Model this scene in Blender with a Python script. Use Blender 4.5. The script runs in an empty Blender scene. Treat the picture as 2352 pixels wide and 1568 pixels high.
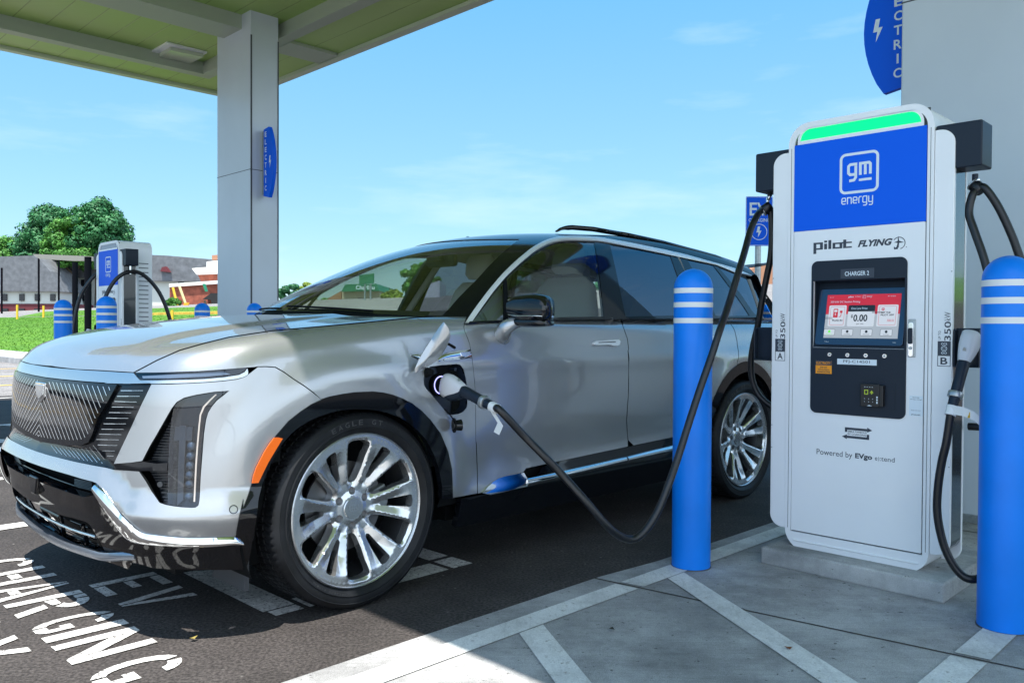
import bpy, math, random
import numpy as np
from mathutils import Matrix, Vector, geometry
random.seed(7); RNG = np.random.default_rng(7)
PI = math.pi; rad = math.radians

# ------------------------------------------------------------------ camera, sky, sun
F = 1906.0; CX, CY = 1176.0, 784.0; CH = 1.135
PT, RL = rad(1.0), rad(0.3)
fw = np.array([0, math.cos(PT), -math.sin(PT)]); _u0 = np.array([0, math.sin(PT), math.cos(PT)]); _r0 = np.array([1., 0, 0])
rt = _r0*math.cos(RL)+_u0*math.sin(RL); upv = _u0*math.cos(RL)-_r0*math.sin(RL)
CP = np.array([0, 0, CH])
SC = bpy.context.scene
cam_d = bpy.data.cameras.new('camera'); cam = bpy.data.objects.new('camera', cam_d); SC.collection.objects.link(cam); SC.camera = cam
cam_d.sensor_width = 36; cam_d.lens = F/2352*36; cam_d.clip_end = 3000; cam_d.clip_start = 0.05
cam.matrix_world = Matrix(((rt[0], upv[0], -fw[0], 0), (rt[1], upv[1], -fw[1], 0), (rt[2], upv[2], -fw[2], CH), (0, 0, 0, 1)))

SUN = Vector((-.088, -.288, 1)).normalized()
W = bpy.data.worlds.new('World'); SC.world = W; W.use_nodes = True
wn = W.node_tree.nodes; wl = W.node_tree.links
bg = wn['Background']; bg.inputs[1].default_value = 0.112
sky = wn.new('ShaderNodeTexSky'); sky.sky_type = 'NISHITA'; sky.sun_disc = False
sky.sun_elevation = math.asin(SUN.z); sky.sun_rotation = math.atan2(SUN.x, SUN.y)
sky.altitude = 100; sky.air_density = 1.0; sky.dust_density = .5; sky.ozone_density = 2.2
tc = wn.new('ShaderNodeTexCoord'); mp = wn.new('ShaderNodeMapping'); mp.inputs['Scale'].default_value = (1.1, 1.1, 5.5)
nz = wn.new('ShaderNodeTexNoise'); nz.inputs['Scale'].default_value = 2.1; nz.inputs['Detail'].default_value = 7; nz.inputs['Roughness'].default_value = .55
rp = wn.new('ShaderNodeValToRGB'); rp.color_ramp.elements[0].position = .55; rp.color_ramp.elements[1].position = .85
rp.color_ramp.elements[0].color = (0, 0, 0, 1); rp.color_ramp.elements[1].color = (.6, .6, .6, 1)
mx = wn.new('ShaderNodeMixRGB'); mx.inputs[2].default_value = (2.2, 2.6, 3.0, 1)
hs = wn.new('ShaderNodeHueSaturation'); hs.inputs['Saturation'].default_value = 1.25; hs.inputs['Value'].default_value = 1.0
wl.new(tc.outputs['Generated'], mp.inputs[0]); wl.new(mp.outputs[0], nz.inputs[0]); wl.new(nz.outputs[0], rp.inputs[0])
wl.new(rp.outputs[0], mx.inputs[0]); wl.new(sky.outputs[0], hs.inputs['Color']); az = wn.new('ShaderNodeMixRGB'); az.inputs[0].default_value = .84
sxyz = wn.new('ShaderNodeSeparateXYZ'); wl.new(tc.outputs['Generated'], sxyz.inputs[0])
gr_ = wn.new('ShaderNodeValToRGB'); gr_.color_ramp.elements[0].position = 0; gr_.color_ramp.elements[0].color = (.90, 1.50, 1.86, 1); gr_.color_ramp.elements[1].position = .55; gr_.color_ramp.elements[1].color = (.16, 1.02, 2.0, 1)
wl.new(sxyz.outputs[2], gr_.inputs[0])
# unseen sky behind the camera is paler and brighter, added fill for charger and car
mr = wn.new('ShaderNodeMapRange'); mr.interpolation_type = 'SMOOTHSTEP'; mr.inputs['From Min'].default_value = .05; mr.inputs['From Max'].default_value = -.75; 
dt = wn.new('ShaderNodeVectorMath'); dt.operation = 'DOT_PRODUCT'; dt.inputs[1].default_value = (-.42, .91, 0); wl.new(tc.outputs['Generated'], dt.inputs[0]); wl.new(dt.outputs['Value'], mr.inputs['Value'])
hz = wn.new('ShaderNodeMixRGB'); hz.inputs[2].default_value = (3.5, 4.1, 4.7, 1); wl.new(mr.outputs[0], hz.inputs[0]); wl.new(gr_.outputs[0], hz.inputs[1]); wl.new(hz.outputs[0], az.inputs[2])
wl.new(hs.outputs[0], az.inputs[1]); wl.new(az.outputs[0], mx.inputs[1]); wl.new(mx.outputs[0], bg.inputs[0])

sd = bpy.data.lights.new('sun', 'SUN'); sd.energy = 2.35; sd.angle = rad(.5); sd.color = (1, .95, .87)
so = bpy.data.objects.new('sun', sd); SC.collection.objects.link(so)
so.rotation_euler = SUN.to_track_quat('Z', 'Y').to_euler(); so.location = (0, 0, 20)
SC.view_settings.view_transform = 'Standard'; SC.view_settings.look = 'None'
SC.view_settings.exposure = 2.06; SC.view_settings.gamma = 1
SC.render.engine = 'CYCLES'
SC.cycles.max_bounces = 10; SC.cycles.transparent_max_bounces = 16; SC.cycles.glossy_bounces = 5; SC.cycles.diffuse_bounces = 4
SC.cycles.caustics_reflective = False; SC.cycles.caustics_refractive = False; SC.cycles.sample_clamp_indirect = 6

# ------------------------------------------------------------------ frames
# site frame: x = along the charger row (to the right), y = away from the viewer's side, z up
AS = rad(45.2); S_ROT = AS-PI/2
sx = np.array([math.sin(AS), -math.cos(AS), 0]); sy = np.array([math.cos(AS), math.sin(AS), 0])
def s2w(x, y, z=0.): return sx*x+sy*y+np.array([0, 0, z])
def w2s(p): return np.array([p@sx, p@sy, p[2]])
M_ = dict(d=(1, 0, 0), z1=(.375, 0, 716.7), z2=(.41, 551.3, 790.1), z3=(.27344, 0, 404.25), z4=(.2969, 588, 477.8), z5=(.3164, 1056.6, 477.8), z6=(.3867, 918.8, 716.7),
    za=(.17578, 0, 790.1), zb=(.21094, 238.9, 826.9), zc=(.1875, 0, 1029), zd=(.17575, 275.6, 1139.3), z7=(.30476, 1727.25, 220.5),
    z8=(.28129, 1727.25, 569.6), z9=(.38494, 1727.25, 964.7), b3=(.27344, 0, 1194.4), zp=(.17578, 918.75, 735), zr=(.19342, 1617, 863.6))
def mpx(n, pts):
    s, a, b = M_[n]; return [(a+s*x, b+s*y) for x, y in pts]
def PX(*parts):                                   # PX('za',[(..)..],'zb',[..]) -> one list of picture coordinates
    o = []
    for i in range(0, len(parts), 2): o += mpx(parts[i], parts[i+1])
    return o
def rays(px):
    px = np.asarray(px, float)
    return fw+rt*((px[:, 0:1]-CX)/F)-upv*((px[:, 1:2]-CY)/F)
def onz(px, z=0.):
    d = rays(px); return CP+d*((z-CH)/d[:, 2:3])
def atY(x, y, Y):
    d = rays([(x, y)])[0]; return CP+d*(Y/d[1])

# ------------------------------------------------------------------ object helpers
COL = SC.collection
def tag(o, label=None, cat=None, group=None, kind=None):
    if label: o['label'] = label
    if cat: o['category'] = cat
    if group: o['group'] = group
    if kind: o['kind'] = kind
    return o
def empty(name, loc=(0, 0, 0), rz=0, label=None, cat=None, group=None):
    o = bpy.data.objects.new(name, None); COL.objects.link(o); o.location = loc; o.rotation_euler = (0, 0, rz); o.empty_display_size = .2
    return tag(o, label, cat, group)
def mk(name, V, Fc, mat, parent=None, smooth=False, mats=None, fm=None, angle=None):
    me = bpy.data.meshes.new(name); me.from_pydata([tuple(map(float, v)) for v in V], [], [tuple(f) for f in Fc]); me.validate()
    for m in (mats or [mat]): me.materials.append(m)
    if fm is not None and len(fm) == len(me.polygons):
        me.polygons.foreach_set('material_index', fm)
    if smooth:
        me.polygons.foreach_set('use_smooth', [True]*len(me.polygons))
        if angle: me.set_sharp_from_angle(angle=rad(angle))
    o = bpy.data.objects.new(name, me); COL.objects.link(o)
    if parent: o.parent = parent
    return o
class MB:
    def __init__(s): s.V = []; s.F = []; s.m = []
    def add(s, V, Fc, mi=0):
        b = len(s.V); s.V += [tuple(v) for v in V]; s.F += [tuple(b+i for i in f) for f in Fc]; s.m += [mi]*len(Fc); return s
    def box(s, x0, x1, y0, y1, z0, z1, mi=0):
        return s.add([(x0, y0, z0), (x1, y0, z0), (x1, y1, z0), (x0, y1, z0), (x0, y0, z1), (x1, y0, z1), (x1, y1, z1), (x0, y1, z1)],
              [(0, 3, 2, 1), (4, 5, 6, 7), (0, 1, 5, 4), (1, 2, 6, 5), (2, 3, 7, 6), (3, 0, 4, 7)], mi)
    def tube(s, P, r, n=12, mi=0, cap=True):
        P = [np.array(p, float) for p in P]; N = len(P); R = r if hasattr(r, '__len__') else [r]*N
        T = [P[min(i+1, N-1)]-P[max(i-1, 0)] for i in range(N)]; T = [t/np.linalg.norm(t) for t in T]
        a = np.array([0, 0, 1.]) if abs(T[0][2]) < .9 else np.array([1., 0, 0])
        X = np.cross(T[0], a); X /= np.linalg.norm(X); V = []
        for i in range(N):
            X = X-T[i]*(X@T[i]); X /= np.linalg.norm(X); Y = np.cross(T[i], X)
            V += [P[i]+R[i]*(X*math.cos(2*PI*k/n)+Y*math.sin(2*PI*k/n)) for k in range(n)]
        Fc = [(i*n+k, i*n+(k+1) % n, (i+1)*n+(k+1) % n, (i+1)*n+k) for i in range(N-1) for k in range(n)]
        if cap: Fc += [tuple(range(n))[::-1], tuple((N-1)*n+k for k in range(n))]
        return s.add(V, Fc, mi)
    def lathe(s, prof, c=(0, 0, 0), ax='z', n=32, mi=0, capa=True, capb=True):
        V = []
        for r, h in prof:
            for k in range(n):
                a = 2*PI*k/n
                V.append({'z': (r*math.cos(a), r*math.sin(a), h), 'y': (r*math.sin(a), h, r*math.cos(a)), 'x': (h, r*math.cos(a), r*math.sin(a))}[ax])
        V = [(v[0]+c[0], v[1]+c[1], v[2]+c[2]) for v in V]; N = len(prof)
        Fc = [(i*n+k, i*n+(k+1) % n, (i+1)*n+(k+1) % n, (i+1)*n+k) for i in range(N-1) for k in range(n)]
        if capa: Fc.append(tuple(range(n))[::-1])
        if capb: Fc.append(tuple((N-1)*n+k for k in range(n)))
        return s.add(V, Fc, mi)
    def prism(s, poly, fn, t, mi=0):
        """poly: 2-D ring; fn(a,b,c) -> point at depth c; closed prism from 0 to t"""
        n = len(poly); V = [fn(a, b, 0) for a, b in poly]+[fn(a, b, t) for a, b in poly]
        return s.add(V, [tuple(range(n)), tuple(range(n, 2*n))[::-1]]+[(i, n+i, n+(i+1) % n, (i+1) % n) for i in range(n)], mi)
    def build(s, name, mat, parent=None, smooth=False, angle=35, bevel=0, mats=None):
        o = mk(name, s.V, s.F, mat, parent, smooth, mats, s.m if mats else None, angle)
        if bevel:
            b = o.modifiers.new('bevel', 'BEVEL'); b.width = bevel; b.segments = 3; b.limit_method = 'ANGLE'; b.angle_limit = rad(40)
            o.data.polygons.foreach_set('use_smooth', [True]*len(o.data.polygons)); b.harden_normals = True
        return o
def rrect(x0, x1, y0, y1, r, n=6, corners=(1, 1, 1, 1)):
    P = []
    for i, (cx, cy, a0) in enumerate([(x1-r, y0+r, -90), (x1-r, y1-r, 0), (x0+r, y1-r, 90), (x0+r, y0+r, 180)]):
        if corners[i]: P += [(cx+r*math.cos(rad(a0+90*k/n)), cy+r*math.sin(rad(a0+90*k/n))) for k in range(n+1)]
        else: P.append([(x1, y0), (x1, y1), (x0, y1), (x0, y0)][i])
    return P
def spline(P, n=8):
    P = [np.array(p, float) for p in P]; Q = [2*P[0]-P[1]]+P+[2*P[-1]-P[-2]]; o = []
    for i in range(1, len(Q)-2):
        a, b, c, d = Q[i-1:i+3]
        for k in range(n):
            t = k/n; o.append(.5*((2*b)+(c-a)*t+(2*a-5*b+4*c-d)*t*t+(3*b-3*c+d-a)*t**3))
    return o+[Q[-2]]
def copy_tree(o, parent=None):
    c = o.copy(); COL.objects.link(c); c.parent = parent
    for ch in [x for x in bpy.data.objects if x.parent == o]: copy_tree(ch, c)
    return c

# ------------------------------------------------------------------ materials
def lin(c): return tuple((x/12.92 if x <= .04045 else ((x+.055)/1.055)**2.4) for x in c)
def mat(name, col, rough=.5, metal=0, coat=0, emit=0, noise=0, nscale=20, bump=0, bscale=200, spec=None, alpha=None, col2=None, detail=4):
    m = bpy.data.materials.new(name); m.use_nodes = True; n = m.node_tree.nodes; l = m.node_tree.links; b = n['Principled BSDF']
    b.inputs['Base Color'].default_value = (*col, 1); b.inputs['Roughness'].default_value = rough; b.inputs['Metallic'].default_value = metal
    b.inputs['Coat Weight'].default_value = coat; b.inputs['Coat Roughness'].default_value = .02; b.inputs['Coat IOR'].default_value = 1.5 if coat < 1 else 1.65
    if spec is not None: b.inputs['Specular IOR Level'].default_value = spec
    if emit: b.inputs['Emission Color'].default_value = (*col, 1); b.inputs['Emission Strength'].default_value = emit
    t = None
    if noise or bump:
        t = n.new('ShaderNodeTexCoord')
    if noise:
        z = n.new('ShaderNodeTexNoise'); z.inputs['Scale'].default_value = nscale; z.inputs['Detail'].default_value = detail; l.new(t.outputs['Object'], z.inputs[0])
        r = n.new('ShaderNodeValToRGB'); r.color_ramp.elements[0].position = .3; r.color_ramp.elements[1].position = .72
        c2 = col2 or tuple(min(1, x*(1+noise)) for x in col); c1 = tuple(x*(1-noise) for x in col) if not col2 else col
        r.color_ramp.elements[0].color = (*c1, 1); r.color_ramp.elements[1].color = (*c2, 1)
        l.new(z.outputs[0], r.inputs[0]); l.new(r.outputs[0], b.inputs['Base Color'])
    if bump:
        z = n.new('ShaderNodeTexNoise'); z.inputs['Scale'].default_value = bscale; z.inputs['Detail'].default_value = 3; l.new(t.outputs['Object'], z.inputs[0])
        u = n.new('ShaderNodeBump'); u.inputs['Strength'].default_value = bump; u.inputs['Distance'].default_value = .002
        l.new(z.outputs[0], u.inputs['Height']); l.new(u.outputs[0], b.inputs['Normal'])
    return m
def glassmat(name, tint, rough=.0, f0=.05, gloss=(1, 1, 1)):
    m = bpy.data.materials.new(name); m.use_nodes = True; n = m.node_tree.nodes; l = m.node_tree.links; n.clear()
    o = n.new('ShaderNodeOutputMaterial'); x = n.new('ShaderNodeMixShader'); t = n.new('ShaderNodeBsdfTransparent'); g = n.new('ShaderNodeBsdfGlossy')
    lw = n.new('ShaderNodeLayerWeight'); lw.inputs[0].default_value = .5
    pw = n.new('ShaderNodeMath'); pw.operation = 'POWER'; pw.inputs[1].default_value = 4.2; l.new(lw.outputs['Facing'], pw.inputs[0])
    fr = n.new('ShaderNodeMapRange'); fr.inputs['To Min'].default_value = f0; fr.inputs['To Max'].default_value = 1; l.new(pw.outputs[0], fr.inputs['Value'])
    t.inputs[0].default_value = (*tint, 1); g.inputs['Roughness'].default_value = rough; g.inputs[0].default_value = (*gloss, 1)
    l.new(fr.outputs[0], x.inputs[0]); l.new(t.outputs[0], x.inputs[1]); l.new(g.outputs[0], x.inputs[2]); l.new(x.outputs[0], o.inputs[0])
    return m
MT = {}
MT['white'] = mat('white_enamel', (.84, .855, .87), .35, coat=.2, noise=.018, nscale=4)
MT['navy'] = mat('dark_plastic', (.010, .018, .032), .45, spec=.3)
MT['black'] = mat('black_rubber', (.006, .007, .010), .36, bump=.15, bscale=400)
MT['blue'] = mat('sign_blue', (.0, .115, .80), .5, spec=.2)
MT['bollard'] = mat('bollard_blue', (.0, .20, .80), .40, spec=.35, noise=.07, nscale=5)
MT['stripe'] = mat('white_tape', (.72, .74, .74), .4)
MT['lightmark'] = mat('white_print', (.72, .80, .86), .4)
MT['darkmark'] = mat('dark_print', (.035, .045, .065), .5)
MT['green_lamp'] = mat('green_lamp', (.0, .42, .11), .4, emit=.62, spec=.2)
MT['chrome'] = mat('chrome', (.80, .82, .84), .06, metal=1)
MT['steel'] = mat('galvanised_steel', (.42, .45, .46), .42, metal=.8, noise=.15, nscale=40)
MT['pillar'] = mat('pillar_paint', (.57, .63, .69), .35, noise=.04, nscale=1.5, coat=.15)
MT['joint'] = mat('dark_joint', (.06, .07, .08), .6)
MT['soffit'] = mat('soffit_lawn_cast', (.155, .245, .045), .45)  # white soffit with the lawn's green bounce put into its colour
MT['beam'] = mat('canopy_beam', (.38, .43, .34), .5)
MT['yellow'] = mat('yellow_paint', (.75, .47, .03), .5)
MT['orange'] = mat('orange_label', (.9, .33, .01), .5)
MT['red'] = mat('screen_red', (.52, .012, .025), .3, emit=.12)
MT['sgrey'] = mat('screen_grey', (.44, .43, .43), .3, emit=.08)
MT['swhite'] = mat('screen_card', (.62, .60, .60), .3, emit=.1)
MT['sblack'] = mat('screen_black', (.012, .012, .014), .3)
MT['sgreen'] = mat('screen_green', (.1, .5, .05), .3, emit=.3)
MT['screen'] = mat('monitor_glass', (.008, .03, .075), .12, coat=.5)
def place_text(mb, s, x0, x1, y0, y1, fn, mi=0, bold=0., shear=0., t=.0008, d=0.0):
    """write s so that its ink fills the box x0..x1, y0..y1 of the plane fn(a,b,c)"""
    c = bpy.data.curves.new('t', 'FONT'); c.body = s; c.size = 1; c.offset = bold; c.shear = shear; c.resolution_u = 3; c.extrude = 0
    o = bpy.data.objects.new('t', c); COL.objects.link(o); me = bpy.data.meshes.new_from_object(o)
    V = np.array([v.co[:] for v in me.vertices]); Fc = [tuple(p.vertices) for p in me.polygons]
    a, b = V.min(0), V.max(0); s0 = (x1-x0)/(b[0]-a[0]); s1 = (y1-y0)/max(b[1]-a[1], 1e-6)
    mb.add([fn(x0+(v[0]-a[0])*s0, y0+(v[1]-a[1])*s1, t) for v in V], Fc, mi)
    bpy.data.objects.remove(o); bpy.data.curves.remove(c); bpy.data.meshes.remove(me)
def stroke(mb, P, w, fn, mi=0, t=.0008, closed=False):
    P = [np.array(p, float) for p in P]; N = len(P); L = []; R = []
    for i in range(N):
        a = P[i-1] if (i > 0 or closed) else P[i]; b = P[(i+1) % N] if (i < N-1 or closed) else P[i]
        d0 = P[i]-a; d1 = b-P[i]
        if np.linalg.norm(d0) < 1e-9: d0 = d1
        if np.linalg.norm(d1) < 1e-9: d1 = d0
        d0 /= np.linalg.norm(d0); d1 /= np.linalg.norm(d1); n0 = np.array([-d0[1], d0[0]]); n1 = np.array([-d1[1], d1[0]])
        m_ = n0+n1; m_ = m_/max(m_@m_, .3)*2 if True else m_
        m_ = m_*.5*w
        L.append(P[i]+m_); R.append(P[i]-m_)
    V = [fn(*p, t) for p in L]+[fn(*p, t) for p in R]
    Fc = [(i, N+i, N+(i+1) % N, (i+1) % N) for i in range(N if closed else N-1)]
    mb.add(V, Fc, mi)
def polyf(mb, P, fn, mi=0, t=.0008):
    tri = geometry.tessellate_polygon([[Vector((p[0], p[1], 0)) for p in P]])
    mb.add([fn(*p, t) for p in P], [tuple(x) for x in tri], mi)
# ------------------------------------------------------------------ ground
def groundmat(name, c1, c2, c3=None, bump=.6, fine=260, con=(.55, 1.5), wear=None, big=.35, brush=False):
    m = bpy.data.materials.new(name); m.use_nodes = True; n = m.node_tree.nodes; l = m.node_tree.links; b = n['Principled BSDF']
    t = n.new('ShaderNodeTexCoord')
    def noise(s, d=4, r=.6, scale=(1, 1, 1)):
        z = n.new('ShaderNodeTexNoise'); z.inputs['Scale'].default_value = s; z.inputs['Detail'].default_value = d; z.inputs['Roughness'].default_value = r
        mp = n.new('ShaderNodeMapping'); mp.inputs['Scale'].default_value = scale; l.new(t.outputs['Object'], mp.inputs[0]); l.new(mp.outputs[0], z.inputs[0]); return z
    def ramp(src, p0, p1, a, bb):
        r = n.new('ShaderNodeValToRGB'); r.color_ramp.elements[0].position = p0; r.color_ramp.elements[1].position = p1
        r.color_ramp.elements[0].color = (*a, 1); r.color_ramp.elements[1].color = (*bb, 1); l.new(src, r.inputs[0]); return r
    def mixc(f, a, bb, mode='MIX'):
        x = n.new('ShaderNodeMixRGB'); x.blend_type = mode
        for k, v in ((0, f), (1, a), (2, bb)):
            if hasattr(v, 'links') or hasattr(v, 'is_linked'): l.new(v, x.inputs[k])
            elif k == 0: x.inputs[0].default_value = v
            else: x.inputs[k].default_value = (*v, 1)
        return x
    nb = noise(big, 5); base = ramp(nb.outputs[0], .35, .68, c1, c2)
    nf = noise(fine, 2); sp = ramp(nf.outputs[0], .38, .66, (con[0],)*3, (con[1],)*3)
    out = mixc(1.0, base.outputs[0], sp.outputs[0], 'MULTIPLY').outputs[0]
    nb3 = noise(2.3, 6, .7); rb3 = ramp(nb3.outputs[0], .36, .60, (.72,)*3, (1.08,)*3); out = mixc(1.0, out, rb3.outputs[0], 'MULTIPLY').outputs[0]
    vo = n.new('ShaderNodeTexVoronoi'); vo.inputs['Scale'].default_value = fine*.22; l.new(t.outputs['Object'], vo.inputs[0])
    if c3:
        r3 = ramp(vo.outputs['Distance'], .05, .13, (1,)*3, (0,)*3); nn = noise(fine*.1, 2); r4 = ramp(nn.outputs[0], .5, .6, (0,)*3, (1,)*3)
        f = mixc(1.0, r3.outputs[0], r4.outputs[0], 'MULTIPLY'); out = mixc(f.outputs[0], out, c3).outputs[0]
    if brush:
        nb2 = noise(9, 4, .6, (.5, 9, 1)); rb = ramp(nb2.outputs[0], .34, .66, (.92,)*3, (1.05,)*3); out = mixc(1.0, out, rb.outputs[0], 'MULTIPLY').outputs[0]
        st = noise(1.7, 7, .72); rs = ramp(st.outputs[0], .34, .56, (.62,)*3, (1,)*3); out = mixc(1.0, out, rs.outputs[0], 'MULTIPLY').outputs[0]
        st = noise(38, 3, .6); rs = ramp(st.outputs[0], .29, .34, (.35,)*3, (1,)*3); out = mixc(1.0, out, rs.outputs[0], 'MULTIPLY').outputs[0]
    if wear:
        nw = noise(wear[0], 8, .75); rw = ramp(nw.outputs[0], wear[1], wear[1]+.05, (1,)*3, (0,)*3)
        out = mixc(rw.outputs[0], out, wear[2]).outputs[0]
        nv = noise(7, 5, .7, (5, .8, 1)); rv = ramp(nv.outputs[0], .30, .48, (.82,)*3, (1,)*3); out = mixc(1.0, out, rv.outputs[0], 'MULTIPLY').outputs[0]
    l.new(out, b.inputs['Base Color']); b.inputs['Roughness'].default_value = .85; b.inputs['Specular IOR Level'].default_value = .3
    u = n.new('ShaderNodeBump'); u.inputs['Strength'].default_value = bump; u.inputs['Distance'].default_value = .004
    l.new(nf.outputs[0], u.inputs['Height']); l.new(u.outputs[0], b.inputs['Normal'])
    return m
GM = {}
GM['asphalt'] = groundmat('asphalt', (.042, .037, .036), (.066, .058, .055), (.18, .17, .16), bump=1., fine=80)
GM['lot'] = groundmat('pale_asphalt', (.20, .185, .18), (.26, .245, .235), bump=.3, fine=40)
GM['concrete'] = groundmat('concrete', (.365, .365, .37), (.45, .448, .45), bump=.35, fine=300, con=(.78, 1.22), big=1.1, brush=True)
GM['pad'] = groundmat('pad_concrete', (.36, .37, .37), (.47, .47, .46), bump=.3, fine=420, con=(.8, 1.2), big=3, brush=True)
GM['paint'] = groundmat('road_paint', (.60, .59, .57), (.68, .67, .65), bump=.8, fine=80, con=(.8, 1.15), wear=(55, .40, (.12, .11, .11)))
GM['paintc'] = groundmat('zone_paint', (.66, .66, .65), (.74, .74, .73), bump=.4, fine=200, con=(.88, 1.08), wear=(45, .355, (.34, .32, .29)))
GM['grass'] = groundmat('grass_ground', (.06, .17, .006), (.10, .22, .012), bump=.3, fine=300, big=.3)
GM['ypaint'] = groundmat('yellow_line', (.6, .38, .05), (.7, .45, .08), bump=.2, fine=100)
def sheet(name, poly, z, m, parent=None, seg=0):
    tri = geometry.tessellate_polygon([[Vector((p[0], p[1], 0)) for p in poly]])
    V = [s2w(p[0], p[1], z if len(p) < 3 else p[2]) for p in poly]
    F = []
    for t in tri:
        a, b, c = [np.array(V[i]) for i in t]
        F.append(t if np.cross(b-a, c-a)[2] > 0 else t[::-1])
    return mk(name, V, F, m, parent)
def rising(y): return 0 if y <= 7 else (.15+(y-7)*.12 if y < 20 else min(1.71+(y-20)*.078, 3.8))
def strip_sheet(name, x0, x1, ys, dz, m, xf=None):
    V = []; F = []
    for y in ys:
        a, b = (xf(y) if xf else (x0, x1)); z = rising(y)+dz; V += [s2w(a, y, z), s2w(b, y, z)]
    for i in range(len(ys)-1): F.append((2*i, 2*i+1, 2*i+3, 2*i+2))
    return mk(name, V, F, m)
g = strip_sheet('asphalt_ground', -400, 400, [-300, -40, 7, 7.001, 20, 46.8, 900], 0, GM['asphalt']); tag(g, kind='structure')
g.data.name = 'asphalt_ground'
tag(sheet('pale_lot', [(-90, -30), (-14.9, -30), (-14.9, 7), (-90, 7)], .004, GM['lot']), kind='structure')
tag(strip_sheet('road', -400, 400, [20, 46.8, 300], .01, GM['lot']), kind='structure')
tag(sheet('concrete_island', [(-2.357, -8), (5, -8), (5, 9), (-2.30, 9), (-2.32, 3.35), (-2.357, 2.95)], .004, GM['concrete']), kind='structure')
m = MB()
for a, b in (((-2.36, 2.91), (.6, 3.35)), ((-2.35, .9), (.6, 1.3)), ((-2.32, 5.0), (.6, 5.3))):
    d = np.array(b)-np.array(a); d = np.array([-d[1], d[0]])/np.linalg.norm(d)*.006
    m.add([s2w(a[0]+d[0], a[1]+d[1], .0055), s2w(b[0]+d[0], b[1]+d[1], .0055), s2w(b[0]-d[0], b[1]-d[1], .0055), s2w(a[0]-d[0], a[1]-d[1], .0055)], [(0, 3, 2, 1)])
tag(m.build('pavement_joint', mat('joint_dirt', (.05, .045, .04), .9)), kind='structure')
def lawn(name, poly, dz):
    o = sheet(name, [(x, y, rising(y+.01)+dz) for x, y in poly], 0, GM['grass']); tag(o, kind='structure'); return o
lawn('lawn_ground', [(-300, 7.2), (-19, 7.2), (-38, 20), (-300, 20)], .02)
tag(sheet('verge_ground', [(x, y, rising(y+.01)+.02) for x, y in ((-4, 20.5), (60, 20.5), (60, 46), (-4, 46))], 0, GM['grass']), kind='structure')
lawn('far_lawn_ground', [(-80, 20.6), (-37, 20.6), (-60, 34), (-120, 34)], .03)
tag(sheet('forecourt_bounce', [(-80, -90), (80, -90), (80, 30), (5, 30), (5, -8), (-2.357, -8), (-2.357, -9), (-80, -9)], .004, GM['concrete']), kind='structure')  # unseen pale paving, added to bounce sunlight onto charger and car side
# kerbs
def kerb(name, a, b, w, h, m, lab):
    d = np.array(b)-np.array(a); L = np.linalg.norm(d); d /= L; nn = np.array([-d[1], d[0]])*w/2; mb = MB(); V = []
    for p, s in ((a, 1), (b, 1)):
        for q in (1, -1):
            c = np.array(p)+nn*q; V.append(s2w(c[0], c[1], rising(c[1])-.05)); V.append(s2w(c[0], c[1], rising(c[1])+h))
    mb.add(V, [(0, 1, 3, 2), (4, 6, 7, 5), (0, 4, 5, 1), (2, 3, 7, 6), (1, 5, 7, 3)]); return tag(mb.build(name, m), kind='structure')
kerb('kerb', (-80, 7.0), (-12, 7.0), .3, .17, GM['concrete'], '')
kerb('far_kerb', (-50.5, 20.3), (-37, 20.3), .35, .15, GM['ypaint'], '')
# painted markings
def gq(mb, P, z=.008): mb.add([s2w(p[0], p[1], z) for p in P], [tuple(range(len(P)))])
def gfn(z): return lambda a, b, c: s2w(a, b, z)
pm = MB()
pm.add(*(lambda V: (V, [(0, 1, 2, 3)]))([s2w(*p, .008) for p in ((-2.235, -8), (-2.125, -8), (-2.125, 2.925), (-2.235, 2.905))]))
pm.add([s2w(*p, .008) for p in ((-2.235, 2.945), (-2.125, 2.962), (-2.125, 9), (-2.235, 9))], [(0, 1, 2, 3)])
pm.add([s2w(*p, .008) for p in ((-.93, -8), (-.82, -8), (-.82, 3.115), (-.93, 3.10))], [(0, 1, 2, 3)])
pm.add([s2w(*p, .008) for p in ((-.93, 3.14), (-.82, 3.155), (-.82, 6), (-.93, 6))], [(0, 1, 2, 3)])
def diag(y0, z=.008, x0=-2.12, x1=-.935, w=.13, s=-.59):
    pm.add([s2w(x0, y0, z), s2w(x0, y0-w, z), s2w(x1, y0-w+s*(x1-x0), z), s2w(x1, y0+s*(x1-x0), z)], [(0, 1, 2, 3)])
for y0 in (2.31, 3.27, 1.35, .39, -.57): diag(y0)
tag(pm.build('zone_marking', GM['paintc']), kind='structure')
am = MB()
for i, (x_, y_, m_) in enumerate(((-1.35, 2.75, (.20, .07, .02)), (-1.9, 2.45, (.03, .025, .02)), (-3.2, 2.35, (.05, .04, .03)), (-2.9, 1.3, (.25, .2, .05)))):
    lf = MB(); lf.add([(0, -.011, .002), (.014, 0, .007), (0, .012, .003), (-.017, .001, .009)], [(0, 1, 2, 3)]); o = lf.build('fallen_leaf', mat('dry_leaf_%d' % i, m_, .8)); o.location = s2w(x_, y_, .009); o.rotation_euler = (0, 0, i*1.3)
    tag(o, ['small rusty dry leaf on the white zone stripe before the charger', 'dark dry leaf on the concrete left of the charger stripes', 'brown dry leaf on the shaded asphalt beside the front wheel', 'yellow dry leaf on the sunlit asphalt by the lettering'][i], 'leaf')
def rq(x0, x1, y0, y1, z=.004): am.add([s2w(x0, y0, z), s2w(x1, y0, z), s2w(x1, y1, z), s2w(x0, y1, z)], [(0, 1, 2, 3)])
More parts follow.
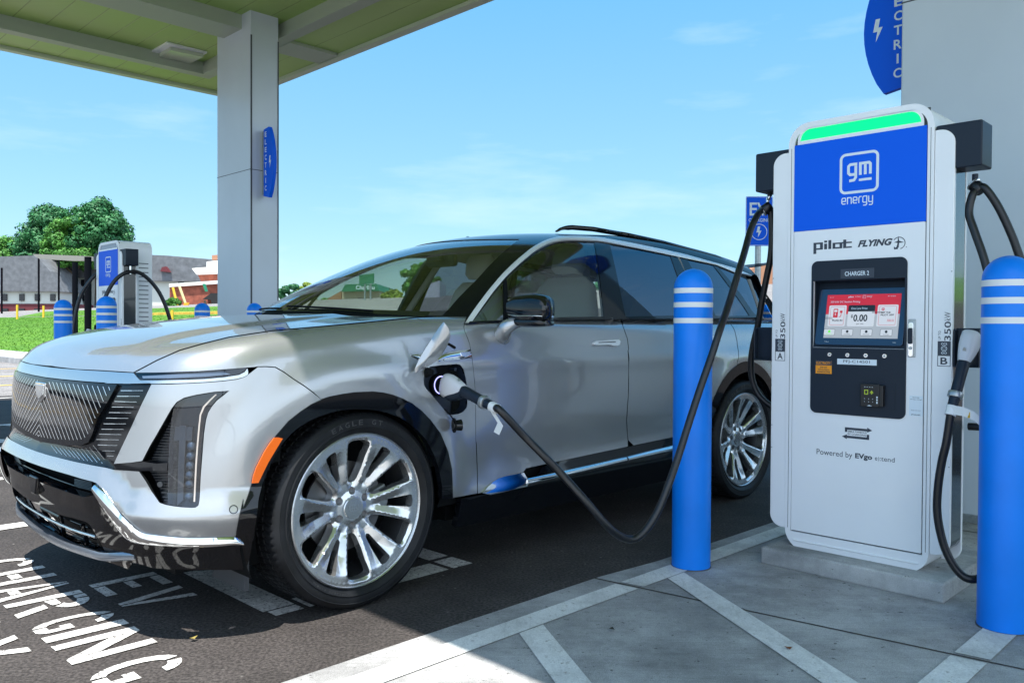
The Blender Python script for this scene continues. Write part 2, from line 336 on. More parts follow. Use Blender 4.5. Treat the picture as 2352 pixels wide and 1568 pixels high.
rq(-3.30-1.2, -2.995, 1.625, 1.765); rq(-3.06, -2.92, 1.79, 2.53); rq(-4.45, -3.1, 2.56, 2.68); rq(-3.07, -2.92, 2.56, 2.68); rq(-4.6, -4.48, 1.66, 2.6)
rq(-2.985, -2.92, 1.64, 1.765)
rq(-5.33, -5.2, .2, 6.2); rq(-7.0, -6.88, .9, 6.2); rq(-8.3, -8.18, .9, 6.2); rq(-9.16, -9.04, 1.2, 6.2); rq(-10.7, -10.58, 1.2, 6.2); rq(-14.6, -14.48, 1.0, 6.2)
for k in range(4):
    y0 = 1.6+k*1.1; am.add([s2w(-10.57, y0, .004), s2w(-10.57, y0-.13, .004), s2w(-9.17, y0+.6, .004), s2w(-9.17, y0+.73, .004)], [(0, 1, 2, 3)])
rq(-5.2, -14.5, .78, .9) if False else None
# stencilled lettering, built letter by letter (cell: 0..1 across, 0..1 up)
sw = .24
def LT(ch):
    a = sw; h = .16; G_ = {}
    def arc(cx, cy, rx, ry, a0, a1, n=8): return [(cx+rx*math.cos(rad(a0+(a1-a0)*k/n)), cy+ry*math.sin(rad(a0+(a1-a0)*k/n))) for k in range(n+1)]
    def band(cx, cy, rx, ry, tx, ty, a0, a1): return arc(cx, cy, rx, ry, a0, a1)+arc(cx, cy, rx-tx, ry-ty, a1, a0)
    R = lambda x0, x1, y0, y1: [(x0, y0), (x1, y0), (x1, y1), (x0, y1)]
    if ch == 'I': return [R(.0, 1, 0, 1)]
    if ch == 'E': return [R(0, a, 0, 1), R(a+.06, 1, 0, h), R(a+.06, .8, .44, .58), R(a+.06, 1, 1-h, 1)]
    if ch == 'H': return [R(0, a, 0, 1), R(1-a, 1, 0, 1), R(a+.08, 1-a-.08, .42, .58)]
    if ch == 'V': return [[(0, 1), (a, 1), (.5, .24), (.5, 0), (.36, 0)], [(1-a, 1), (1, 1), (.62, 0), (.545, 0), (.545, .25)]]
    if ch == 'N': return [R(0, a, 0, 1), R(1-a, 1, 0, 1)[:1]+[(1, 0), (1, 1), (1-a, 1)], [(a+.02, 1), (a+.02, .62), (1-a-.02, 0), (1-a-.02, .38)]]
    if ch == 'A': return [[(0, 0), (a, 0), (.47, .86), (.47, 1), (.40, 1)], [(1, 0), (1-a, 0), (.53, .86), (.53, 1), (.60, 1)], R(.36, .64, .2, .34)]
    if ch == 'R': return [R(0, a, 0, 1), band(.5, .74, .5, .26, a, h, 80, -60)+[], [(a+.06, 1-h), (a+.06, 1), (.5, 1), (.5, 1-h)], [(a+.06, .46), (a+.06, .46+h), (.62, .46+h), (.66, .5)], [(.5, .42), (.76, .42), (1, 0), (.74, 0)]]
    if ch in 'CG':
        o = [band(.5, .5, .5, .5, a, h, 100, 262), band(.5, .72, .5, .28, a, h, 82, 0)]
        if ch == 'C': o.append(band(.5, .28, .5, .28, a, h, 278, 360))
        else: o += [[(.52, 0), (.52, h), (.76, .16), (.76, .3), (.6, .3), (.6, .44), (1, .44), (1, .12), (.9, .03), (.8, 0)]]
        return o
    if ch == 'O': return [band(.5, .5, .5, .5, a, h, 98, 262), band(.5, .5, .5, .5, a, h, -82, 82)]
    if ch == 'L': return [R(0, a, 0, 1), R(a+.06, 1, 0, h)]
    if ch == 'Y': return [[(0, 1), (a, 1), (.49, .55), (.49, .4), (.38, .4)], [(1, 1), (1-a, 1), (.53, .55), (.53, .4), (.62, .4)], R(.38, .62, 0, .37)]
    return []
def word(cells, y0, y1, z=.004, mirror_x=None):
    for ch, x0, x1 in cells:
        for P in LT(ch):
            P = [(x0+p[0]*(x1-x0), y0+p[1]*(y1-y0)) for p in P]
            tri = geometry.tessellate_polygon([[Vector((p[0], p[1], 0)) for p in P]])
            V = [s2w(p[0], p[1], z) for p in P]; F = []
            for t in tri:
                q = [np.array(V[i]) for i in t]; F.append(t if np.cross(q[1]-q[0], q[2]-q[0])[2] > 0 else t[::-1])
            am.add(V, F)
CHW = [('C', -4.535, -4.355), ('H', -4.301, -4.085), ('A', -4.035, -3.845), ('R', -3.795, -3.585), ('G', -3.475, -3.335), ('I', -3.30, -3.235), ('N', -3.19, -2.97), ('G', -2.87, -2.705)]
EVW = [('E', -3.836, -3.62), ('V', -3.56, -3.375)]
ONW = [('O', -4.15, -3.95), ('N', -3.9, -3.69), ('L', -3.63, -3.45), ('Y', -3.405, -3.19)]
word(CHW, .918, 1.203); word(EVW, 1.254, 1.533); word(ONW, .575, .859)
for off in (-3.9, -8.1):
    for wd, a, b in ((CHW, .918, 1.203), (EVW, 1.254, 1.533), (ONW, .575, .859)): word([(c, x+off, y+off) for c, x, y in wd], a, b)
tag(am.build('asphalt_marking', GM['paint']), kind='structure')
ym = MB()
for x in (-17.5, -20.5, -24): ym.add([s2w(x-.09, -12, .008), s2w(x+.09, -12, .008), s2w(x+.09, 6.5, .008), s2w(x-.09, 6.5, .008)], [(0, 1, 2, 3)])
tag(ym.build('yellow_marking', GM['ypaint']), kind='structure')

# grass blades on the lawns: nobody could count them
gb = MB(); r_ = RNG
def blades(n, xf, y0, y1, hmin, hmax):
    ys = r_.uniform(y0, y1, n)
    for y in ys:
        a, b = xf(y); x = r_.uniform(a, b); h = r_.uniform(hmin, hmax); p = s2w(x, y, rising(y)+.01); t = r_.uniform(0, PI)
        w = np.array([math.cos(t), math.sin(t), 0])*.035; q = p+np.array([r_.normal(0, .03), r_.normal(0, .03), h])
        gb.V += [tuple(p-w), tuple(p+w), tuple(q)]; k = len(gb.V); gb.F.append((k-3, k-2, k-1)); gb.m.append(0)
blades(26000, lambda y: (-62-(y-7)*2.2, -19-(y-7)*1.46), 7.2, 19.5, .02, .06)
blades(5000, lambda y: (-75-(y-20)*2.5, -37-(y-20)*1.6), 20.8, 33, .03, .08)
tag(gb.build('grass', mat('grass_blade', (.075, .20, .008), .7, noise=.22, nscale=.15)), 'bright green mown grass on the rising verge', 'grass', kind='stuff')

# ------------------------------------------------------------------ canopy, pillars
CZ = 5.02
def sitething(name, x, y, z, lab, cat, group=None): return empty(name, s2w(x, y, z), S_ROT, lab, cat, group)
cn = sitething('canopy', 0, 0, 0, 'large flat filling station canopy with green lawn light painted on its soffit above the car', 'canopy')
Y0, Y1, X0, X1 = .66, 6.75, -13.3, 9.
sof = bpy.data.materials.new('soffit_panels_lawn_cast'); sof.use_nodes = True
_n = sof.node_tree.nodes; _l = sof.node_tree.links; _b = _n['Principled BSDF']; _b.inputs['Base Color'].default_value = (.36, .52, .14, 1); _b.inputs['Roughness'].default_value = .42  # green light off the grass is painted into this white soffit's base colour
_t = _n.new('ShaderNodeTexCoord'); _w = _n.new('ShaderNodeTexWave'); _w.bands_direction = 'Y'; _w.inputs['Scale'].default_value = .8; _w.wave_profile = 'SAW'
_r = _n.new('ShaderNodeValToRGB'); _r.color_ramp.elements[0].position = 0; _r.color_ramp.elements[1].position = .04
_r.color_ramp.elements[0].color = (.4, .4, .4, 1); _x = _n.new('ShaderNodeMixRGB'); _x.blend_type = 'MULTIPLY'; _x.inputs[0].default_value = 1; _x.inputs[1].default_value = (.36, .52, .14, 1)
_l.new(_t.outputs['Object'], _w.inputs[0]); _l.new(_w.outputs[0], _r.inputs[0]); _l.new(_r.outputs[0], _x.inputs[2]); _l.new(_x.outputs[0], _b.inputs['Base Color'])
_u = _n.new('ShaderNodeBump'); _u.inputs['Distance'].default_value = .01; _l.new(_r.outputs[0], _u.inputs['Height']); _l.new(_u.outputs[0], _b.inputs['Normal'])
SZ = CZ+.15
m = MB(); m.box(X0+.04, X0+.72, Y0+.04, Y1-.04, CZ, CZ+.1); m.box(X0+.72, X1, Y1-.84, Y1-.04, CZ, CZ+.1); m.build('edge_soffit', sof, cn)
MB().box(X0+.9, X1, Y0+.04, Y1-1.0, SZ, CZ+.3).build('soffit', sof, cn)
m = MB()
m.box(X0-.06, X0+.06, Y0-.06, Y1+.06, CZ-.05, CZ+.8); m.box(X0+.06, X1, Y0-.06, Y0+.06, CZ-.05, CZ+.8); m.box(X0+.06, X1, Y1-.06, Y1+.06, CZ-.05, CZ+.8)
m.build('fascia', mat('fascia_paint', (.50, .56, .42), .4), cn)
MB().box(X0+.06, X1, Y0+.07, Y1-.07, CZ+.4, CZ+.5).build('roof', MT['pillar'], cn)
def beam(x0, x1, y0, y1, d=.17): MB().box(x0, x1, y0, y1, CZ-d*.35, SZ+.02).build('beam', MT['beam'], cn, bevel=.004)
_l3 = w2s(onz([(410, 118)], SZ)[0]); print('light', _l3)
lt = sitething('canopy_light', _l3[0], _l3[1], SZ, 'square white recessed downlight in the canopy soffit', 'light')
m = MB(); m.box(-.3, .3, -.3, .3, -.03, 0); m.build('frame', MT['white'], lt, bevel=.006)
MB().prism([(-.2, -.2), (.2, -.2), (.26, .26), (-.26, .26)], lambda a, b, c: (a, b, -.032-c), .05).build('lens', mat('lamp_glass', (.5, .55, .42), .2), lt)
def pillar(x, y, w, dp, h, lab, cat='pillar'):
    p = sitething('pillar', x, y, 0, lab, cat, 'canopy pillars'); m = MB()
    m.box(0, w, 0, dp, 0, h)
    m.build('cladding', MT['pillar'], p, bevel=.012)
    j = MB(); j.box(-.0015, w+.0015, -.0015, dp+.0015, 3.14, 3.148); j.build('joint', MT['joint'], p)
    MB().box(-.02, w+.02, -.02, dp+.02, 0, .05).build('base', MT['pad'] if 'pad' in MT else MT['steel'], p)
    return p
PLx = w2s(np.array([(499-CX)/F*11.35, 11.35, 0]))
pl = pillar(PLx[0], PLx[1], .93, .40, CZ+.22, 'tall pale grey square pillar behind the silver car bonnet')
MB().box(.8, .83, -.004, .002, .0, CZ-.2).build('channel', MT['joint'], pl) if False else None
MB().box(.9315, .936, .0, .022, .05, CZ-.16).build('corner_trim', MT['joint'], pl); MB().box(.9315, .936, .385, .40, .05, CZ-.16).build('corner_trim', MT['joint'], pl)
for bx in (PLx[0]+.2, -1.6): beam(bx, bx+.5, Y0+.1, Y1-1.02, .1); beam(bx, bx+.5, Y1-.84, Y1-.08, .12)
beam(X0+.9, X1, Y1-1.02, Y1-.84, .10); beam(X0+.72, X0+.9, Y0+.4, Y1-.84, .10)
PRx = w2s(np.array([(2061-CX)/F*5.16, 5.16, 0]))
pr = pillar(PRx[0], PRx[1], 1.0, .40, CZ+.22, 'broad pale grey pillar close behind the white charger')

BOLT = [(.35, 1), (.62, 1), (.52, .62), (.78, .62), (.36, 0), (.45, .45), (.2, .45)]
def esign(x, y, side, lab):
    """flag sign seen from -y; straight edge at x, bulging to side*x"""
    s = sitething('electric_sign', x, y, 2.81 if side > 0 else 2.69, lab, 'sign', 'electric flag signs on the pillars')
    P = [(0, 0), (side*.17, -.03)]+[(side*(.17+.15*math.sin(PI*k/12)**.8*(1) if 0 < k < 12 else .17), -.03+.95*k/12) for k in range(1, 12)]+[(side*.17, .92), (0, .9)]
    if side < 0: P = P[::-1]
    m = MB(); m.prism(P, lambda a, b, c: (a, c, b), .05); m.build('panel', MT['blue'], s)
    t = MB(); fn = lambda a, b, c: (a, -c, b)
    for i, ch in enumerate('ELECTRIC'):
        zt = .865-i*.104; w = .058 if ch != 'I' else .014; cx = side*.072
        place_text(t, ch, cx-w/2, cx+w/2, zt-.07, zt, fn, bold=.02)
    bx = side*.215
    polyf(t, [(bx+(p[0]-.5)*.12, .36+p[1]*.17) for p in BOLT], fn)
    t.build('lettering', MT['lightmark'], s)
    m = MB(); m.box(-.03, .005, -.002, .052, .02, .88) if side > 0 else m.box(-.005, .03, -.002, .052, .02, .88)
    m.build('bracket', MT['steel'], s)
    s.scale = (.78, .95, .95) if side > 0 else (.88,)*3
    return s
esign(PLx[0]+.975, PLx[1]+.16, 1, 'blue flag sign lettered downward with a bolt, on the pillar behind the bonnet')
sr = esign(PRx[0]-.03, PRx[1]+.2, -1, 'blue flag sign lettered downward with a bolt, on the pillar behind the white charger')

# ------------------------------------------------------------------ bollards
def bollard(lab):
    b = MB(); R_ = .0905; H_ = 1.41; prof = [(R_*1.0, 0), (R_, .004), (R_, H_-R_*1.0)]+[(R_*math.cos(rad(a)), H_-R_+R_*math.sin(rad(a))) for a in range(8, 90, 8)]
    b.lathe(prof, n=48); o = b.build('bollard', MT['bollard'], smooth=True, angle=50)
    s = MB(); s.lathe([(R_+.004, 0), (R_+.003, .004), (R_-.001, .005)], n=40, capa=False, capb=False); s.build('base_seal', MT['joint'], o)
    for z in (H_-.105, H_-.171, H_-.245):
        s = MB(); s.lathe([(R_-.002, z-.012), (R_+.0012, z-.012), (R_+.0012, z+.012), (R_-.002, z+.012)], n=48, capa=False, capb=False); s.build('stripe', MT['stripe'], o, smooth=True)
    return o
def wpos(px, d): return np.array([(px-CX)/F*d, d, 0])
b0 = bollard('x')
specs = [(1591.5, 3.93, 'blue bollard between the silver car and the white charger'), (2315, 3.14, 'blue bollard at the right edge in front of the pillar'),
  (145, 9.15, 'blue bollard left of the distant charger on the grass side'), (245, 8.0, 'blue bollard directly in front of the distant charger'),
  (464.5, 10.2, 'blue bollard right of the distant charger before the brick building'), (584.5, 10.1, 'blue bollard in front of the pillar behind the bonnet'),
  (1766, 9.3, 'blue bollard behind the silver car beside the charging bay sign post')]
for i, (px, d, lab) in enumerate(specs):
    o = b0 if i == 0 else copy_tree(b0); p = wpos(px, d); o.location = (p[0], p[1], .004 if i < 2 else 0); tag(o, lab, 'bollard', 'blue bollards guarding the chargers')
    o.rotation_euler = (0, 0, rad(17*i))
# ------------------------------------------------------------------ chargers (local: x right, y into the cabinet, z up)
HOLE = [(-.1965, 1.047), (.2185, 1.047), (.2185, 1.3595), (-.1965, 1.3595)]
def prism_hole(O, H, y0, y1):
    n1, n2 = len(O), len(H); n = n1+n2; A_ = list(O)+list(H); tri = geometry.tessellate_polygon([[Vector((*p, 0)) for p in O], [Vector((*p, 0)) for p in H]])
    m = MB(); m.add([(a, y0, b) for a, b in A_]+[(a, y1, b) for a, b in A_], list(tri)+[tuple(n+i for i in t[::-1]) for t in tri]+[(i, n+i, n+(i+1) % n1, (i+1) % n1) for i in range(n1)]+[(n1+i, n1+(i+1) % n2, n+n1+(i+1) % n2, n+n1+i) for i in range(n2)])
    return m
def build_charger():
    ch = empty('charging_station', (0, 0, 0), S_ROT); f0 = lambda a, b, c: (a, -c, b)
    fr = lambda a, b, c: (a, c, b)
    PF = -.004                                      # front plane of the door
    # outer white frame: rounded top, open middle
    o1 = rrect(-.33, .33, .07, 2.115, .10, 8, (1, 1, 1, 1)); m = MB()
    V = [(a, 0, b) for a, b in o1]+[(a, .018, b) for a, b in o1]
    i1 = rrect(-.300, .303, .155, 2.085, .075, 8, (0, 1, 1, 0)); n1, n2 = len(o1), len(i1)
    tri = geometry.tessellate_polygon([[Vector((*p, 0)) for p in o1], [Vector((*p, 0)) for p in i1]]); allp = o1+i1
    V = [(a, 0, b) for a, b in allp]+[(a, .38, b) for a, b in o1]+[(a, .03, b) for a, b in i1]
    Fc = [t for t in tri]; N = n1+n2
    Fc += [(i, (i+1) % n1, N+(i+1) % n1, N+i) for i in range(n1)]
    Fc += [(n1+i, N+n1+i, N+n1+(i+1) % n2, n1+(i+1) % n2) for i in range(n2)]
    Fc.append(tuple(N+i for i in range(n1))[::-1])
    m.add(V, Fc)
    o = m.build('cabinet', MT['white'], ch); bm_fix(o); bv = o.modifiers.new('b', 'BEVEL'); bv.width = .006; bv.segments = 3; bv.limit_method = 'ANGLE'; bv.angle_limit = rad(40); bv.harden_normals = True; o.data.polygons.foreach_set('use_smooth', [True]*len(o.data.polygons))
    # door with a seam all round
    prism_hole([(-.305, .15), (.308, .15), (.308, 2.09), (-.305, 2.09)], HOLE, .012, .02).build('door_gap', MT['joint'], ch)
    dr = rrect(-.297, .299, .162, 1.599, .004, 2)
    o = prism_hole(dr, HOLE, -.001, .009).build('door', MT['white'], ch); bm_fix(o)
    MB().prism([(-.293, .155), (.297, .155), (.303, .12), (-.30, .12)], lambda a, b, c: (a, -.004-c+(b-.12)*.3, b), .004).build('sill', MT['white'], ch, bevel=.002) if False else None
    m = MB(); m.tube([(-.285, .001, .115), (.29, .001, .115)], .006); m.build('sill', MT['white'], ch, smooth=True)
    for x0, x1 in ((-.3155, -.3135), (.3155, .3175)): MB().box(x0, x1, -.0008, .002, .17, 2.0).build('seam', MT['joint'], ch)
    # blue header
    m = MB(); m.box(-.2985, .3005, -.0045, .006, 1.600, 2.012); hd = m.build('header_panel', MT['blue'], ch, bevel=.001)
    t = MB(); fn = lambda a, b, c: (a, -.0045-c, b)
    cx, cz = .012, 1.845
    stroke(t, rrect(cx-.083, cx+.083, cz-.087, cz+.087, .022, 8), .012, fn, closed=True)
    # lower-case gm drawn as strokes
    def rs(P, r=.008): return P
    stroke(t, [(cx-.008, cz+.040), (cx-.040, cz+.040), (cx-.048, cz+.033), (cx-.048, cz+.002), (cx-.040, cz-.006), (cx-.0165, cz-.006)], .0125, fn)
    stroke(t, [(cx-.0145, cz+.033), (cx-.0145, cz-.020), (cx-.022, cz-.032), (cx-.044, cz-.034)], .0125, fn, t=.0011)
    stroke(t, [(cx+.006, cz-.012), (cx+.006, cz+.040), (cx+.045, cz+.040), (cx+.051, cz+.033), (cx+.051, cz-.012)], .0125, fn)
    stroke(t, [(cx+.0285, cz+.033), (cx+.0285, cz-.012)], .0125, fn, t=.0011)
    stroke(t, [(cx-.000, cz-.034), (cx+.057, cz-.034)], .011, fn)
    # "energy" in a squared lower-case hand
    x = cx-.077; w = .0175; g = .0085; lw = .0048; z0 = 1.706; z1 = 1.735
    def L(P, t_=.0008): stroke(t, [(x+a*w, z0+b*(z1-z0)) for a, b in P], lw, fn, t=t_)
    L([(1, .08), (.2, .08), (0, .25), (0, .85), (.2, 1), (.8, 1), (1, .85), (1, .5), (.1, .5)]); x += w+g
    L([(0, 0), (0, 1), (.8, 1), (1, .85), (1, 0)]); x += w+g
    L([(1, .08), (.2, .08), (0, .25), (0, .85), (.2, 1), (.8, 1), (1, .85), (1, .5), (.1, .5)]); x += w+g
    w = .012; L([(0, 0), (0, .8), (.3, 1), (1, 1)]); x += w+g*.7; w = .0175
    L([(.9, .05), (.2, .05), (0, .2), (0, .85), (.2, 1), (1, 1), (1, -.25), (.8, -.4), (.1, -.4)]); x += w+g
    L([(0, 1), (0, .2), (.2, .05), (.9, .05)]); L([(1, 1), (1, -.25), (.8, -.4), (.1, -.4)], .0011)
    t.build('header_lettering', MT['lightmark'], hd)
    # status lamp in the rounded head
    m = MB(); gp = [(p[0], p[1]) for p in rrect(-.272, .275, 2.03, 2.082, .05, 8, (0, 1, 1, 0))]
    m.prism(gp, lambda a, b, c: (a, .006+c, b), .02); m.build('status_lamp', MT['green_lamp'], ch)
    m = MB(); go = [(p[0], p[1]) for p in rrect(-.285, .288, 2.013, 2.09, .058, 8, (0, 1, 1, 0))]
    n1, n2 = len(go), len(gp); tri = geometry.tessellate_polygon([[Vector((*p, 0)) for p in go], [Vector((*p, 0)) for p in gp]])
    V = [(a, .0, b) for a, b in go+gp]+[(a, .02, b) for a, b in gp]
    m.add(V, [x_ for x_ in tri]+[(n1+i, n1+n2+i, n1+n2+(i+1) % n2, n1+(i+1) % n2) for i in range(n2)]); o = m.build('lamp_surround', MT['white'], ch)
    MB().prism(rrect(-.27, .275, 2.03, 2.10, .05, 6, (0, 1, 1, 0)), lambda a, b, c: (a, .0135-c, b), .002) if False else None
    # side covers and dark flanks
    for s in (-1, 1):
        x0, x1 = sorted((s*.331, s*.411)); cr = (1, 1, 0, 0) if s > 0 else (0, 0, 1, 1)
        pf = rrect(x0, x1, .165, 1.985, .06, 8, cr)
        m = MB(); m.prism(pf, lambda a, b, c: (a, .004+c, b), .022); m.build('side_cover', MT['white'], ch, bevel=.004)
        m = MB(); x0, x1 = sorted((s*.331, s*.4085)); m.prism(rrect(x0, x1, .17, 1.98, .055, 8, cr), lambda a, b, c: (a, .0265+c, b), .132); m.build('flank', mat('flank_gloss', (.012, .02, .028), .16, coat=.4) if 'flank' not in MT else MT['flank'], ch)
        m = MB(); x0, x1 = sorted((s*.331, s*.411)); m.prism(rrect(x0, x1, .115, 1.985, .06, 8, cr), lambda a, b, c: (a, .159+c, b), .018); m.build('rear_cover', MT['white'], ch, bevel=.003)
        for z in (1.38, .30+.36, .55+.0):
            m = MB(); m.lathe([(.003, -.0008), (.003, .001)], c=(s*.405, .004, z), ax='y', n=10); m.build('screw', MT['steel'], ch)
        # louvres on the cabinet flank
        m = MB()
        for k in range(17): m.box(*sorted((s*.3302, s*.3335)), .225, .335, 1.02+k*.052, 1.029+k*.052)
        m.build('vent_slots', MT['joint'], ch)
        # swing arm box
        x0, x1 = sorted((s*.332, s*.512)); m = MB(); m.prism(rrect(x0, x1, 1.815, 2.005, .008, 3), lambda a, b, c: (a, .012+c, b), .142); m.build('cable_arm', MT['navy'], ch, bevel=.006)
        # holster
        x0, x1 = sorted((s*.412, s*.512)); m = MB(); m.box(x0, x1, .045, .062, .975, 1.14); m.box(x0, x1, .062, .15, .975, .99); m.box(x0, x0+.008, .01, .062, .98, 1.135); m.box(x1-.008, x1, .01, .062, .98, 1.135); m.box(x0, x1, .01, .045, .975, .983)
        m.build('holster', MT['navy'], ch, bevel=.004)
    # console
    cb = MB(); co = rrect(-.206, .228, .738, 1.452, .03, 8); ci = [(-.197, 1.046), (.219, 1.046), (.219, 1.360), (-.197, 1.360)]
    tri = geometry.tessellate_polygon([[Vector((*p, 0)) for p in co], [Vector((*p, 0)) for p in ci]]); n1 = len(co)
    V = [(a, -.006, b) for a, b in co+ci]+[(a, .002, b) for a, b in co]+[(-.197, .0, 1.046), (.219, .0, 1.046), (.219, .066, 1.350), (-.197, .066, 1.350)]
    k = n1+4; Fc = list(tri)+[(i, (i+1) % n1, k+(i+1) % n1, k+i) for i in range(n1)]+[(n1+i, k+n1+i, k+n1+(i+1) % 4, n1+(i+1) % 4) for i in range(4)]+[(k+n1, k+n1+1, k+n1+2, k+n1+3)]
    cb.add(V, Fc); con = cb.build('console', MT['navy'], ch); bm_fix(con)
    lb = MB().box(-.066, .086, -.0072, -.006, 1.366, 1.409).build('name_plate', MT['darkmark'], con)
    f7 = lambda a, b, c: (a, -.0072-c, b); f6 = lambda a, b, c: (a, -.006-c, b)
    t = MB(); place_text(t, 'CHARGER 2', -.046, .064, 1.377, 1.397, f7, bold=.014); t.build('name_lettering', MT['lightmark'], lb)
    # tilted monitor: (a, b) with b along the slope
    sl = math.atan2(.066, .304); cs, sn = math.cos(sl), math.sin(sl)
    fm = lambda a, b, c: (a+0, -.0035+b*sn-c*cs, 1.054+b*cs+c*sn)
    m = MB(); m.prism(rrect(-.186, .214, .004, .272, .014, 5), fm, .008); mon = m.build('monitor', MT['screen'], con, bevel=.002)
    s8 = .0085
    m = MB(); names = ['red', 'sgrey', 'swhite', 'sblack', 'sgreen', 'lightmark']; ms = [MT[q] for q in names]
    ff = lambda k: (lambda a, b, c: fm(a, b, s8+k*.0004+c*.2))
    X0_, X1_, B0, B1 = -.146, .190, .037, .243
    m.add([ff(0)(*p, 0) for p in ((X0_, B0), (X1_, B0), (X1_, .150), (X0_, .150))], [(0, 1, 2, 3)], 1)
    m.add([ff(0)(*p, 0) for p in ((X0_, .150), (X1_, .150), (X1_, B1), (X0_, B1))], [(0, 1, 2, 3)], 0)
    def card(x0, x1, b0, b1, k, mi, r=.006): polyf(m, rrect(x0, x1, b0, b1, r, 4), ff(k), mi)
    card(-.132, -.050, .092, .192, 1, 2); card(-.041, .081, .092, .192, 1, 2); card(.092, .182, .092, .192, 1, 2)
    polyf(m, rrect(-.041, .081, .162, .192, .006, 4, (0, 1, 1, 0)), ff(2), 3)
    stroke(m, rrect(-.124, -.058, .099, .185, .005, 4), .0012, ff(2), 0, closed=True); stroke(m, rrect(.100, .174, .099, .185, .005, 4), .0012, ff(2), 0, closed=True)
    place_text(m, '350 kW DC Session Pricing', -.128, .010, .202, .213, ff(2), 5, bold=.01)
    place_text(m, 'One Low Price', -.028, .046, .172, .182, ff(3), 5, bold=.01)
    place_text(m, '0.00', -.014, .050, .115, .148, ff(2), 3, bold=.025); place_text(m, '$', -.026, -.017, .131, .148, ff(2), 3, bold=.02)
    place_text(m, 'per min', .003, .034, .099, .108, ff(2), 3)
    place_text(m, 'PLUG IN', -.112, -.064, .116, .125, ff(2), 3, bold=.03)
    place_text(m, 'GET THE', .108, .150, .152, .160, ff(2), 3, bold=.03); place_text(m, 'PILOT APP', .108, .166, .141, .149, ff(2), 3, bold=.03)
    for b_ in (.110, .105): m.add([ff(2)(*p, .5) for p in ((-.112, b_), (-.066, b_), (-.066, b_+.0018), (-.112, b_+.0018))], [(0, 1, 2, 3)], 3)
    for b_ in (.135, .131): m.add([ff(2)(*p, .5) for p in ((.108, b_), (.160, b_), (.160, b_+.0018), (.108, b_+.0018))], [(0, 1, 2, 3)], 3)
    card(.110, .122, .166, .178, 2, 0, .002); place_text(m, 'p', .1135, .119, .168, .176, ff(3), 5, bold=.04)
    place_text(m, 'SCAN TO', .138, .168, .121, .125, ff(2), 0, bold=.03); place_text(m, 'DOWNLOAD', .138, .168, .115, .119, ff(2), 0, bold=.03)
    # pump with plug symbol
    card(-.110, -.088, .134, .176, 2, 0, .003); card(-.1065, -.0915, .160, .171, 3, 2, .002)
    polyf(m, [(-.099+(p[0]-.5)*.013, .140+p[1]*.016) for p in BOLT], ff(3), 2)
    stroke(m, [(-.083, .138), (-.076, .138), (-.073, .142), (-.073, .158)], .003, ff(2), 0); card(-.079, -.067, .156, .167, 3, 0, .002)
    for i, (c_, x_) in enumerate(((4, -.120), (3, -.036), (3, .051), (3, .139))):
        stroke(m, rrect(x_-.026, x_+.026, .049, .079, .004, 3), .0012, ff(2), 1 if False else 3, closed=True); card(x_-.0254, x_+.0254, .0496, .0784, 1, 2, .003)
        place_text(m, ['PORT', 'HOME', 'PRICING', 'ACCESSIBLE'][i], x_-.014, x_+.014, .053, .057, ff(2), c_)
        polyf(m, [(x_+.006*math.cos(k*PI/6), .068+.0065*math.sin(k*PI/6)) for k in range(12)], ff(2), c_)
    place_text(m, 'pilot', -.046, -.022, .226, .236, ff(2), 5, bold=.03); place_text(m, 'FLYING J', -.016, .012, .228, .235, ff(2), 5, shear=.3)
    stroke(m, rrect(.020, .033, .224, .238, .002, 3), .0011, ff(2), 5, closed=True); place_text(m, 'gm', .0225, .0305, .229, .234, ff(2), 5); place_text(m, 'energy', .038, .062, .226, .235, ff(2), 5)
    place_text(m, 'EN | ES', -.134, -.114, .228, .233, ff(2), 5); place_text(m, '877-494-3833', .132, .166, .229, .234, ff(2), 5)
    place_text(m, 'Tritium', -.140, -.118, .017, .022, ff(2), 5); place_text(m, 'beyer', .172, .186, .016, .022, ff(2), 5)
    m.build('display', MT['red'], mon, mats=ms)
    for i, x_ in enumerate((-.113, -.029, .054, .137)):
        m = MB(); m.lathe([(.0098, 0), (.0098, -.003), (.0085, -.0045), (.0, -.0045)], c=(x_, -.006, 1.0145), ax='y', n=24, capb=False); b = m.build('button', MT['chrome'], con, smooth=True)
        m = MB(); m.lathe([(.0058, -.0045), (.005, -.0062), (0, -.0066)], c=(x_, -.006, 1.0145), ax='y', n=20, capb=False); m.build('button_cap', MT['steel'], b, smooth=True)
    p = MB().box(-.077, .1025, -.0072, -.006, .9705, .9965).build('number_label', MT['lightmark'], con)
    t = MB(); place_text(t, 'PFJ-C14501', -.049, .073, .9755, .9915, f7); t.build('number_lettering', MT['darkmark'], p)
    p = MB().box(-.180, -.103, -.0072, -.006, .924, .985).build('warning_label', MT['orange'], con); t = MB()
    t.add([f7(*q, .0006) for q in ((-.180, .963), (-.103, .963), (-.103, .985), (-.180, .985))], [(0, 1, 2, 3)], 0)
    place_text(t, 'ELECTRICITY', -.176, -.107, .968, .980, lambda a, b, c: (a, -.0082-c, b), 1, bold=.02)
    place_text(t, '350 kW', -.159, -.124, .950, .957, f7, 0, bold=.02); place_text(t, '920Volts/500Adc', -.168, -.113, .940, .946, f7, 0, bold=.02); place_text(t, 'CONDUCTIVE', -.172, -.110, .928, .936, f7, 0, bold=.03)
    t.build('warning_lettering', MT['darkmark'], p, mats=[MT['darkmark'], MT['orange']])
    m = MB(); m.prism(rrect(.014, .184, .768, .900, .008, 4), lambda a, b, c: (a, -.0075+c, b), .0015); m.build('reader_plate', MT['navy'], con)
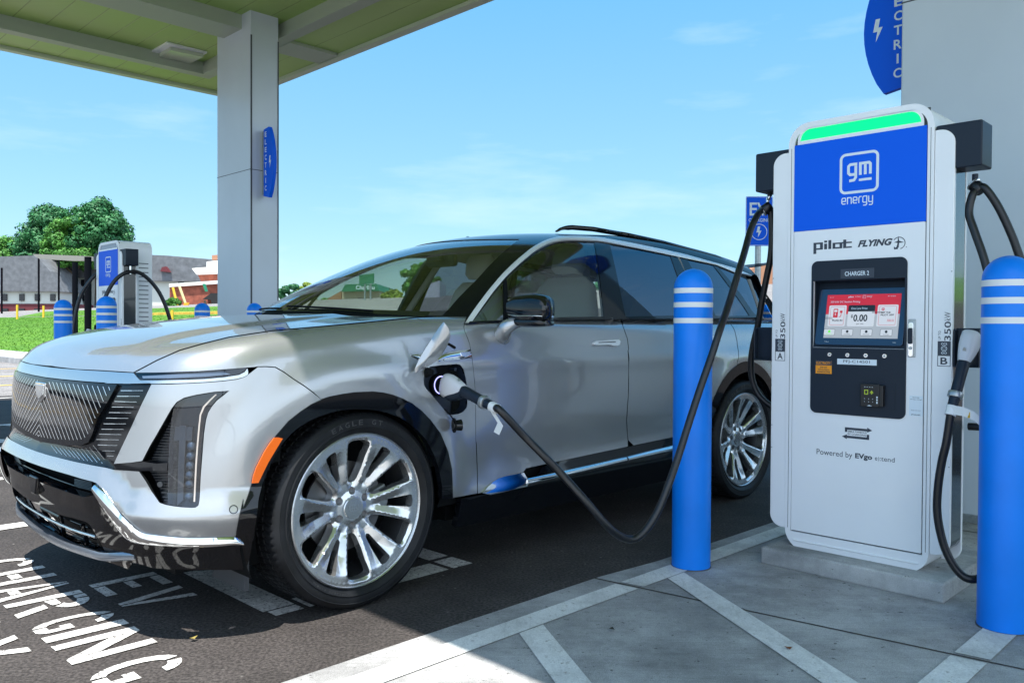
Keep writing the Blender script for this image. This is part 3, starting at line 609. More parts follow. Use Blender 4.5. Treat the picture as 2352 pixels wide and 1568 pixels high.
    m = MB(); m.prism(rrect(.040, .124, .786, .888, .006, 3), lambda a, b, c: (a, -.030+c, b), .023); m.box(.1245, .142, -.034, -.006, .790, .884)
    rd = m.build('card_reader', MT['sblack'], con, bevel=.003); t = MB(); fr_ = lambda a, b, c: (a, -.030-c, b)
    stroke(t, [(.060, .842), (.074, .842), (.074, .860), (.060, .860)], .0035, fr_, 0, closed=True); polyf(t, [(.082, .848), (.100, .848), (.091, .860)], fr_, 0); t.add([fr_(*q, .0008) for q in ((.0885, .842), (.0935, .842), (.0935, .8475), (.0885, .8475))], [(0, 1, 2, 3)], 0)
    for k in range(4): t.add([fr_(*q, .0008) for q in ((.058+k*.011, .873), (.063+k*.011, .873), (.063+k*.011, .875), (.058+k*.011, .875))], [(0, 1, 2, 3)], 1)
    for i in range(3):
        for j in range(2): polyf(t, [(.060+i*.018+.0018*math.cos(k*PI/3), .808+j*.013+.0018*math.sin(k*PI/3)) for k in range(6)], fr_, 1)
    for k in range(3): t.add([fr_(*q, .0008) for q in ((.112, .802+k*.012), (.118, .802+k*.012), (.118, .810+k*.012), (.112, .810+k*.012))], [(0, 1, 2, 3)], 1)
    polyf(t, [(.070, .789), (.094, .789), (.082, .794)], fr_, 1)
    t.build('reader_display', MT['sgreen'], rd, mats=[mat('reader_green', (.22, .30, .02), .3, emit=.15), MT['lightmark']])
    # door lock handle
    m = MB(); m.prism(rrect(.234, .266, 1.012, 1.178, .003, 3), lambda a, b, c: (a, -.004+c, b), .004); lk = m.build('lock', MT['steel'], ch, bevel=.0015)
    m = MB(); m.prism(rrect(.237, .258, 1.014, 1.166, .010, 5), lambda a, b, c: (a, -.012+c, b), .008); m.build('lock_body', MT['chrome'], lk, bevel=.002)
    m = MB(); m.prism(rrect(.2375, .2575, 1.070, 1.140, .009, 5), lambda a, b, c: (a, -.022+c, b), .010); m.build('lever', MT['navy'], lk, bevel=.003)
    m = MB(); m.lathe([(.007, -.014), (.006, -.016), (0, -.016)], c=(.2475, 0, 1.052), ax='y', n=16, capb=False); m.build('keyhole', MT['steel'], lk)
    # printing on the door
    fd = lambda a, b, c: (a, -.001-c, b); t = MB()
    # pilot: heavy slab letters
    z0, z1 = 1.506, 1.540; k = (z1-z0)
    def blk(x0, x1, b0, b1, tt=.0008): t.add([fd(*q, tt) for q in ((x0, z0+b0*k), (x1, z0+b0*k), (x1, z0+b1*k), (x0, z0+b1*k))], [(0, 1, 2, 3)])
    x = -.200; blk(x, x+.014, -.55, 1); blk(x+.0141, x+.046, .76, 1); blk(x+.0141, x+.046, .0, .22); blk(x+.032, x+.046, .2201, .7599)
    x = -.148; blk(x, x+.014, 0, .78); blk(x, x+.014, .92, 1.2)
    x = -.128; blk(x, x+.014, 0, 1.22)
    x = -.108; blk(x, x+.013, 0, .82); blk(x+.0131, x+.033, 0, .2); blk(x+.0131, x+.033, .62, .82); blk(x+.0331, x+.046, 0, .82)
    x = -.058; blk(x, x+.014, 0, 1.15); blk(x+.0141, x+.040, 0, .2); blk(x+.0141, x+.040, .64, .84); blk(x-.004, x-.0001, .64, .84)
    place_text(t, 'FLYING', .009, .163, 1.506, 1.537, fd, shear=.32, bold=.045)
    cx, cz, r_ = .190, 1.513, .026
    stroke(t, [(cx+r_*math.cos(rad(a)), cz+r_*math.sin(rad(a))) for a in range(-75, 156, 11)], .0032, fd)
    stroke(t, [(cx+r_*math.cos(rad(a)), cz+r_*math.sin(rad(a))) for a in range(215, 262, 11)], .0032, fd)
    polyf(t, [(cx-.003, cz+.033), (cx+.001, cz+.010), (cx+.022, cz+.002), (cx+.001, cz+.001), (cx-.001, cz-.018), (cx-.008, cz-.026), (cx-.020, cz-.027), (cx-.022, cz-.019), (cx-.014, cz-.020), (cx-.010, cz-.016), (cx-.006, cz+.001), (cx-.022, cz+.004), (cx-.006, cz+.009)][::-1], fd)
    polyf(t, [(.222+.002*math.cos(k_*PI/4), 1.494+.002*math.sin(k_*PI/4)) for k_ in range(8)], fd)
    # simultaneous charging arrows
    stroke(t, [(-.034, .660), (-.034, .676), (.062, .676)], .011, fd); polyf(t, [(.0622, .666), (.085, .676), (.0622, .688)], fd)
    stroke(t, [(.066, .656), (.066, .638), (-.030, .638)], .011, fd); polyf(t, [(-.0302, .627), (-.0302, .649), (-.053, .638)], fd)
    place_text(t, 'SIMULTANEOUS', -.026, .060, .6595, .6675, fd, bold=.015); place_text(t, 'EV CHARGING', -.026, .058, .6475, .6555, fd, bold=.015)
    place_text(t, 'Powered by', -.173, -.004, .534, .568, fd); place_text(t, 'EVgo', .009, .086, .537, .567, fd, bold=.035)
    place_text(t, 'e', .098, .109, .544, .558, fd); place_text(t, ')', .112, .117, .541, .562, fd); place_text(t, ':tend', .120, .184, .544, .565, fd)
    t.build('door_lettering', MT['darkmark'], ch)
    m = MB(); m.box(.242, .299, -.0018, -.001, .757, .845); st = m.build('help_sticker', MT['lightmark'], ch); t = MB(); fs = lambda a, b, c: (a, -.0018-c*.5, b)
    place_text(t, 'Need help', .256, .284, .834, .840, fs); place_text(t, 'starting a charge?', .247, .295, .826, .832, fs); place_text(t, 'EVgo.com/start', .251, .290, .779, .784, fs); place_text(t, '877-494-3833', .252, .289, .760, .765, fs, bold=.02)
    t.build('help_lettering', MT['darkmark'], st)
    # A and B ratings
    for s, cxx, l_ in ((-1, -.3655, 'A'), (1, .3795, 'B')):
        t = MB(); fc = lambda a, b, c: (a, .004-c, b)
        t.add([fc(*q, .0006) for q in ((cxx-.026, 1.024), (cxx+.026, 1.024), (cxx+.026, 1.084), (cxx-.026, 1.084))], [(0, 1, 2, 3)], 0)
        stroke(t, [(cxx-.0248, .978), (cxx+.0248, .978), (cxx+.0248, 1.0225), (cxx-.0248, 1.0225)], .0025, fc, 0, closed=True)
        place_text(t, l_, cxx-.014, cxx+.014, .985, 1.015, fc, 0, bold=.02)
        fw_ = lambda a, b, c: (a, .0032-c, b)
        place_text(t, 'CCS', cxx-.012, cxx+.012, 1.068, 1.077, fw_, 1, bold=.02)
        stroke(t, [(cxx+.011*math.cos(k_*PI/8), 1.053+.011*math.sin(k_*PI/8)) for k_ in range(16)], .002, fw_, 1, closed=True)
        for k_ in range(5): polyf(t, [(cxx+.006*math.cos(k_*1.2566+PI/2)+.002*math.cos(j*PI/3), 1.053+.006*math.sin(k_*1.2566+PI/2)+.002*math.sin(j*PI/3)) for j in range(6)], fw_, 1)
        for q in (-.006, .006): stroke(t, [(cxx+q+.0042*math.cos(k_*PI/4), 1.034+.0042*math.sin(k_*PI/4)) for k_ in range(8)], .0018, fw_, 1, closed=True)
        # vertical text, reading upward
        vt = lambda cx0: (lambda a, b, c: (cx0-b, .004-c, a))
        place_text(t, '350', 1.086, 1.168, -.006-.026, -.006, lambda a, b, c: (cxx-.006-b-.0, .004-c, a), 0, bold=.01)
        place_text(t, 'kW', 1.172, 1.208, -.030, -.006, lambda a, b, c: (cxx-.006-b, .004-c, a), 0)
        place_text(t, 'UP TO', 1.090, 1.128, .008, .018, lambda a, b, c: (cxx-.006-b, .004-c, a), 0)
        t.build('rating_lettering', MT['darkmark'], ch, mats=[MT['darkmark'], MT['lightmark']])
    return ch
def bm_fix(o):
    import bmesh
    b = bmesh.new(); b.from_mesh(o.data); bmesh.ops.recalc_face_normals(b, faces=b.faces); b.to_mesh(o.data); b.free()
MT['flank'] = mat('flank_gloss', (.012, .02, .028), .16, coat=.4)
ch1 = build_charger(); ch1.location = s2w(-1.563, 3.80, 0)
tag(ch1, 'white and blue charger 2 with lit green strip between the bollards', 'charger', 'rapid charging stations')
ch2 = copy_tree(ch1); ch2.location = s2w(-10.30, 3.60, 0)
tag(ch2, 'distant white charger with unlit head and louvred flank beyond the bonnet', 'charger', 'rapid charging stations')
for c in bpy.data.objects:
    if c.parent == ch2 and c.name.startswith('status_lamp'):
        c.data = c.data.copy(); c.data.materials[0] = mat('unlit_lamp', (.25, .27, .33), .2)
    if c.parent and c.parent.parent == ch2 and c.name.startswith('name_lettering'): bpy.data.objects.remove(c)
m = MB()
def pad(x0, x1, y0, y1, lab):
    p = MB(); N = 14; V = []
    p.box(0, x1-x0, 0, y1-y0, 0, .085); o = p.build('concrete_pad', GM['pad'], bevel=.012); o.location = s2w(x0, y0, .0); o.rotation_euler = (0, 0, S_ROT); return tag(o, lab, 'plinth', 'charger plinths')
pad(-1.955, -1.13, 3.675, 4.35, 'low grey concrete plinth under the near white charger')
pad(-10.72, -9.9, 3.475, 4.15, 'concrete plinth under the distant charger hidden behind the bonnet')

# ------------------------------------------------------------------ charging cables
def onsy(px, y):
    d = rays([px])[0]; t = (y-CP@sy)/(d@sy); return CP+d*t
def zone(P, ys): return [onsy(p, y) for p, y in zip(P, ys)]
CR = .0163
def cabletube(name, P, parent, r=CR, n=14, m=None, k=6):
    b = MB(); b.tube(spline(P, k), r, 20); return b.build(name, m or MT['black'], parent, smooth=True, angle=50)
def gun(parent, tip, back, up, size=1.):
    """connector: white head from tip to neck, dark grip, rings, white sleeve; axis tip->back"""
    tip, back, up = map(np.array, (tip, back, up)); ax = back-tip; ax = ax/np.linalg.norm(ax); u_ = up-ax*(up@ax); u_ /= np.linalg.norm(u_); w_ = np.cross(ax, u_)
    def ring(sec, nm, mt, n=24, par=parent):
        V = []; 
        for (d, hw, hu, off) in sec:
            c = tip+ax*d+u_*off
            V += [c+w_*hw*math.copysign(abs(math.cos(a))**.75, math.cos(a))+u_*hu*math.copysign(abs(math.sin(a))**.75, math.sin(a)) for a in [2*PI*k/n for k in range(n)]]
        N = len(sec); Fc = [(i*n+k, i*n+(k+1) % n, (i+1)*n+(k+1) % n, (i+1)*n+k) for i in range(N-1) for k in range(n)]+[tuple(range(n))[::-1], tuple((N-1)*n+k for k in range(n))]
        o = mk(nm, V, Fc, mt, par, True, angle=50); bm_fix(o); return o
    h = ring([(0, .030, .046, 0), (.006, .034, .052, 0), (.03, .036, .054, 0), (.06, .035, .048, .004), (.09, .031, .036, .010), (.115, .026, .028, .014), (.13, .023, .024, .015)], 'connector_head', mat('pale_plastic', (.62, .63, .66), .4) if 'pale' not in MT else MT['pale'])
    ring([(.012, .028, .045, -.010), (.06, .030, .047, -.010), (.10, .026, .036, -.004), (.135, .023, .026, .008)], 'connector_chin', MT['navy'])
    ring([(.105, .020, .022, .010), (.14, .0225, .024, .014), (.20, .021, .022, .014), (.265, .0205, .0215, .014)], 'grip', MT['navy'])
    ring([(.262, .026, .026, .014), (.264, .0275, .0275, .014), (.284, .0275, .0275, .014), (.286, .026, .026, .014)], 'clamp_ring', MT['steel'])
    ring([(.286, .0195, .0195, .014), (.325, .0185, .0185, .014)], 'boot', MT['navy'])
    ring([(.322, .0200, .0200, .014), (.362, .0200, .0200, .014)], 'white_sleeve', MT['stripe'])
    b = MB(); c = tip+ax*.093+u_*.045; b.add([c+ax*.012*math.cos(k*PI/8)+w_*.007*math.sin(k*PI/8)+u_*(.0008-.010*math.cos(k*PI/8)) for k in range(16)], [tuple(range(16))]); b.build('latch_button', MT['steel'], h)
    return tip+ax*.355+u_*.014, ax, u_
MT['pale'] = mat('pale_plastic', (.62, .63, .66), .4)
def hanger(parent, top, ring_c, ax):
    b = MB(); top = np.array(top); ring_c = np.array(ring_c)
    b.tube([top, top-np.array([0, 0, .03])], .012, 12); b.build('hanger_boss', MT['navy'], parent, smooth=True)
    b = MB(); b.tube([top-np.array([0, 0, .03]), (top+ring_c)/2+np.array([.0, 0, .004]), ring_c+np.array([0, 0, .022])], [.008, .010, .007], 10); b.box(*[q for a_, w_ in zip((top+ring_c)/2, (.009, .009, .007)) for q in (a_-w_, a_+w_)]); b.build('hanger_shackle', MT['chrome'], parent, smooth=True, angle=40)
    b = MB(); ax = np.array(ax)/np.linalg.norm(ax); b.tube([ring_c-ax*.022, ring_c-ax*.018, ring_c+ax*.018, ring_c+ax*.022], [.024, .027, .027, .024], 24); b.build('cable_grommet', MT['black'], parent, smooth=True, angle=40)
    b = MB(); b.tube([ring_c-ax*.023, ring_c-ax*.028], .0285, 24); b.build('grommet_clip', MT['steel'], parent, smooth=True, angle=40)
# ------------------------------------------------------------------ the car: one smooth body surface, cut into panels
AC = rad(45.4)
cf = np.array([-math.cos(AC), -math.sin(AC), 0]); cl = np.array([math.sin(AC), -math.cos(AC), 0]); cz_ = np.array([0, 0, 1.])
CO = onz([(802, 1401)])[0]-cl*.975
RC = np.array([cf, cl, cz_])                       # world -> car rotation
def tocar(p): return (np.asarray(p)-CO)@RC.T
def toworld(c): return CO+np.asarray(c)@RC
car = empty('parked_suv', CO, AC+PI, 'large silver electric sport utility vehicle with charge flap open and cable plugged in', 'car')
def cr(tab, sig=0):
    x = np.array([t[0] for t in tab], float); y = np.array([t[1] for t in tab], float); o = np.argsort(x); x, y = x[o], y[o]
    n = len(x); h = np.diff(x); dl = np.diff(y)/h; mm = np.zeros(n); mm[1:-1] = (dl[:-1]*h[1:]+dl[1:]*h[:-1])/(h[1:]+h[:-1]); mm[0] = dl[0]; mm[-1] = dl[-1]
    def f0(q):
        q = np.asarray(q, float); i = np.clip(np.searchsorted(x, q)-1, 0, n-2); t = (q-x[i])/h[i]; tc_ = np.clip(t, 0, 1)
        v = (2*tc_**3-3*tc_**2+1)*y[i]+(tc_**3-2*tc_**2+tc_)*h[i]*mm[i]+(-2*tc_**3+3*tc_**2)*y[i+1]+(tc_**3-tc_**2)*h[i]*mm[i+1]
        return v+np.where(t < 0, t*h[i]*mm[i], 0)+np.where(t > 1, (t-1)*h[i]*mm[i+1], 0)
    if not sig: return f0
    h_ = .0005; G_ = np.arange(x[0]-.5, x[-1]+.5, h_); K = np.exp(-.5*(np.arange(-3*sig, 3*sig+h_/2, h_)/sig)**2); K /= K.sum(); pad = len(K)//2
    GG = np.r_[G_[0]-h_*np.arange(pad, 0, -1), G_, G_[-1]+h_*np.arange(1, pad+1)]; T_ = np.convolve(f0(GG), K, 'same')[pad:pad+len(G_)]
    return lambda q: np.interp(q, G_, T_)
def smax(a, b, k):
    h = np.clip(.5+.5*(a-b)/k, 0, 1); return b+(a-b)*h+k*h*(1-h)
def sst(x, a, b):
    t = np.clip((x-a)/(b-a), 0, 1); return t*t*(3-2*t)
h0 = cr([(1.2, .30), (.93, .78), (.875, .885), (.845, .942), (.81, .985), (.745, 1.03), (.65, 1.068), (.5, 1.102), (.33, 1.128), (.08, 1.158), (-.2, 1.184), (-.5, 1.197), (-1.2, 1.20), (-4.5, 1.20)], 0.022)
w0 = cr([(1.2, .83), (.9, .915), (.7, .95), (.4, .978), (.1, .992), (-.3, 1.0), (-1, 1.003), (-2, 1.003), (-3, 1.0), (-3.5, .985), (-4, .955), (-4.5, .90)], 0.12)
wz = cr([(.1, -.12), (.2, -.07), (.3, -.035), (.4, -.018), (.55, -.008), (.7, -.001), (.82, 0), (.93, -.005), (1.02, -.018), (1.1, -.036), (1.18, -.058), (1.3, -.10)], 0.03)
c0 = cr([(.1, .69), (.2, .745), (.25, .785), (.30, .81), (.35, .832), (.42, .846), (.5, .848), (.56, .846), (.62, .843), (.7, .836), (.8, .829), (.88, .824), (.95, .812), (1.05, .775)], 0.012)
bb = cr([(0, 0), (.3, .008), (.5, .025), (.6, .045), (.75, .092), (.85, .142), (.95, .205), (1.1, .31)], 0.06)
def Hd(X, Y):
    Y = np.abs(Y); return h0(X+.12*Y*Y)-.02*Y*Y+.014*sst(Y, .62, .50)*sst(X, .80, .45)
CREST = None
def Dd(X, Y, Z):
    a = np.abs(Y); d = 0
    # bumper crest that runs low round the corner
    if CREST is not None:
        s = np.arctan2(a, X+.25); zc = CREST(s); dz = Z-zc
        t = np.where(dz > 0, 1-dz/.085, 1+dz/.13); t = np.clip(t, 0, 1); t = t*t*(3-2*t)*.35+t*.65
        d = d+.036*t*sst(s, 1.10, .93)*sst(X, -.2, .1)
    # flared arches
    for xa in (0, -3.094):
        r = np.hypot(X-xa, Z-.40); d = d+.016*sst(r, .66, .52)*sst(Z, .30, .45)*sst(a, .6, .8)
    side = sst(a, .7, .85)*sst(X, -.50, -.80)*sst(X, -2.85, -2.5)
    d = d-.030*np.exp(-((Z-.50)/.13)**2)*side+.012*np.exp(-((Z-.385)/.05)**2)*side
    d = d+.010*np.exp(-((Z-.965)/.05)**2)*sst(a, .7, .85)*sst(X, .30, -.35)
    return d
def Fb(P):
    X, Y, Z = P[:, 0], P[:, 1], P[:, 2]; a = np.abs(Y)
    f = smax(a-w0(X)-wz(Z), X-c0(Z)+bb(a), .20)
    f = smax(f, -X-4.25+.25*a*a, .2)
    return smax(f, Z-Hd(X, Y), .085)-Dd(X, Y, Z)
t0 = cr([(.5, .80), (.1, 1.04), (-.20, 1.185), (-.36, 1.275), (-.6, 1.388), (-.85, 1.493), (-1.1, 1.583), (-1.35, 1.648), (-1.6, 1.693), (-2, 1.723), (-2.5, 1.722), (-3, 1.688), (-3.5, 1.625), (-3.9, 1.545), (-4.4, 1.42)], 0.07)
wx = cr([(.3, .84), (-.2, .885), (-.6, .915), (-1, .935), (-2, .950), (-3, .940), (-3.6, .905), (-4, .86), (-4.4, .80)], 0.12)
def Fc_(P):
    X, Y, Z = P[:, 0], P[:, 1], P[:, 2]; a = np.abs(Y); q = Z-1.17
    f = smax(a-wx(X)+.36*q+.14*q*np.abs(q), Z-t0(X+.50*a*a)+.065*a*a, .10)
    return smax(f, (-4.16+q*.67+.2*a*a)-X, .15)
def grad(Fn, P, e=.006):
    g_ = np.stack([Fn(P+np.eye(3)[i]*e)-Fn(P-np.eye(3)[i]*e) for i in range(3)], 1); return g_/np.maximum(np.linalg.norm(g_, axis=1), 1e-9)[:, None]
MISS = []
def hit(Fn, o, d, a, b, n=160):
    o = np.broadcast_to(o, d.shape); ts = np.linspace(a, b, n); prev = np.full(len(d), a); lo = np.full(len(d), np.nan); hi = lo.copy(); best = np.full(len(d), 1e9); bt = prev.copy()
    for t in ts:
        f = Fn(o+d*t); m_ = (f < 0) & np.isnan(lo); lo[m_] = prev[m_]; hi[m_] = t; k = f < best; best[k] = f[k]; bt[k] = t; prev[:] = t
    bad = np.isnan(lo); lo[bad] = bt[bad]; hi[bad] = bt[bad]
    for _ in range(22):
        mid = (lo+hi)/2; f = Fn(o+d*mid[:, None]); lo = np.where(f >= 0, mid, lo); hi = np.where(f < 0, mid, hi)
    if bad.any(): MISS.append(int(bad.sum()))
    return o+d*((lo+hi)/2)[:, None], ~bad
def camhit(Fn, px):
    d = rays(px)@RC.T; return hit(Fn, tocar(CP), d, 2.0, 11., 400)
def dens(P, step, closed=True):
    P = [np.array(p, float) for p in P]; o = []
    for i in range(len(P) if closed else len(P)-1):
        a, b = P[i], P[(i+1) % len(P)]; n = max(1, int(np.linalg.norm(b-a)/step)); o += [a+(b-a)*k/n for k in range(n)]
    if not closed: o.append(P[-1])
    return np.array(o)
AXX = -.25
def q_of(P, pr):
    if pr == 'side': return P[:, [0, 2]]
    if pr == 'top': return P[:, [0, 1]]
    if pr == 'front': return P[:, [1, 2]]
    ax = AXX if pr == 'cyl' else -3.6; s = 1 if pr == 'cyl' else -1
    return np.stack([np.arctan2(P[:, 1], s*(P[:, 0]-ax))*.95, P[:, 2]], 1)
def p_of(Q, pr, Fn, inner=None):
    n = len(Q); one = np.ones(n); zr = np.zeros(n)
    if pr == 'side': return hit(Fn, np.stack([Q[:, 0], one*1.25, Q[:, 1]], 1), np.tile([0, -1., 0], (n, 1)), 0, 1.25, 120)[0]
    if pr == 'top': return hit(Fn, np.stack([Q[:, 0], Q[:, 1], one*2.1], 1), np.tile([0, 0, -1.], (n, 1)), 0, 1.6, 120)[0]
    if pr == 'front': return hit(Fn, np.stack([one*1.5, Q[:, 0], Q[:, 1]], 1), np.tile([-1., 0, 0], (n, 1)), 0, 2, 160)[0]
    ax = AXX if pr == 'cyl' else -3.6; s = 1 if pr == 'cyl' else -1; th = Q[:, 0]/.95
    d = np.stack([-s*np.cos(th), -np.sin(th), zr], 1); return hit(Fn, np.stack([ax+zr, zr, Q[:, 1]], 1)-d*1.8, d, 0, 1.8, 160)[0]
def pip(pt, poly):
    x, y = pt[:, 0], pt[:, 1]; ins = np.zeros(len(pt), bool); j = len(poly)-1
    for i in range(len(poly)):
        xi, yi = poly[i]; xj, yj = poly[j]
        c = ((yi > y) != (yj > y)) & (x < (xj-xi)*(y-yi)/((yj-yi) if yj != yi else 1e-12)+xi); ins ^= c; j = i
    return ins
def segdist(pt, poly):
    d = np.full(len(pt), 1e9)
    for i in range(len(poly)):
        a, b = poly[i], poly[(i+1) % len(poly)]; ab = b-a; t = np.clip(((pt-a)@ab)/max(ab@ab, 1e-12), 0, 1); d = np.minimum(d, np.linalg.norm(pt-(a+t[:, None]*ab), axis=1))
    return d
def simplify(Q, eps=.0035):
    o = [Q[0]]
    for q in Q[1:]:
        if np.linalg.norm(q-o[-1]) > eps: o.append(q)
    if np.linalg.norm(o[0]-o[-1]) < eps: o.pop()
    return np.array(o)
def tri2d(loops, step):
    loops = [simplify(l) for l in loops]; allq = []; ed = []
    for l in loops:
        b = len(allq); allq += list(l); ed += [(b+i, b+(i+1) % len(l)) for i in range(len(l))]
    lo, hi = loops[0].min(0), loops[0].max(0); gx, gy = np.meshgrid(np.arange(lo[0]+step/2, hi[0], step), np.arange(lo[1]+step/2, hi[1], step)); gx = gx+((np.arange(gx.shape[0]) % 2)*step/2)[:, None]
    G = np.stack([gx.ravel(), gy.ravel()], 1)
    if len(G):
        k = pip(G, loops[0])
        for l in loops[1:]: k &= ~pip(G, l)
        G = G[k]
        for l in loops: G = G[segdist(G, l) > step*.45] if len(G) else G
    vs = [Vector(q) for q in allq]+[Vector(q) for q in G]
    V, E, Fa, *_ = geometry.delaunay_2d_cdt(vs, ed, [], 0, 1e-5)
    V = np.array([v[:] for v in V]); Fa = np.array([f for f in Fa if len(f) == 3]); cen = V[Fa].mean(1); k = pip(cen, loops[0])
    for l in loops[1:]: k &= ~pip(cen, l)
    return V, Fa[k]
def finish(name, P, N, Fa, m, parent, flange, off=0, mirror=None):
    """surface P with normals N and a return flange round its edge; mirror: None | 'join' | 'copy'"""
    P = P+N*off; t = np.cross(P[Fa[:, 1]]-P[Fa[:, 0]], P[Fa[:, 2]]-P[Fa[:, 0]]); nf = N[Fa].mean(1); fl = (t*nf).sum(1) < 0; Fa = Fa.copy(); Fa[fl] = Fa[fl][:, ::-1]
    if mirror == 'join':
        n = len(P); mid = np.abs(P[:, 1]) < 2e-3; P[mid, 1] = 0; N[mid, 1] = 0; idx = np.arange(n)+n; idx[mid] = np.arange(n)[mid]
        P2 = P*[1, -1, 1]; N2 = N*[1, -1, 1]; keep = ~mid; remap = idx.copy(); remap[keep] = n+np.arange(keep.sum())
        P = np.vstack([P, P2[keep]]); N = np.vstack([N, N2[keep]]); Fa = np.vstack([Fa, remap[Fa][:, ::-1]])
    used = np.unique(Fa); rm = np.full(len(P), -1); rm[used] = np.arange(len(used)); P, N, Fa = P[used], N[used], rm[Fa]
    N = N/np.maximum(np.linalg.norm(N, axis=1), 1e-9)[:, None]
    from collections import Counter
    ec = Counter(); dr = {}
    for f in Fa:
        for i in range(3):
            a, b = int(f[i]), int(f[(i+1) % 3]); ec[(min(a, b), max(a, b))] += 1; dr[(min(a, b), max(a, b))] = (a, b)
    be = [dr[k] for k, c in ec.items() if c == 1]; V = list(P); faces = [tuple(map(int, f)) for f in Fa]; ns = [N[i] for f in Fa for i in f]
    if flange:
        bi = {}; 
        for a, b in be:
            for q in (a, b):
                if q not in bi: bi[q] = len(V); V.append(P[q]-N[q]*flange)
        for a, b in be:
            faces.append((b, a, bi[a], bi[b])); e = P[b]-P[a]; nn = np.cross(e, N[a]); nn /= max(np.linalg.norm(nn), 1e-9); ns += [nn]*4
    def out(V_, faces_, ns_, nm, par):
        o = mk(nm, V_, faces_, m, par, smooth=False)
        if flange and m is CM['paint']: o.data.materials.append(CM['matte']); o.data.polygons.foreach_set('material_index', [1 if len(f) == 4 else 0 for f in faces_])
        o.data.polygons.foreach_set('use_smooth', [True]*len(o.data.polygons))
        if len(o.data.loops) == len(ns_): o.data.normals_split_custom_set([tuple(map(float, q)) for q in ns_])
        else: print('normals mismatch', nm)
        return o
    o = out(V, faces, ns, name, parent)
    if mirror == 'copy':
        V2 = [v*np.array([1, -1, 1]) for v in map(np.array, V)]; f2 = []; n2 = []; k = 0
        for f in faces:
            L = len(f); q = [np.array(ns[k+i])*[1, -1, 1] for i in range(L)]; f2.append(tuple(f[::-1])); n2 += q[::-1]; k += L
        return o, out(V2, f2, n2, name, parent)
    return o
def outline(Fn, px=None, P=None, step=6):
    if px is not None: return camhit(Fn, dens(px, step))[0]
    return np.array(P)
def panel(name, parent, m, Fn, px=None, Q=None, pr='side', holes=(), off=0, flange=.012, step=.03, mirror='copy', dstep=6, fix=None, join=False):
    """px: outline in the picture, carried onto the surface; Q: outline given directly in the chart"""
    if px is not None:
        O = outline(Fn, px, step=dstep)
        if fix is not None: O = fix(O)
        L = [q_of(O, pr)]
    else: L = [dens(Q, .02)]
    for h in holes:
        H_ = outline(Fn, h, step=dstep); L.append(q_of(H_, pr))
    V, Fa = tri2d(L, step); P = p_of(V, pr, Fn); N = grad(Fn, P)
    return finish(name, P, N, Fa, m, parent, flange, off, mirror)
def ribbon(name, parent, m, Fn, top, bot, off=.006, flange=.012, n=60, mirror='copy', crown=.006, rows=5, clip=False, taper=0):
    """raised strip between two picture lines"""
    def rs(px):
        px = dens(px, 3, False)
        for _ in range(14): px[1:-1] = (px[:-2]+2*px[1:-1]+px[2:])/4
        d = np.r_[0, np.cumsum(np.linalg.norm(np.diff(px, axis=0), axis=1))]; t = np.linspace(0, d[-1], n); return np.stack([np.interp(t, d, px[:, 0]), np.interp(t, d, px[:, 1])], 1)
    A, B = rs(top), rs(bot); px = np.vstack([A+(B-A)*k/(rows-1) for k in range(rows)]); P = camhit(Fn, px)[0]; N = grad(Fn, P)
    cr_ = np.repeat([crown*(1-(2*k/(rows-1)-1)**2) for k in range(rows)], n)+(np.tile(-(off+.004)*np.clip((np.arange(n)/(n-1)-1+taper)/taper, 0, 1), rows) if taper else 0); P = P+N*cr_[:, None]; Fa = []
    for k in range(rows-1):
        for i in range(n-1): a = k*n+i; Fa += [(a, a+1, a+n+1), (a, a+n+1, a+n)]
    # tilt the normals with the crown
    PP = P.reshape(rows, n, 3)
    if clip: 
        j = int(np.argmax(PP[:, :, 1].min(0) > .02)); PP = PP[:, j:].copy(); PP[:, 0, 1] = 0; N = N.reshape(rows, n, 3)[:, j:].reshape(-1, 3); n = PP.shape[1]; P = PP.reshape(-1, 3); Fa = []
        for k in range(rows-1):
            for i in range(n-1): a = k*n+i; Fa += [(a, a+1, a+n+1), (a, a+n+1, a+n)]
        mirror = 'join'
    dv = np.gradient(PP, axis=0).reshape(-1, 3); du = np.gradient(PP, axis=1).reshape(-1, 3); nn = np.cross(du, dv); nn /= np.maximum(np.linalg.norm(nn, axis=1), 1e-9)[:, None]
    nn *= np.sign((nn*N).sum(1))[:, None]; nn[np.abs((nn*N).sum(1)) < .2] = N[np.abs((nn*N).sum(1)) < .2]
    return finish(name, P, nn, np.array(Fa), m, parent, flange, off, mirror)
# paint and other car materials
def paintmat():
    m = mat('silver_paint', (.375, .39, .405), .27, metal=.62, coat=1); n = m.node_tree.nodes; l = m.node_tree.links; b = n['Principled BSDF']; t = n.new('ShaderNodeTexCoord')
    v = n.new('ShaderNodeTexVoronoi'); v.inputs['Scale'].default_value = 900; l.new(t.outputs['Object'], v.inputs[0])
    u = n.new('ShaderNodeMixRGB'); u.inputs[0].default_value = .10; g_ = n.new('ShaderNodeNewGeometry'); s = n.new('ShaderNodeVectorMath'); s.operation = 'SUBTRACT'; s.inputs[1].default_value = (.5, .5, .5)
    a = n.new('ShaderNodeVectorMath'); a.operation = 'SCALE'; a.inputs['Scale'].default_value = .07; ad = n.new('ShaderNodeVectorMath'); ad.operation = 'ADD'; nm = n.new('ShaderNodeVectorMath'); nm.operation = 'NORMALIZE'
    l.new(v.outputs['Color'], s.inputs[0]); l.new(s.outputs[0], a.inputs[0]); l.new(g_.outputs['Normal'], ad.inputs[0]); l.new(a.outputs[0], ad.inputs[1]); l.new(ad.outputs[0], nm.inputs[0]); l.new(nm.outputs[0], b.inputs['Normal'])
    l.new(g_.outputs['Normal'], b.inputs['Coat Normal'])
    n.remove(u); return m
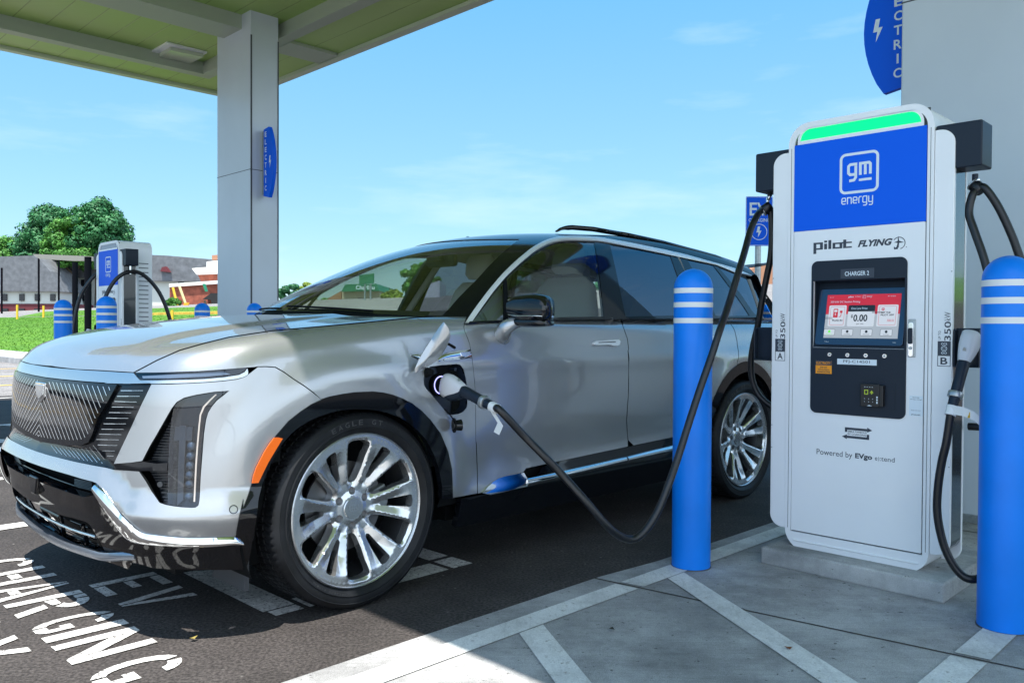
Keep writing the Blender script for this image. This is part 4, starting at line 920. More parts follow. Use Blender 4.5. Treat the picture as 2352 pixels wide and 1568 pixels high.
CM = dict(paint=paintmat(), gloss=mat('gloss_black', (.004, .005, .007), .05, spec=.5), matte=mat('matte_black', (.004, .005, .006), .8, spec=.15), chrome=mat('bright_chrome', (.82, .84, .86), .035, metal=1),
  wtrim=mat('window_bright_trim', (.80, .82, .84), .3, metal=.35), satin=mat('satin_chrome', (.72, .74, .76), .22, metal=.85), bezel=mat('silver_bezel', (.58, .60, .61), .22, metal=.9, coat=.6), amber=mat('amber_marker', (.75, .13, .005), .22, coat=.6), led=mat('led_strip', (.8, .62, .46), .3, emit=.28), rubber=mat('tyre_rubber', (.022, .023, .026), .5, noise=.25, nscale=9),
  rotor=mat('brake_rotor', (.16, .16, .165), .4, metal=.8), caliper=mat('brake_caliper', (.28, .30, .31), .4, metal=.6), trim=mat('cabin_trim', (.22, .225, .22), .7), seat=mat('seat_leather', (.40, .40, .38), .6),
  glass=glassmat('windscreen_glass', (.95, 1.0, .95), f0=.08), side=glassmat('side_glass', (.40, .48, .45), f0=.11), dark=glassmat('privacy_glass', (.12, .14, .18), f0=.13, gloss=(.85, .9, 1)), lens=glassmat('lamp_lens', (.55, .62, .72), f0=.06),
  grey=mat('lamp_grey', (.05, .053, .058), .3, coat=.3), lampblack=mat('lamp_black', (.008, .010, .014), .25), port=mat('port_plastic', (.010, .018, .035), .5), ring=mat('port_ring', (.35, .35, .95), .3, emit=.6))
# bumper crest, read off on the plain body first
_c = PX('zc', [(230, 40), (440, 170), (700, 262), (1000, 345), (1150, 390), (1260, 430), (1380, 560), (1560, 725), (1666, 788)], 'zd', [(100, 180), (200, 232), (400, 266), (700, 276), (1000, 270), (1250, 250), (1390, 215)])
_p, _ = camhit(Fb, np.array(_c)); _s = np.arctan2(_p[:, 1], _p[:, 0]+.25); _k = np.argsort(_s); _k = _k[_s[_k] > .0]
_ss, _zz = _s[_k], _p[_k, 2]; _ss = np.r_[-.5, 0, _ss, 2]; _zz = np.r_[_zz[0], _zz[0], _zz, _zz[-1]]
CREST = lambda s: np.interp(s, _ss, _zz)
print('crest', np.round(_ss, 2), np.round(_zz, 3))

def mid(O):                       # clamp an outline that crosses the centre line onto it
    O = O.copy(); O[:, 1] = np.maximum(O[:, 1], 0); return O
def sh_(px, dx, dy): return [(a+dx, b+dy) for a, b in px]
# --- hood
hood_edge = PX('d', [(309, 853), (360, 826), (412, 803), (470, 786.5), (525, 773), (625, 758), (763, 746), (860, 737), (962, 727)])
hood_front = PX('zb', [(320, 130), (160, 121), (0, 110)], 'za', [(1000, 325), (700, 290)])
_he = camhit(Fb, dens(hood_edge, 6, False))[0]; _hf = camhit(Fb, dens(hood_front, 6, False))[0]; print('hood front', np.round(_hf[[0, len(_hf)//2, -1]], 3), 'edge', np.round(_he[[0, len(_he)//2, -1]], 3))
_hf = _hf[_hf[:, 1] > .05]
yy = np.linspace(0, _he[-1][1], 16); rear = [( _he[-1][0]+ .40*(1-(y/_he[-1][1])**2), y) for y in yy]
HQ = [(_hf[-1][0], 0.)]+[tuple(q) for q in _hf[::-1, :2]]+[tuple(q) for q in _he[:, :2]]+rear[::-1]
def panelQ(name, parent, m, Fn, Q, pr, **k):
    L = [dens(Q, .02)]; V, Fa = tri2d(L, k.get('step', .03)); P = p_of(V, pr, Fn); N = grad(Fn, P); return finish(name, P, N, Fa, m, parent, k.get('flange', .012), k.get('off', 0), k.get('mirror', 'join'))
panelQ('hood', car, CM['paint'], Fb, HQ, 'top', step=.03)
# --- front band between hood and grille
def half(px):                     # outline whose last..first leg is the centre line
    O = camhit(Fb, dens(px, 6, False))[0]; Q = q_of(O, 'cyl'); k = Q[:, 0] > .02
    Q = Q[k]; a, b = Q[-1].copy(), Q[0].copy(); a[0] = 0; b[0] = 0; return np.vstack([[b], Q, [a]])
CENZ = {}
g_top = PX('za', [(560, 437), (800, 464), (1100, 492), (1400, 512)], 'zb', [(0, 258), (250, 264), (512, 266)])
bt = PX('za', [(560, 428), (800, 455), (1100, 483), (1400, 503)], 'zb', [(0, 250), (250, 256), (508, 258)])
bu = PX('za', [(620, 300), (800, 318), (1100, 341), (1400, 357)], 'zb', [(0, 120), (160, 132), (322, 140)])
panelQ('nose_band', car, CM['bezel'], Fb, half(bu+PX('zb', [(350, 175), (388, 216), (500, 250)])+bt[::-1][1:]), 'cyl', step=.02)
g_bot = PX('zb', [(92, 1140)], 'zc', [(1385, 205), (1375, 262), (1300, 243), (1130, 212), (900, 165), (760, 130), (640, 100), (560, 78)])
GR = PX('zb', [(500, 300), (300, 700), (150, 1020)])
gq_ = half(g_top+g_bot)
panelQ('grille', car, CM['gloss'], Fb, gq_, 'cyl', step=.025, off=-.006, flange=.01)
gr = bpy.data.objects['grille']
sh = half(PX('za', [(560, 445), (800, 472), (1100, 500), (1400, 520), (1545, 530), (1500, 610), (1400, 790), (1290, 970), (1220, 1180), (1170, 1280), (1080, 1318), (900, 1325), (700, 1300), (560, 1275)]))
shp = panelQ('grille_shield', gr, CM['gloss'], Fb, sh, 'cyl', step=.025, off=.005, flange=.010)
def lines(name, parent, segs, zf, w, off, m, dash=None, mirror=True):
    V = []; Fa = []
    for (a, b) in segs:
        a, b = np.array(a, float), np.array(b, float); n_ = 8; L = np.linalg.norm(b-a); d = (b-a)/L; nn = np.array([-d[1], d[0]])*w/2
        if dash: ts = [(t, t+dash*.6) for t in np.arange(0, L, dash)]
        else: ts = [(L*k/n_, L*(k+1)/n_) for k in range(n_)]
        for t0_, t1_ in ts:
            q = [a+d*t0_+nn, a+d*t1_+nn, a+d*t1_-nn, a+d*t0_-nn]; V += mpx(zf, q)
    P, ok = camhit(Fb, np.array(V)); N = grad(Fb, P); P = P+N*off; k = len(P)//4; P = list(P); F4 = [(4*i, 4*i+1, 4*i+2, 4*i+3) for i in range(k) if ok[4*i:4*i+4].all() and P[4*i][1] > -.02]
    if mirror:
        n_ = len(P); P += [p*np.array([1, -1, 1]) for p in P]; F4 += [tuple(n_+i for i in f[::-1]) for f in F4]
    o = mk(name, P, F4, m, parent); return o
tp = [(478, 1100), (467, 980), (465, 870), (468, 755), (508, 740), (545, 735), (580, 705), (600, 620), (630, 555), (662, 495), (710, 497), (760, 503), (812, 508), (864, 513), (918, 518), (975, 523), (1035, 530), (1097, 535), (1158, 540), (1226, 547), (1294, 552), (1365, 558), (1440, 562)]
bo = [(525, 1205), (568, 1213), (605, 1220), (650, 1227), (693, 1230), (740, 1237), (787, 1242), (833, 1243), (881, 1247), (931, 1248), (982, 1250), (1035, 1248), (1085, 1242), (1133, 1220), (1172, 1170), (1203, 1108), (1235, 1037), (1267, 970), (1300, 900), (1335, 825), (1373, 750), (1412, 675), (1455, 605)]
lines('grille_line', shp, list(zip(tp, bo)), 'za', 9, .0062, CM['satin'])
rows = [(170, 330, 410, 330)]+[((l*.17578-238.9)/.21094, (y*.17578+790.1-826.9)/.21094, r, y2) for l, y, (r, y2) in zip([1515, 1480, 1443, 1408, 1372, 1338, 1307, 1278, 1245, 1262, 1325, 1385], [680, 748, 820, 893, 965, 1040, 1110, 1175, 1245, 1315, 1390, 1462], [(375, 392), (340, 455), (308, 512), (278, 573), (250, 633), (222, 693), (198, 753), (175, 810), (152, 867), (128, 928), (105, 988), (85, 1043)])]
lines('grille_bar', gr, [((a, b), ((a+c)/2, (b+d)/2)) for a, b, c, d in rows[:11]], 'zb', 8, -.0045, CM['satin'])
lines('grille_bar', gr, [(((a+c)/2 if i < 10 else a, (b+d)/2), (c, d)) for i, (a, b, c, d) in enumerate(rows)], 'zb', 7, -.0045, CM['satin'], dash=9)
lines('grille_bar', gr, [((1200, 1320), (1385, 1550)), ((1155, 1350), (1320, 1548)), ((1105, 1358), (1258, 1540)), ((1052, 1360), (1195, 1530)), ((1003, 1360), (1135, 1520)), ((950, 1360), (1080, 1508)), ((900, 1355), (1025, 1498)), ((850, 1350), (970, 1480)), ((800, 1345), (910, 1465)), ((750, 1335), (850, 1450)), ((700, 1325), (790, 1430)), ((650, 1318), (730, 1415))], 'za', 7, -.0045, CM['satin'], dash=15)
# crest emblem on the shield (plain shield shape)
m = MB(); ep = camhit(Fb, np.array(PX('za', [(475, 560)])))[0][0]; ez = .862
EMB = [(-.062, .034), (.062, .034), (.050, -.018), (0, -.044), (-.050, -.018)]
e0 = p_of(np.array([[0, ez]]), 'front', Fb)[0]; m.prism([(p[0]*1.05, p[1]*1.1) for p in EMB], lambda a, b, c: (e0[0]+.012-c*.5, a, ez+b), .03); em = m.build('badge', CM['chrome'], shp, bevel=.004)
m = MB(); m.prism([(p[0]*.78, p[1]*.78+.002) for p in EMB], lambda a, b, c: (e0[0]+.0125+.004-c, a, ez+b), .006); m.build('badge_inlay', CM['satin'], shp, bevel=.002)
# --- bumper skin
lampT = PX('zb', [(1365, 332), (1200, 343), (1000, 376), (870, 408), (790, 455), (735, 525), (640, 690), (560, 830), (500, 930), (415, 1095)])
lampR = PX('zb', [(1365, 332), (1300, 385), (1230, 440), (1175, 505), (1135, 570), (1112, 650), (1090, 800), (1075, 1000), (1055, 1250), (1042, 1500)], 'zd', [(1038, 60), (1025, 120), (990, 145), (940, 150)])
lampB = PX('zd', [(940, 150), (800, 142), (700, 130), (600, 112), (520, 85), (470, 30)], 'zb', [(600, 1545), (520, 1430), (450, 1310), (382, 1212)])
wingL = PX('zb', [(382, 1212), (250, 1202), (100, 1193)])
arch_o = PX('z2', [(455, 310), (400, 335), (340, 375), (270, 430), (200, 510), (130, 615), (80, 730), (45, 840), (15, 920)], 'zd', [(1608, 30), (1580, 150), (1545, 320), (1520, 450), (1510, 526)])
bump_bot = PX('zd', [(1510, 526), (1380, 533), (1000, 545), (850, 545), (600, 520), (400, 495), (330, 487), (270, 460), (200, 405), (150, 358), (60, 270), (0, 205)], 'zc', [(1400, 705), (1290, 570), (1230, 478), (1185, 428), (1130, 405), (1000, 372), (850, 325), (700, 282), (560, 240), (480, 214)])
bump_top = PX('zc', [(560, 76), (640, 98), (760, 128), (900, 163), (1130, 210), (1300, 240), (1372, 258)])
bz = PX('zb', [(515, 266), (700, 264), (900, 256), (1100, 246), (1300, 230), (1450, 210), (1530, 185), (1568, 160)], 'z1', [(1580, 336)])
shut = PX('z2', [(100, 124), (150, 123), (200, 127), (250, 155), (300, 192), (360, 230), (410, 267)])
bump = bump_top+wingL[::-1]+lampB[::-1][1:]+lampR[::-1][1:]+lampT[1:]+PX('zb', [(300, 1112), (106, 1128), (200, 930), (300, 720), (400, 500), (515, 266)])+bz[1:]+sh_(shut, -1.2, 2.2)+arch_o+bump_bot[1:]
panelQ('front_bumper', car, CM['paint'], Fb, half(bump), 'cyl', step=.022)
bmp = bpy.data.objects['front_bumper']
# parking sensors
for zf, p, r in (('zd', (1484, 170), 8),):
    q = camhit(Fb, np.array(mpx(zf, [p])))[0]; n_ = grad(Fb, q)[0]; q = q[0]
    for s in (1, -1):
        S = np.array([1, s, 1]); m = MB(); m.tube([q*S-n_*S*.004, q*S+n_*S*.001], .011, 20); o = m.build('parking_sensor', CM['paint'], bmp, smooth=True, angle=40)
        a_ = np.cross(n_, [0, 0, 1.]); a_ /= np.linalg.norm(a_); b_ = np.cross(n_, a_); m = MB(); m.tube([(q+n_*.0006+(a_*math.cos(t)+b_*math.sin(t))*.0145)*S for t in np.linspace(0, 2*PI, 25)], .0012, 6, cap=False); m.build('sensor_ring', CM['matte'], bmp)
# --- headlamp cluster: recessed black pan, lens, light strip, fins
def Foff(Fn, o): return lambda P: Fn(P)+o
full = lampT+PX('zb', [(250, 1115), (100, 1132), (95, 1190)])+wingL[::-1][1:]+lampB[::-1][1:]+lampR[::-1][1:]
pan = panel('headlight', car, CM['lampblack'], Fb, px=full, pr='cyl', off=-.050, flange=0, step=.025)
panel('headlight_well', pan[0], CM['matte'], Fb, px=full, pr='cyl', off=-.046, flange=.03, step=.05, mirror=None) if False else None
lensO = PX('zb', [(1352, 338), (1200, 351), (1000, 384), (872, 416), (800, 455), (755, 515), (730, 640), (708, 860), (695, 1100), (690, 1350), (688, 1560)], 'zd', [(610, 95), (700, 118), (800, 132), (940, 141), (1015, 132), (1030, 60)], 'zb', [(1038, 1400), (1052, 1100), (1068, 900), (1085, 740), (1105, 640), (1130, 560), (1170, 498), (1225, 430), (1295, 378)])
def sub(name, m, px, off, step=.02, flange=.004, pr='cyl'):
    a, b = panel(name, pan[0], m, Fb, px=px, pr=pr, off=off, flange=flange, step=step); b.parent = pan[1]; return a, b
sub('lens', CM['lens'], lensO, -.004)
sub('inner_bezel', CM['grey'], PX('zb', [(790, 720), (862, 720), (862, 900), (850, 1100), (842, 1350), (838, 1500), (770, 1555), (770, 1300), (780, 1000)]), -.030)
sub('reflector', CM['grey'], PX('zb', [(735, 735), (940, 735), (930, 885), (715, 885)]), -.034)
sub('lamp_frame', CM['gloss'], PX('zb', [(690, 900), (745, 900), (740, 1560), (688, 1560)]), -.010)
led = PX('zb', [(1215, 370), (1240, 378), (1160, 450), (1090, 530), (1062, 600), (1048, 720), (1030, 900), (1012, 1150), (1002, 1350), (995, 1530), (965, 1530), (970, 1350), (978, 1150), (995, 900), (1012, 740), (1026, 620), (1050, 545), (1085, 492), (1150, 430)])
sub('light_strip', CM['led'], PX('zb', [(1228, 374), (1160, 440), (1090, 515), (1052, 600), (1040, 700), (1022, 900), (1002, 1150), (988, 1400), (982, 1530), (966, 1530), (972, 1400), (986, 1150), (1006, 900), (1024, 700), (1036, 595), (1074, 505), (1145, 432), (1212, 372)]), -.012, step=.012)
for k, y in enumerate((945, 1050, 1155, 1260, 1362, 1470)):
    q = camhit(Fb, np.array(mpx('zb', [(930-k*5, y)])))[0]; n_ = grad(Fb, q)[0]; c = q[0]-n_*.030
    for s, pp in ((1, pan[0]), (-1, pan[1])):
        S = np.array([1, s, 1]); m = MB(); nS = n_*S; m.tube([(c+n_*a*.016)*S for a in (0, .5, .8, .95, 1.0)], [.0155, .0138, .0095, .005, .0005], 18); m.build('projector', CM['satin'] if False else mat('lens_glass', (.10, .13, .16), .08, metal=.3, coat=1) if k == 0 and s == 1 else bpy.data.materials['lens_glass'], pp, smooth=True)
fins = []
for k in range(16):
    y = 600+k*31; xl = 735-(y-525)*.56 if y < 1095 else 700; fins.append(((max(xl+22, 440), y), (712-k*.8, y+2)))
for k in range(11):
    y = 1225+k*31; xl = 400+(y-1212)*.62+35; fins.append(((xl, y), (680, y+4)))
lf = lines('louvre', pan[0], fins, 'zb', 10, -.030, CM['lampblack']); 
sub('wing_blade', CM['gloss'], PX('zb', [(98, 1136), (415, 1104), (560, 1128), (688, 1120), (684, 1150), (684, 1205), (380, 1206), (98, 1188)]), -.004, flange=.02)
q = camhit(Fb, np.array(mpx('zb', [(566, 1365)])))[0]; n_ = grad(Fb, q)[0]
m = MB(); m.tube([q[0]-n_*.045, q[0]-n_*.026], .010, 20); m.build('parking_sensor', CM['grey'], pan[0], smooth=True, angle=40)
# --- slim upper lamp and its bright sill
dr_ = PX('zb', [(345, 140), (600, 138), (1020, 124), (1300, 105), (1556, 82), (1520, 125), (1470, 152), (1300, 178), (1100, 196), (900, 206), (650, 211), (392, 211), (360, 175)])
a, b = panel('running_light', car, CM['lampblack'], Fb, px=dr_, pr='cyl', off=-.012, flange=.01, step=.02)
for s_, m_, o_ in (('lens', CM['lens'], .001),):
    x_, y_ = panel(s_, a, m_, Fb, px=dr_, pr='cyl', off=o_, flange=.004, step=.02); y_.parent = b
x_, y_ = panel('light_guide', a, mat('guide_grey', (.30, .34, .38), .3), Fb, px=PX('zb', [(400, 165), (1300, 125), (1380, 150), (1100, 176), (700, 192), (410, 192)]), pr='cyl', off=-.006, flange=0, step=.02); y_.parent = b
panel('lamp_sill', car, CM['bezel'], Fb, px=PX('zb', [(388, 220), (600, 220), (900, 214), (1100, 205), (1300, 187), (1470, 161), (1530, 130), (1560, 90), (1568, 92), (1568, 155), (1528, 180), (1450, 202), (1300, 222), (1100, 238), (900, 248), (600, 256), (522, 257)]), pr='cyl', off=.001, flange=.012, step=.018)
# --- fender
arch_r = PX('z2', [(1190, 860), (1185, 700), (1163, 600), (1122, 500), (1062, 420), (1015, 372), (960, 330), (905, 302), (850, 282), (800, 270), (740, 264), (640, 268), (570, 278), (500, 292), (455, 308)])
portO = PX('zp', [(400, 605), (560, 585), (740, 572), (790, 585), (830, 640), (860, 760), (882, 900), (880, 1100), (868, 1150), (820, 1200), (760, 1225), (690, 1236), (625, 1232), (560, 1150), (480, 1050), (350, 905), (316, 850), (308, 760), (330, 690), (370, 625)])
fpx = sh_(hood_edge, 1.0, 2.6)+PX('d', [(1000, 728), (1040, 727), (1071, 727)])+PX('zp', [(835, 50), (832, 90), (845, 150), (880, 235), (908, 310), (918, 380), (940, 500), (958, 650), (975, 850), (984, 1000), (986, 1150), (988, 1568)])+PX('z2', [(1322, 560), (1327, 700), (1329, 834), (1260, 848)])+arch_r+shut[::-1]+PX('z1', [(1578, 334)], 'zb', [(1560, 78), (1300, 100), (1020, 119), (600, 133), (336, 135)])
panel('fender', car, CM['paint'], Fb, px=fpx, holes=[portO], pr='cyl', step=.025)
fen = [o for o in bpy.data.objects if o.name.startswith('fender')]
# charge port
pb = panel('charge_port', car, CM['port'], Fb, px=portO, pr='cyl', off=-.055, flange=0, step=.03, mirror=None)
_po = camhit(Fb, dens(portO, 8))[0]; _pn = grad(Fb, _po); k = len(_po); mk('port_wall', list(_po)+list(_po-_pn*.06), [(i, (i+1) % k, k+(i+1) % k, k+i) for i in range(k)], CM['port'], pb, True)
pc_ = camhit(Fb, np.array(PX('zp', [(592, 850), (600, 860), (760, 645)])))[0]; pn = grad(Fb, pc_)
PORTC, PORTN = pc_[0].copy(), pn[0].copy()
A_ = np.cross(pn[0], [0, 0, 1.]); A_ /= np.linalg.norm(A_); B_ = np.cross(A_, pn[0])
m = MB(); m.tube([pc_[0]-pn[0]*.03+(A_*.038*math.cos(t)+B_*.038*math.sin(t)) for t in np.linspace(0, 2*PI, 33)], .0034, 8, cap=False); m.build('port_ring', CM['ring'], pb, True)
m = MB(); m.tube([pc_[0]-pn[0]*.055, pc_[0]-pn[0]*.028], .050, 28); m.build('socket', CM['matte'], pb, True, angle=40)
m = MB(); m.tube([pc_[2]-pn[2]*.05, pc_[2]-pn[2]*.018], .008, 16); m.build('port_screw', CM['port'], pb, True, angle=40)
# flap swung open: curved leaf standing off the fender, hinged along its lower front corner
flap = [((205, 690), .030), ((290, 640), .012), ((375, 600), .010), ((470, 545), .040), ((545, 425), .120), ((560, 300), .150), ((612, 300), .175), ((655, 245), .185), ((660, 190), .19), ((625, 95), .175), ((575, 25), .150), ((520, 90), .125), ((430, 230), .085), ((330, 380), .055), ((240, 520), .030), ((188, 630), .022)]
def offhit(zf, p, o):
    return camhit(Foff(Fb, -o), np.array(mpx(zf, [p])))[0][0]
edge = [((205, 690), .020), ((290, 642), .022), ((375, 598), .028), ((470, 543), .045), ((545, 455), .075), ((605, 360), .11), ((650, 250), .14), ((660, 200), .155), ((632, 105), .165), ((575, 25), .160), ((520, 92), .135), ((430, 225), .095), ((330, 372), .065), ((250, 510), .040), ((192, 640), .022)]
EP = [offhit('zp', p, o) for p, o in edge]; FL = np.array(EP); fc_ = FL.mean(0); uu_, ss_, vt_ = np.linalg.svd(FL-fc_); nrm = vt_[2]; 
if nrm@PORTN < 0: nrm = -nrm
ring_ = dens(FL, .012); k = len(ring_); mid1 = fc_+(ring_-fc_)*.55
bul = .007
V = list(ring_)+list(mid1+nrm*bul*.8)+[fc_+nrm*bul]+list(ring_-nrm*.004)+[fc_-nrm*.002]
Fv = [(i, (i+1) % k, k+(i+1) % k, k+i) for i in range(k)]+[(k+i, k+(i+1) % k, 2*k) for i in range(k)]
F2 = [(i, 2*k+1+i, 2*k+1+(i+1) % k, (i+1) % k) for i in range(k)]+[(2*k+1+i, 3*k+1, 2*k+1+(i+1) % k) for i in range(k)]
o = mk('charge_flap', V, Fv+F2, CM['paint'], pb, True, angle=45); bm_fix(o)
m = MB(); c1 = offhit('zp', (640, 315), .11); c2 = offhit('zp', (712, 358), .07); m.tube([c1, c2], .0065, 10); m.build('flap_latch', CM['matte'], pb, True)
m = MB(); c1 = offhit('zp', (400, 640), .012); c2 = offhit('zp', (330, 700), -.01); m.tube([c2, (c1+c2)/2+PORTN*.01, c1+PORTN*.0], [.018, .022, .016], 12); m.build('flap_hinge', CM['matte'], pb, True)
# hanging socket cap
c1 = offhit('zp', (580, 1160), 0); c2 = offhit('zp', (700, 1300), .012); m = MB(); m.tube([c1, (c1+c2)/2+PORTN*.006, c2], .003, 8); m.build('cap_tether', CM['matte'], pb, True)
c3 = offhit('zp', (690, 1375), .03); c4 = offhit('zp', (800, 1370), .05); m = MB(); m.tube([c3, c4], [.021, .025], 24); o = m.build('socket_cap', CM['gloss'], pb, True, angle=40)
d_ = (c4-c3)/np.linalg.norm(c4-c3); m = MB(); m.tube([c3+d_*.004, c3+d_*.008], .032, 20); m.build('cap_flange', CM['matte'], pb, True, angle=40)
# fender vent trim with badge
ribbon('fender_trim', fen[0], CM['chrome'], Fb, PX('zp', [(482, 520), (560, 440), (700, 412), (800, 400), (915, 386)]), PX('zp', [(490, 540), (560, 530), (700, 518), (800, 508), (930, 494)]), off=.002, crown=.004, mirror=None)
ribbon('fender_trim', fen[0], CM['chrome'], Fb, PX('zp', [(140, 460), (200, 450), (290, 446)]), PX('zp', [(145, 468), (220, 510), (295, 552)]), off=.002, crown=.004, mirror=None)
panel('trim_badge', fen[0], CM['satin'], Fb, px=PX('zp', [(775, 430), (905, 418), (900, 470), (850, 484), (795, 476)]), pr='side', off=.009, flange=.005, step=.02, mirror=None)
CM['lip'] = mat('lip_metal', (.28, .32, .38), .3, metal=.8)
def lump(name, secs, m_, par, n=28, pw=.7):
    V = []
    for c, a, b, hx, hz in secs:
        for k in range(n):
            t = 2*PI*k/n; V.append(np.array(c)+np.array(a)*hx*math.copysign(abs(math.cos(t))**pw, math.cos(t))+np.array(b)*hz*math.copysign(abs(math.sin(t))**pw, math.sin(t)))
    N = len(secs); Fq = [(i*n+k, i*n+(k+1) % n, (i+1)*n+(k+1) % n, (i+1)*n+k) for i in range(N-1) for k in range(n)]+[tuple(range(n)), tuple((N-1)*n+k for k in range(n))]
    o = mk(name, V, Fq, m_, par, True, angle=60); bm_fix(o); return o
# --- lower front: dark cavity, gloss bar, mesh, skid lip, chrome blade
panelQ('intake_backing', bmp, CM['matte'], Foff(Fb, .10), [(0, .22), (.95, .22), (.95, .60), (0, .60)], 'cyl', step=.05, flange=0)
ctr = PX('zc', [(400, 392), (510, 432), (650, 485), (800, 538), (900, 572), (1010, 604), (1060, 598), (1120, 585), (1195, 572), (1235, 640), (1340, 830), (1400, 915), (1480, 1000), (1580, 1100)], 'zd', [(60, 520), (120, 575), (200, 598), (400, 622), (650, 642), (900, 652), (1100, 658), (1400, 630), (1598, 602), (1625, 592), (1735, 577), (1728, 650), (1705, 780), (1680, 880), (1645, 962), (1400, 970), (1100, 970), (800, 966), (600, 960), (420, 946), (280, 900), (100, 862), (0, 850)], 'zc', [(1450, 1370), (1290, 1325), (1270, 1262), (1230, 1180), (1160, 1060), (1090, 945), (1040, 905), (900, 862), (740, 822), (600, 765), (460, 692), (420, 668)])
panelQ('lower_bumper', car, CM['gloss'], Fb, half(ctr), 'cyl', step=.02, off=-.004, flange=.03)
lob = bpy.data.objects['lower_bumper']
# upper slot louvres and lower mesh bars
def rail(nm, zf, pts, r, off, m_=CM['gloss'], par=lob):
    P, ok = camhit(Foff(Fb, -off), dens(mpx(zf, pts), 10, False)); P = P[ok & (P[:, 1] > 0)]; 
    if len(P) < 2: return
    P = np.vstack([[P[0][0], 0, P[0][2]], P]) if P[0][1] < .25 else P
    for s in (1, -1):
        b = MB(); b.tube([p*np.array([1, s, 1]) for p in P], r, 8); b.build(nm, m_, par, True)
rail('slot_bar', 'zc', [(560, 330), (680, 375), (820, 425), (980, 480), (1160, 520)], .004, -.05)
for k in range(6): rail('slot_fin', 'zc', [(918, 378+k*16), (1130, 420+k*19)], .0025, -.045, CM['lampblack'])
rail('intake_bar', 'zc', [(300, 670), (390, 745), (480, 805), (610, 870), (750, 935), (880, 990), (1000, 1030), (1175, 1082)], .006, -.012, CM['satin'])
for a_, b_ in (((500, 735), (545, 965)), ((740, 835), (790, 1070)), ((1010, 940), (1070, 1170)), ((372, 650), (410, 860))): rail('intake_strut', 'zc', [a_, ((a_[0]+b_[0])/2, (a_[1]+b_[1])/2), b_], .009, -.035)
for k, (l, r) in enumerate((((330, 640), (1120, 985)), ((330, 720), (1180, 1120)), ((350, 790), (1210, 1180)), ((380, 840), (1240, 1225)))): rail('intake_wire', 'zc', [l, (l[0]*.66+r[0]*.34, l[1]*.62+r[1]*.38), (l[0]*.33+r[0]*.67, l[1]*.3+r[1]*.7), r], .002, -.05)
ribbon('skid_lip', lob, CM['lip'], Fb, PX('zc', [(232, 690), (270, 775), (330, 850), (400, 905), (520, 985), (640, 1050), (770, 1115), (900, 1168), (1080, 1225), (1240, 1275), (1300, 1290), (1640, 1335)]), PX('zc', [(222, 780), (260, 850), (330, 920), (400, 975), (500, 1040), (640, 1110), (770, 1170), (900, 1215), (1080, 1275), (1240, 1318), (1330, 1345), (1640, 1350)]), off=.016, crown=.006, flange=.03, clip=True, n=120, taper=.25)
ribbon('skid_plate', lob, CM['gloss'], Fb, PX('zc', [(225, 790), (262, 862), (330, 930), (400, 985), (500, 1048), (640, 1120), (770, 1180), (900, 1225), (1080, 1285), (1240, 1330), (1330, 1355), (1640, 1360)]), PX('zc', [(230, 800), (300, 900), (370, 970), (450, 1030), (560, 1095), (700, 1165), (850, 1225), (1000, 1280), (1130, 1325), (1280, 1385), (1430, 1440), (1560, 1490)]), off=-.004, crown=.0, flange=.04, clip=True, n=120)
bl_t = PX('zc', [(1187, 450), (1225, 478), (1290, 560), (1400, 692)], 'zd', [(0, 212), (60, 278), (150, 366), (200, 414), (270, 468), (332, 495), (400, 502), (600, 528), (850, 552), (1000, 552), (1380, 539), (1510, 533), (1565, 556), (1600, 588)])
bl_b = PX('zc', [(1182, 520), (1215, 600), (1270, 690), (1350, 820), (1420, 915)], 'zd', [(0, 432), (50, 500), (100, 556), (150, 583), (250, 600), (400, 615), (650, 636), (900, 646), (1100, 650), (1300, 635), (1480, 612), (1600, 594)])
ribbon('chrome_blade', bmp, CM['chrome'], Fb, bl_t, bl_b, off=.006, crown=.014, flange=.02, n=110, rows=9)
# front tow camera housing is small: a gloss pod in the slot
m = MB(); q = p_of(np.array([[0.0, .475]]), 'front', Fb)[0]; m.prism([(-.055, .045), (.055, .045), (.028, -.03), (-.028, -.03)], lambda a, b, c: (q[0]+.01-c, a, .475+b), .05); m.build('camera_pod', CM['gloss'], lob, bevel=.008)
# --- arch cladding (front by trace, rear by the same section)
arch_all = arch_o[::-1][1:]+arch_o[:0]
AO = camhit(Fb, dens(arch_r[:-1]+arch_o[0:], 5, False))[0]
rr_ = np.hypot(AO[:, 0], AO[:, 2]-.40); print('arch outer r', np.round(rr_[::12], 3), 'ang', np.round(np.degrees(np.arctan2(AO[::12, 2]-.40, AO[::12, 0]))))
def sidepanel(name, m, Q, off=0, mirror='copy', holes=(), parent=car, flange=.012, step=.03, Fn=Fb):
    L = [np.array(Q)]+[np.array(h) for h in holes]; V, Fa = tri2d(L, step); P = p_of(V, 'side', Fn); N = grad(Fn, P); return finish(name, P, N, Fa, m, parent, flange, off, mirror)
inn = [(.447*math.cos(t), .395+.447*math.sin(t)) for t in np.linspace(rad(-22), rad(200), 60)]
outer = [(p[0], p[2]) for p in AO[::-1]]
arcF = np.array(outer)
cyl_in = PX('z2', [(1128, 868), (1130, 800), (1112, 700), (1085, 620), (1040, 535), (990, 480), (940, 438), (890, 408), (850, 392), (780, 372), (700, 364), (620, 364), (560, 370), (500, 384), (430, 408), (380, 432), (330, 462), (285, 500), (240, 550), (190, 628), (150, 710), (120, 790), (105, 850)], 'zd', [(1800, 60), (1790, 180), (1765, 360), (1735, 572)])
clad = arch_r[:-1]+arch_o+PX('zd', [(1600, 588)])+cyl_in[::-1]
c1_, c2_ = panel('arch_cladding', car, CM['gloss'], Fb, px=clad, pr='cyl', off=.004, flange=.03, step=.02)
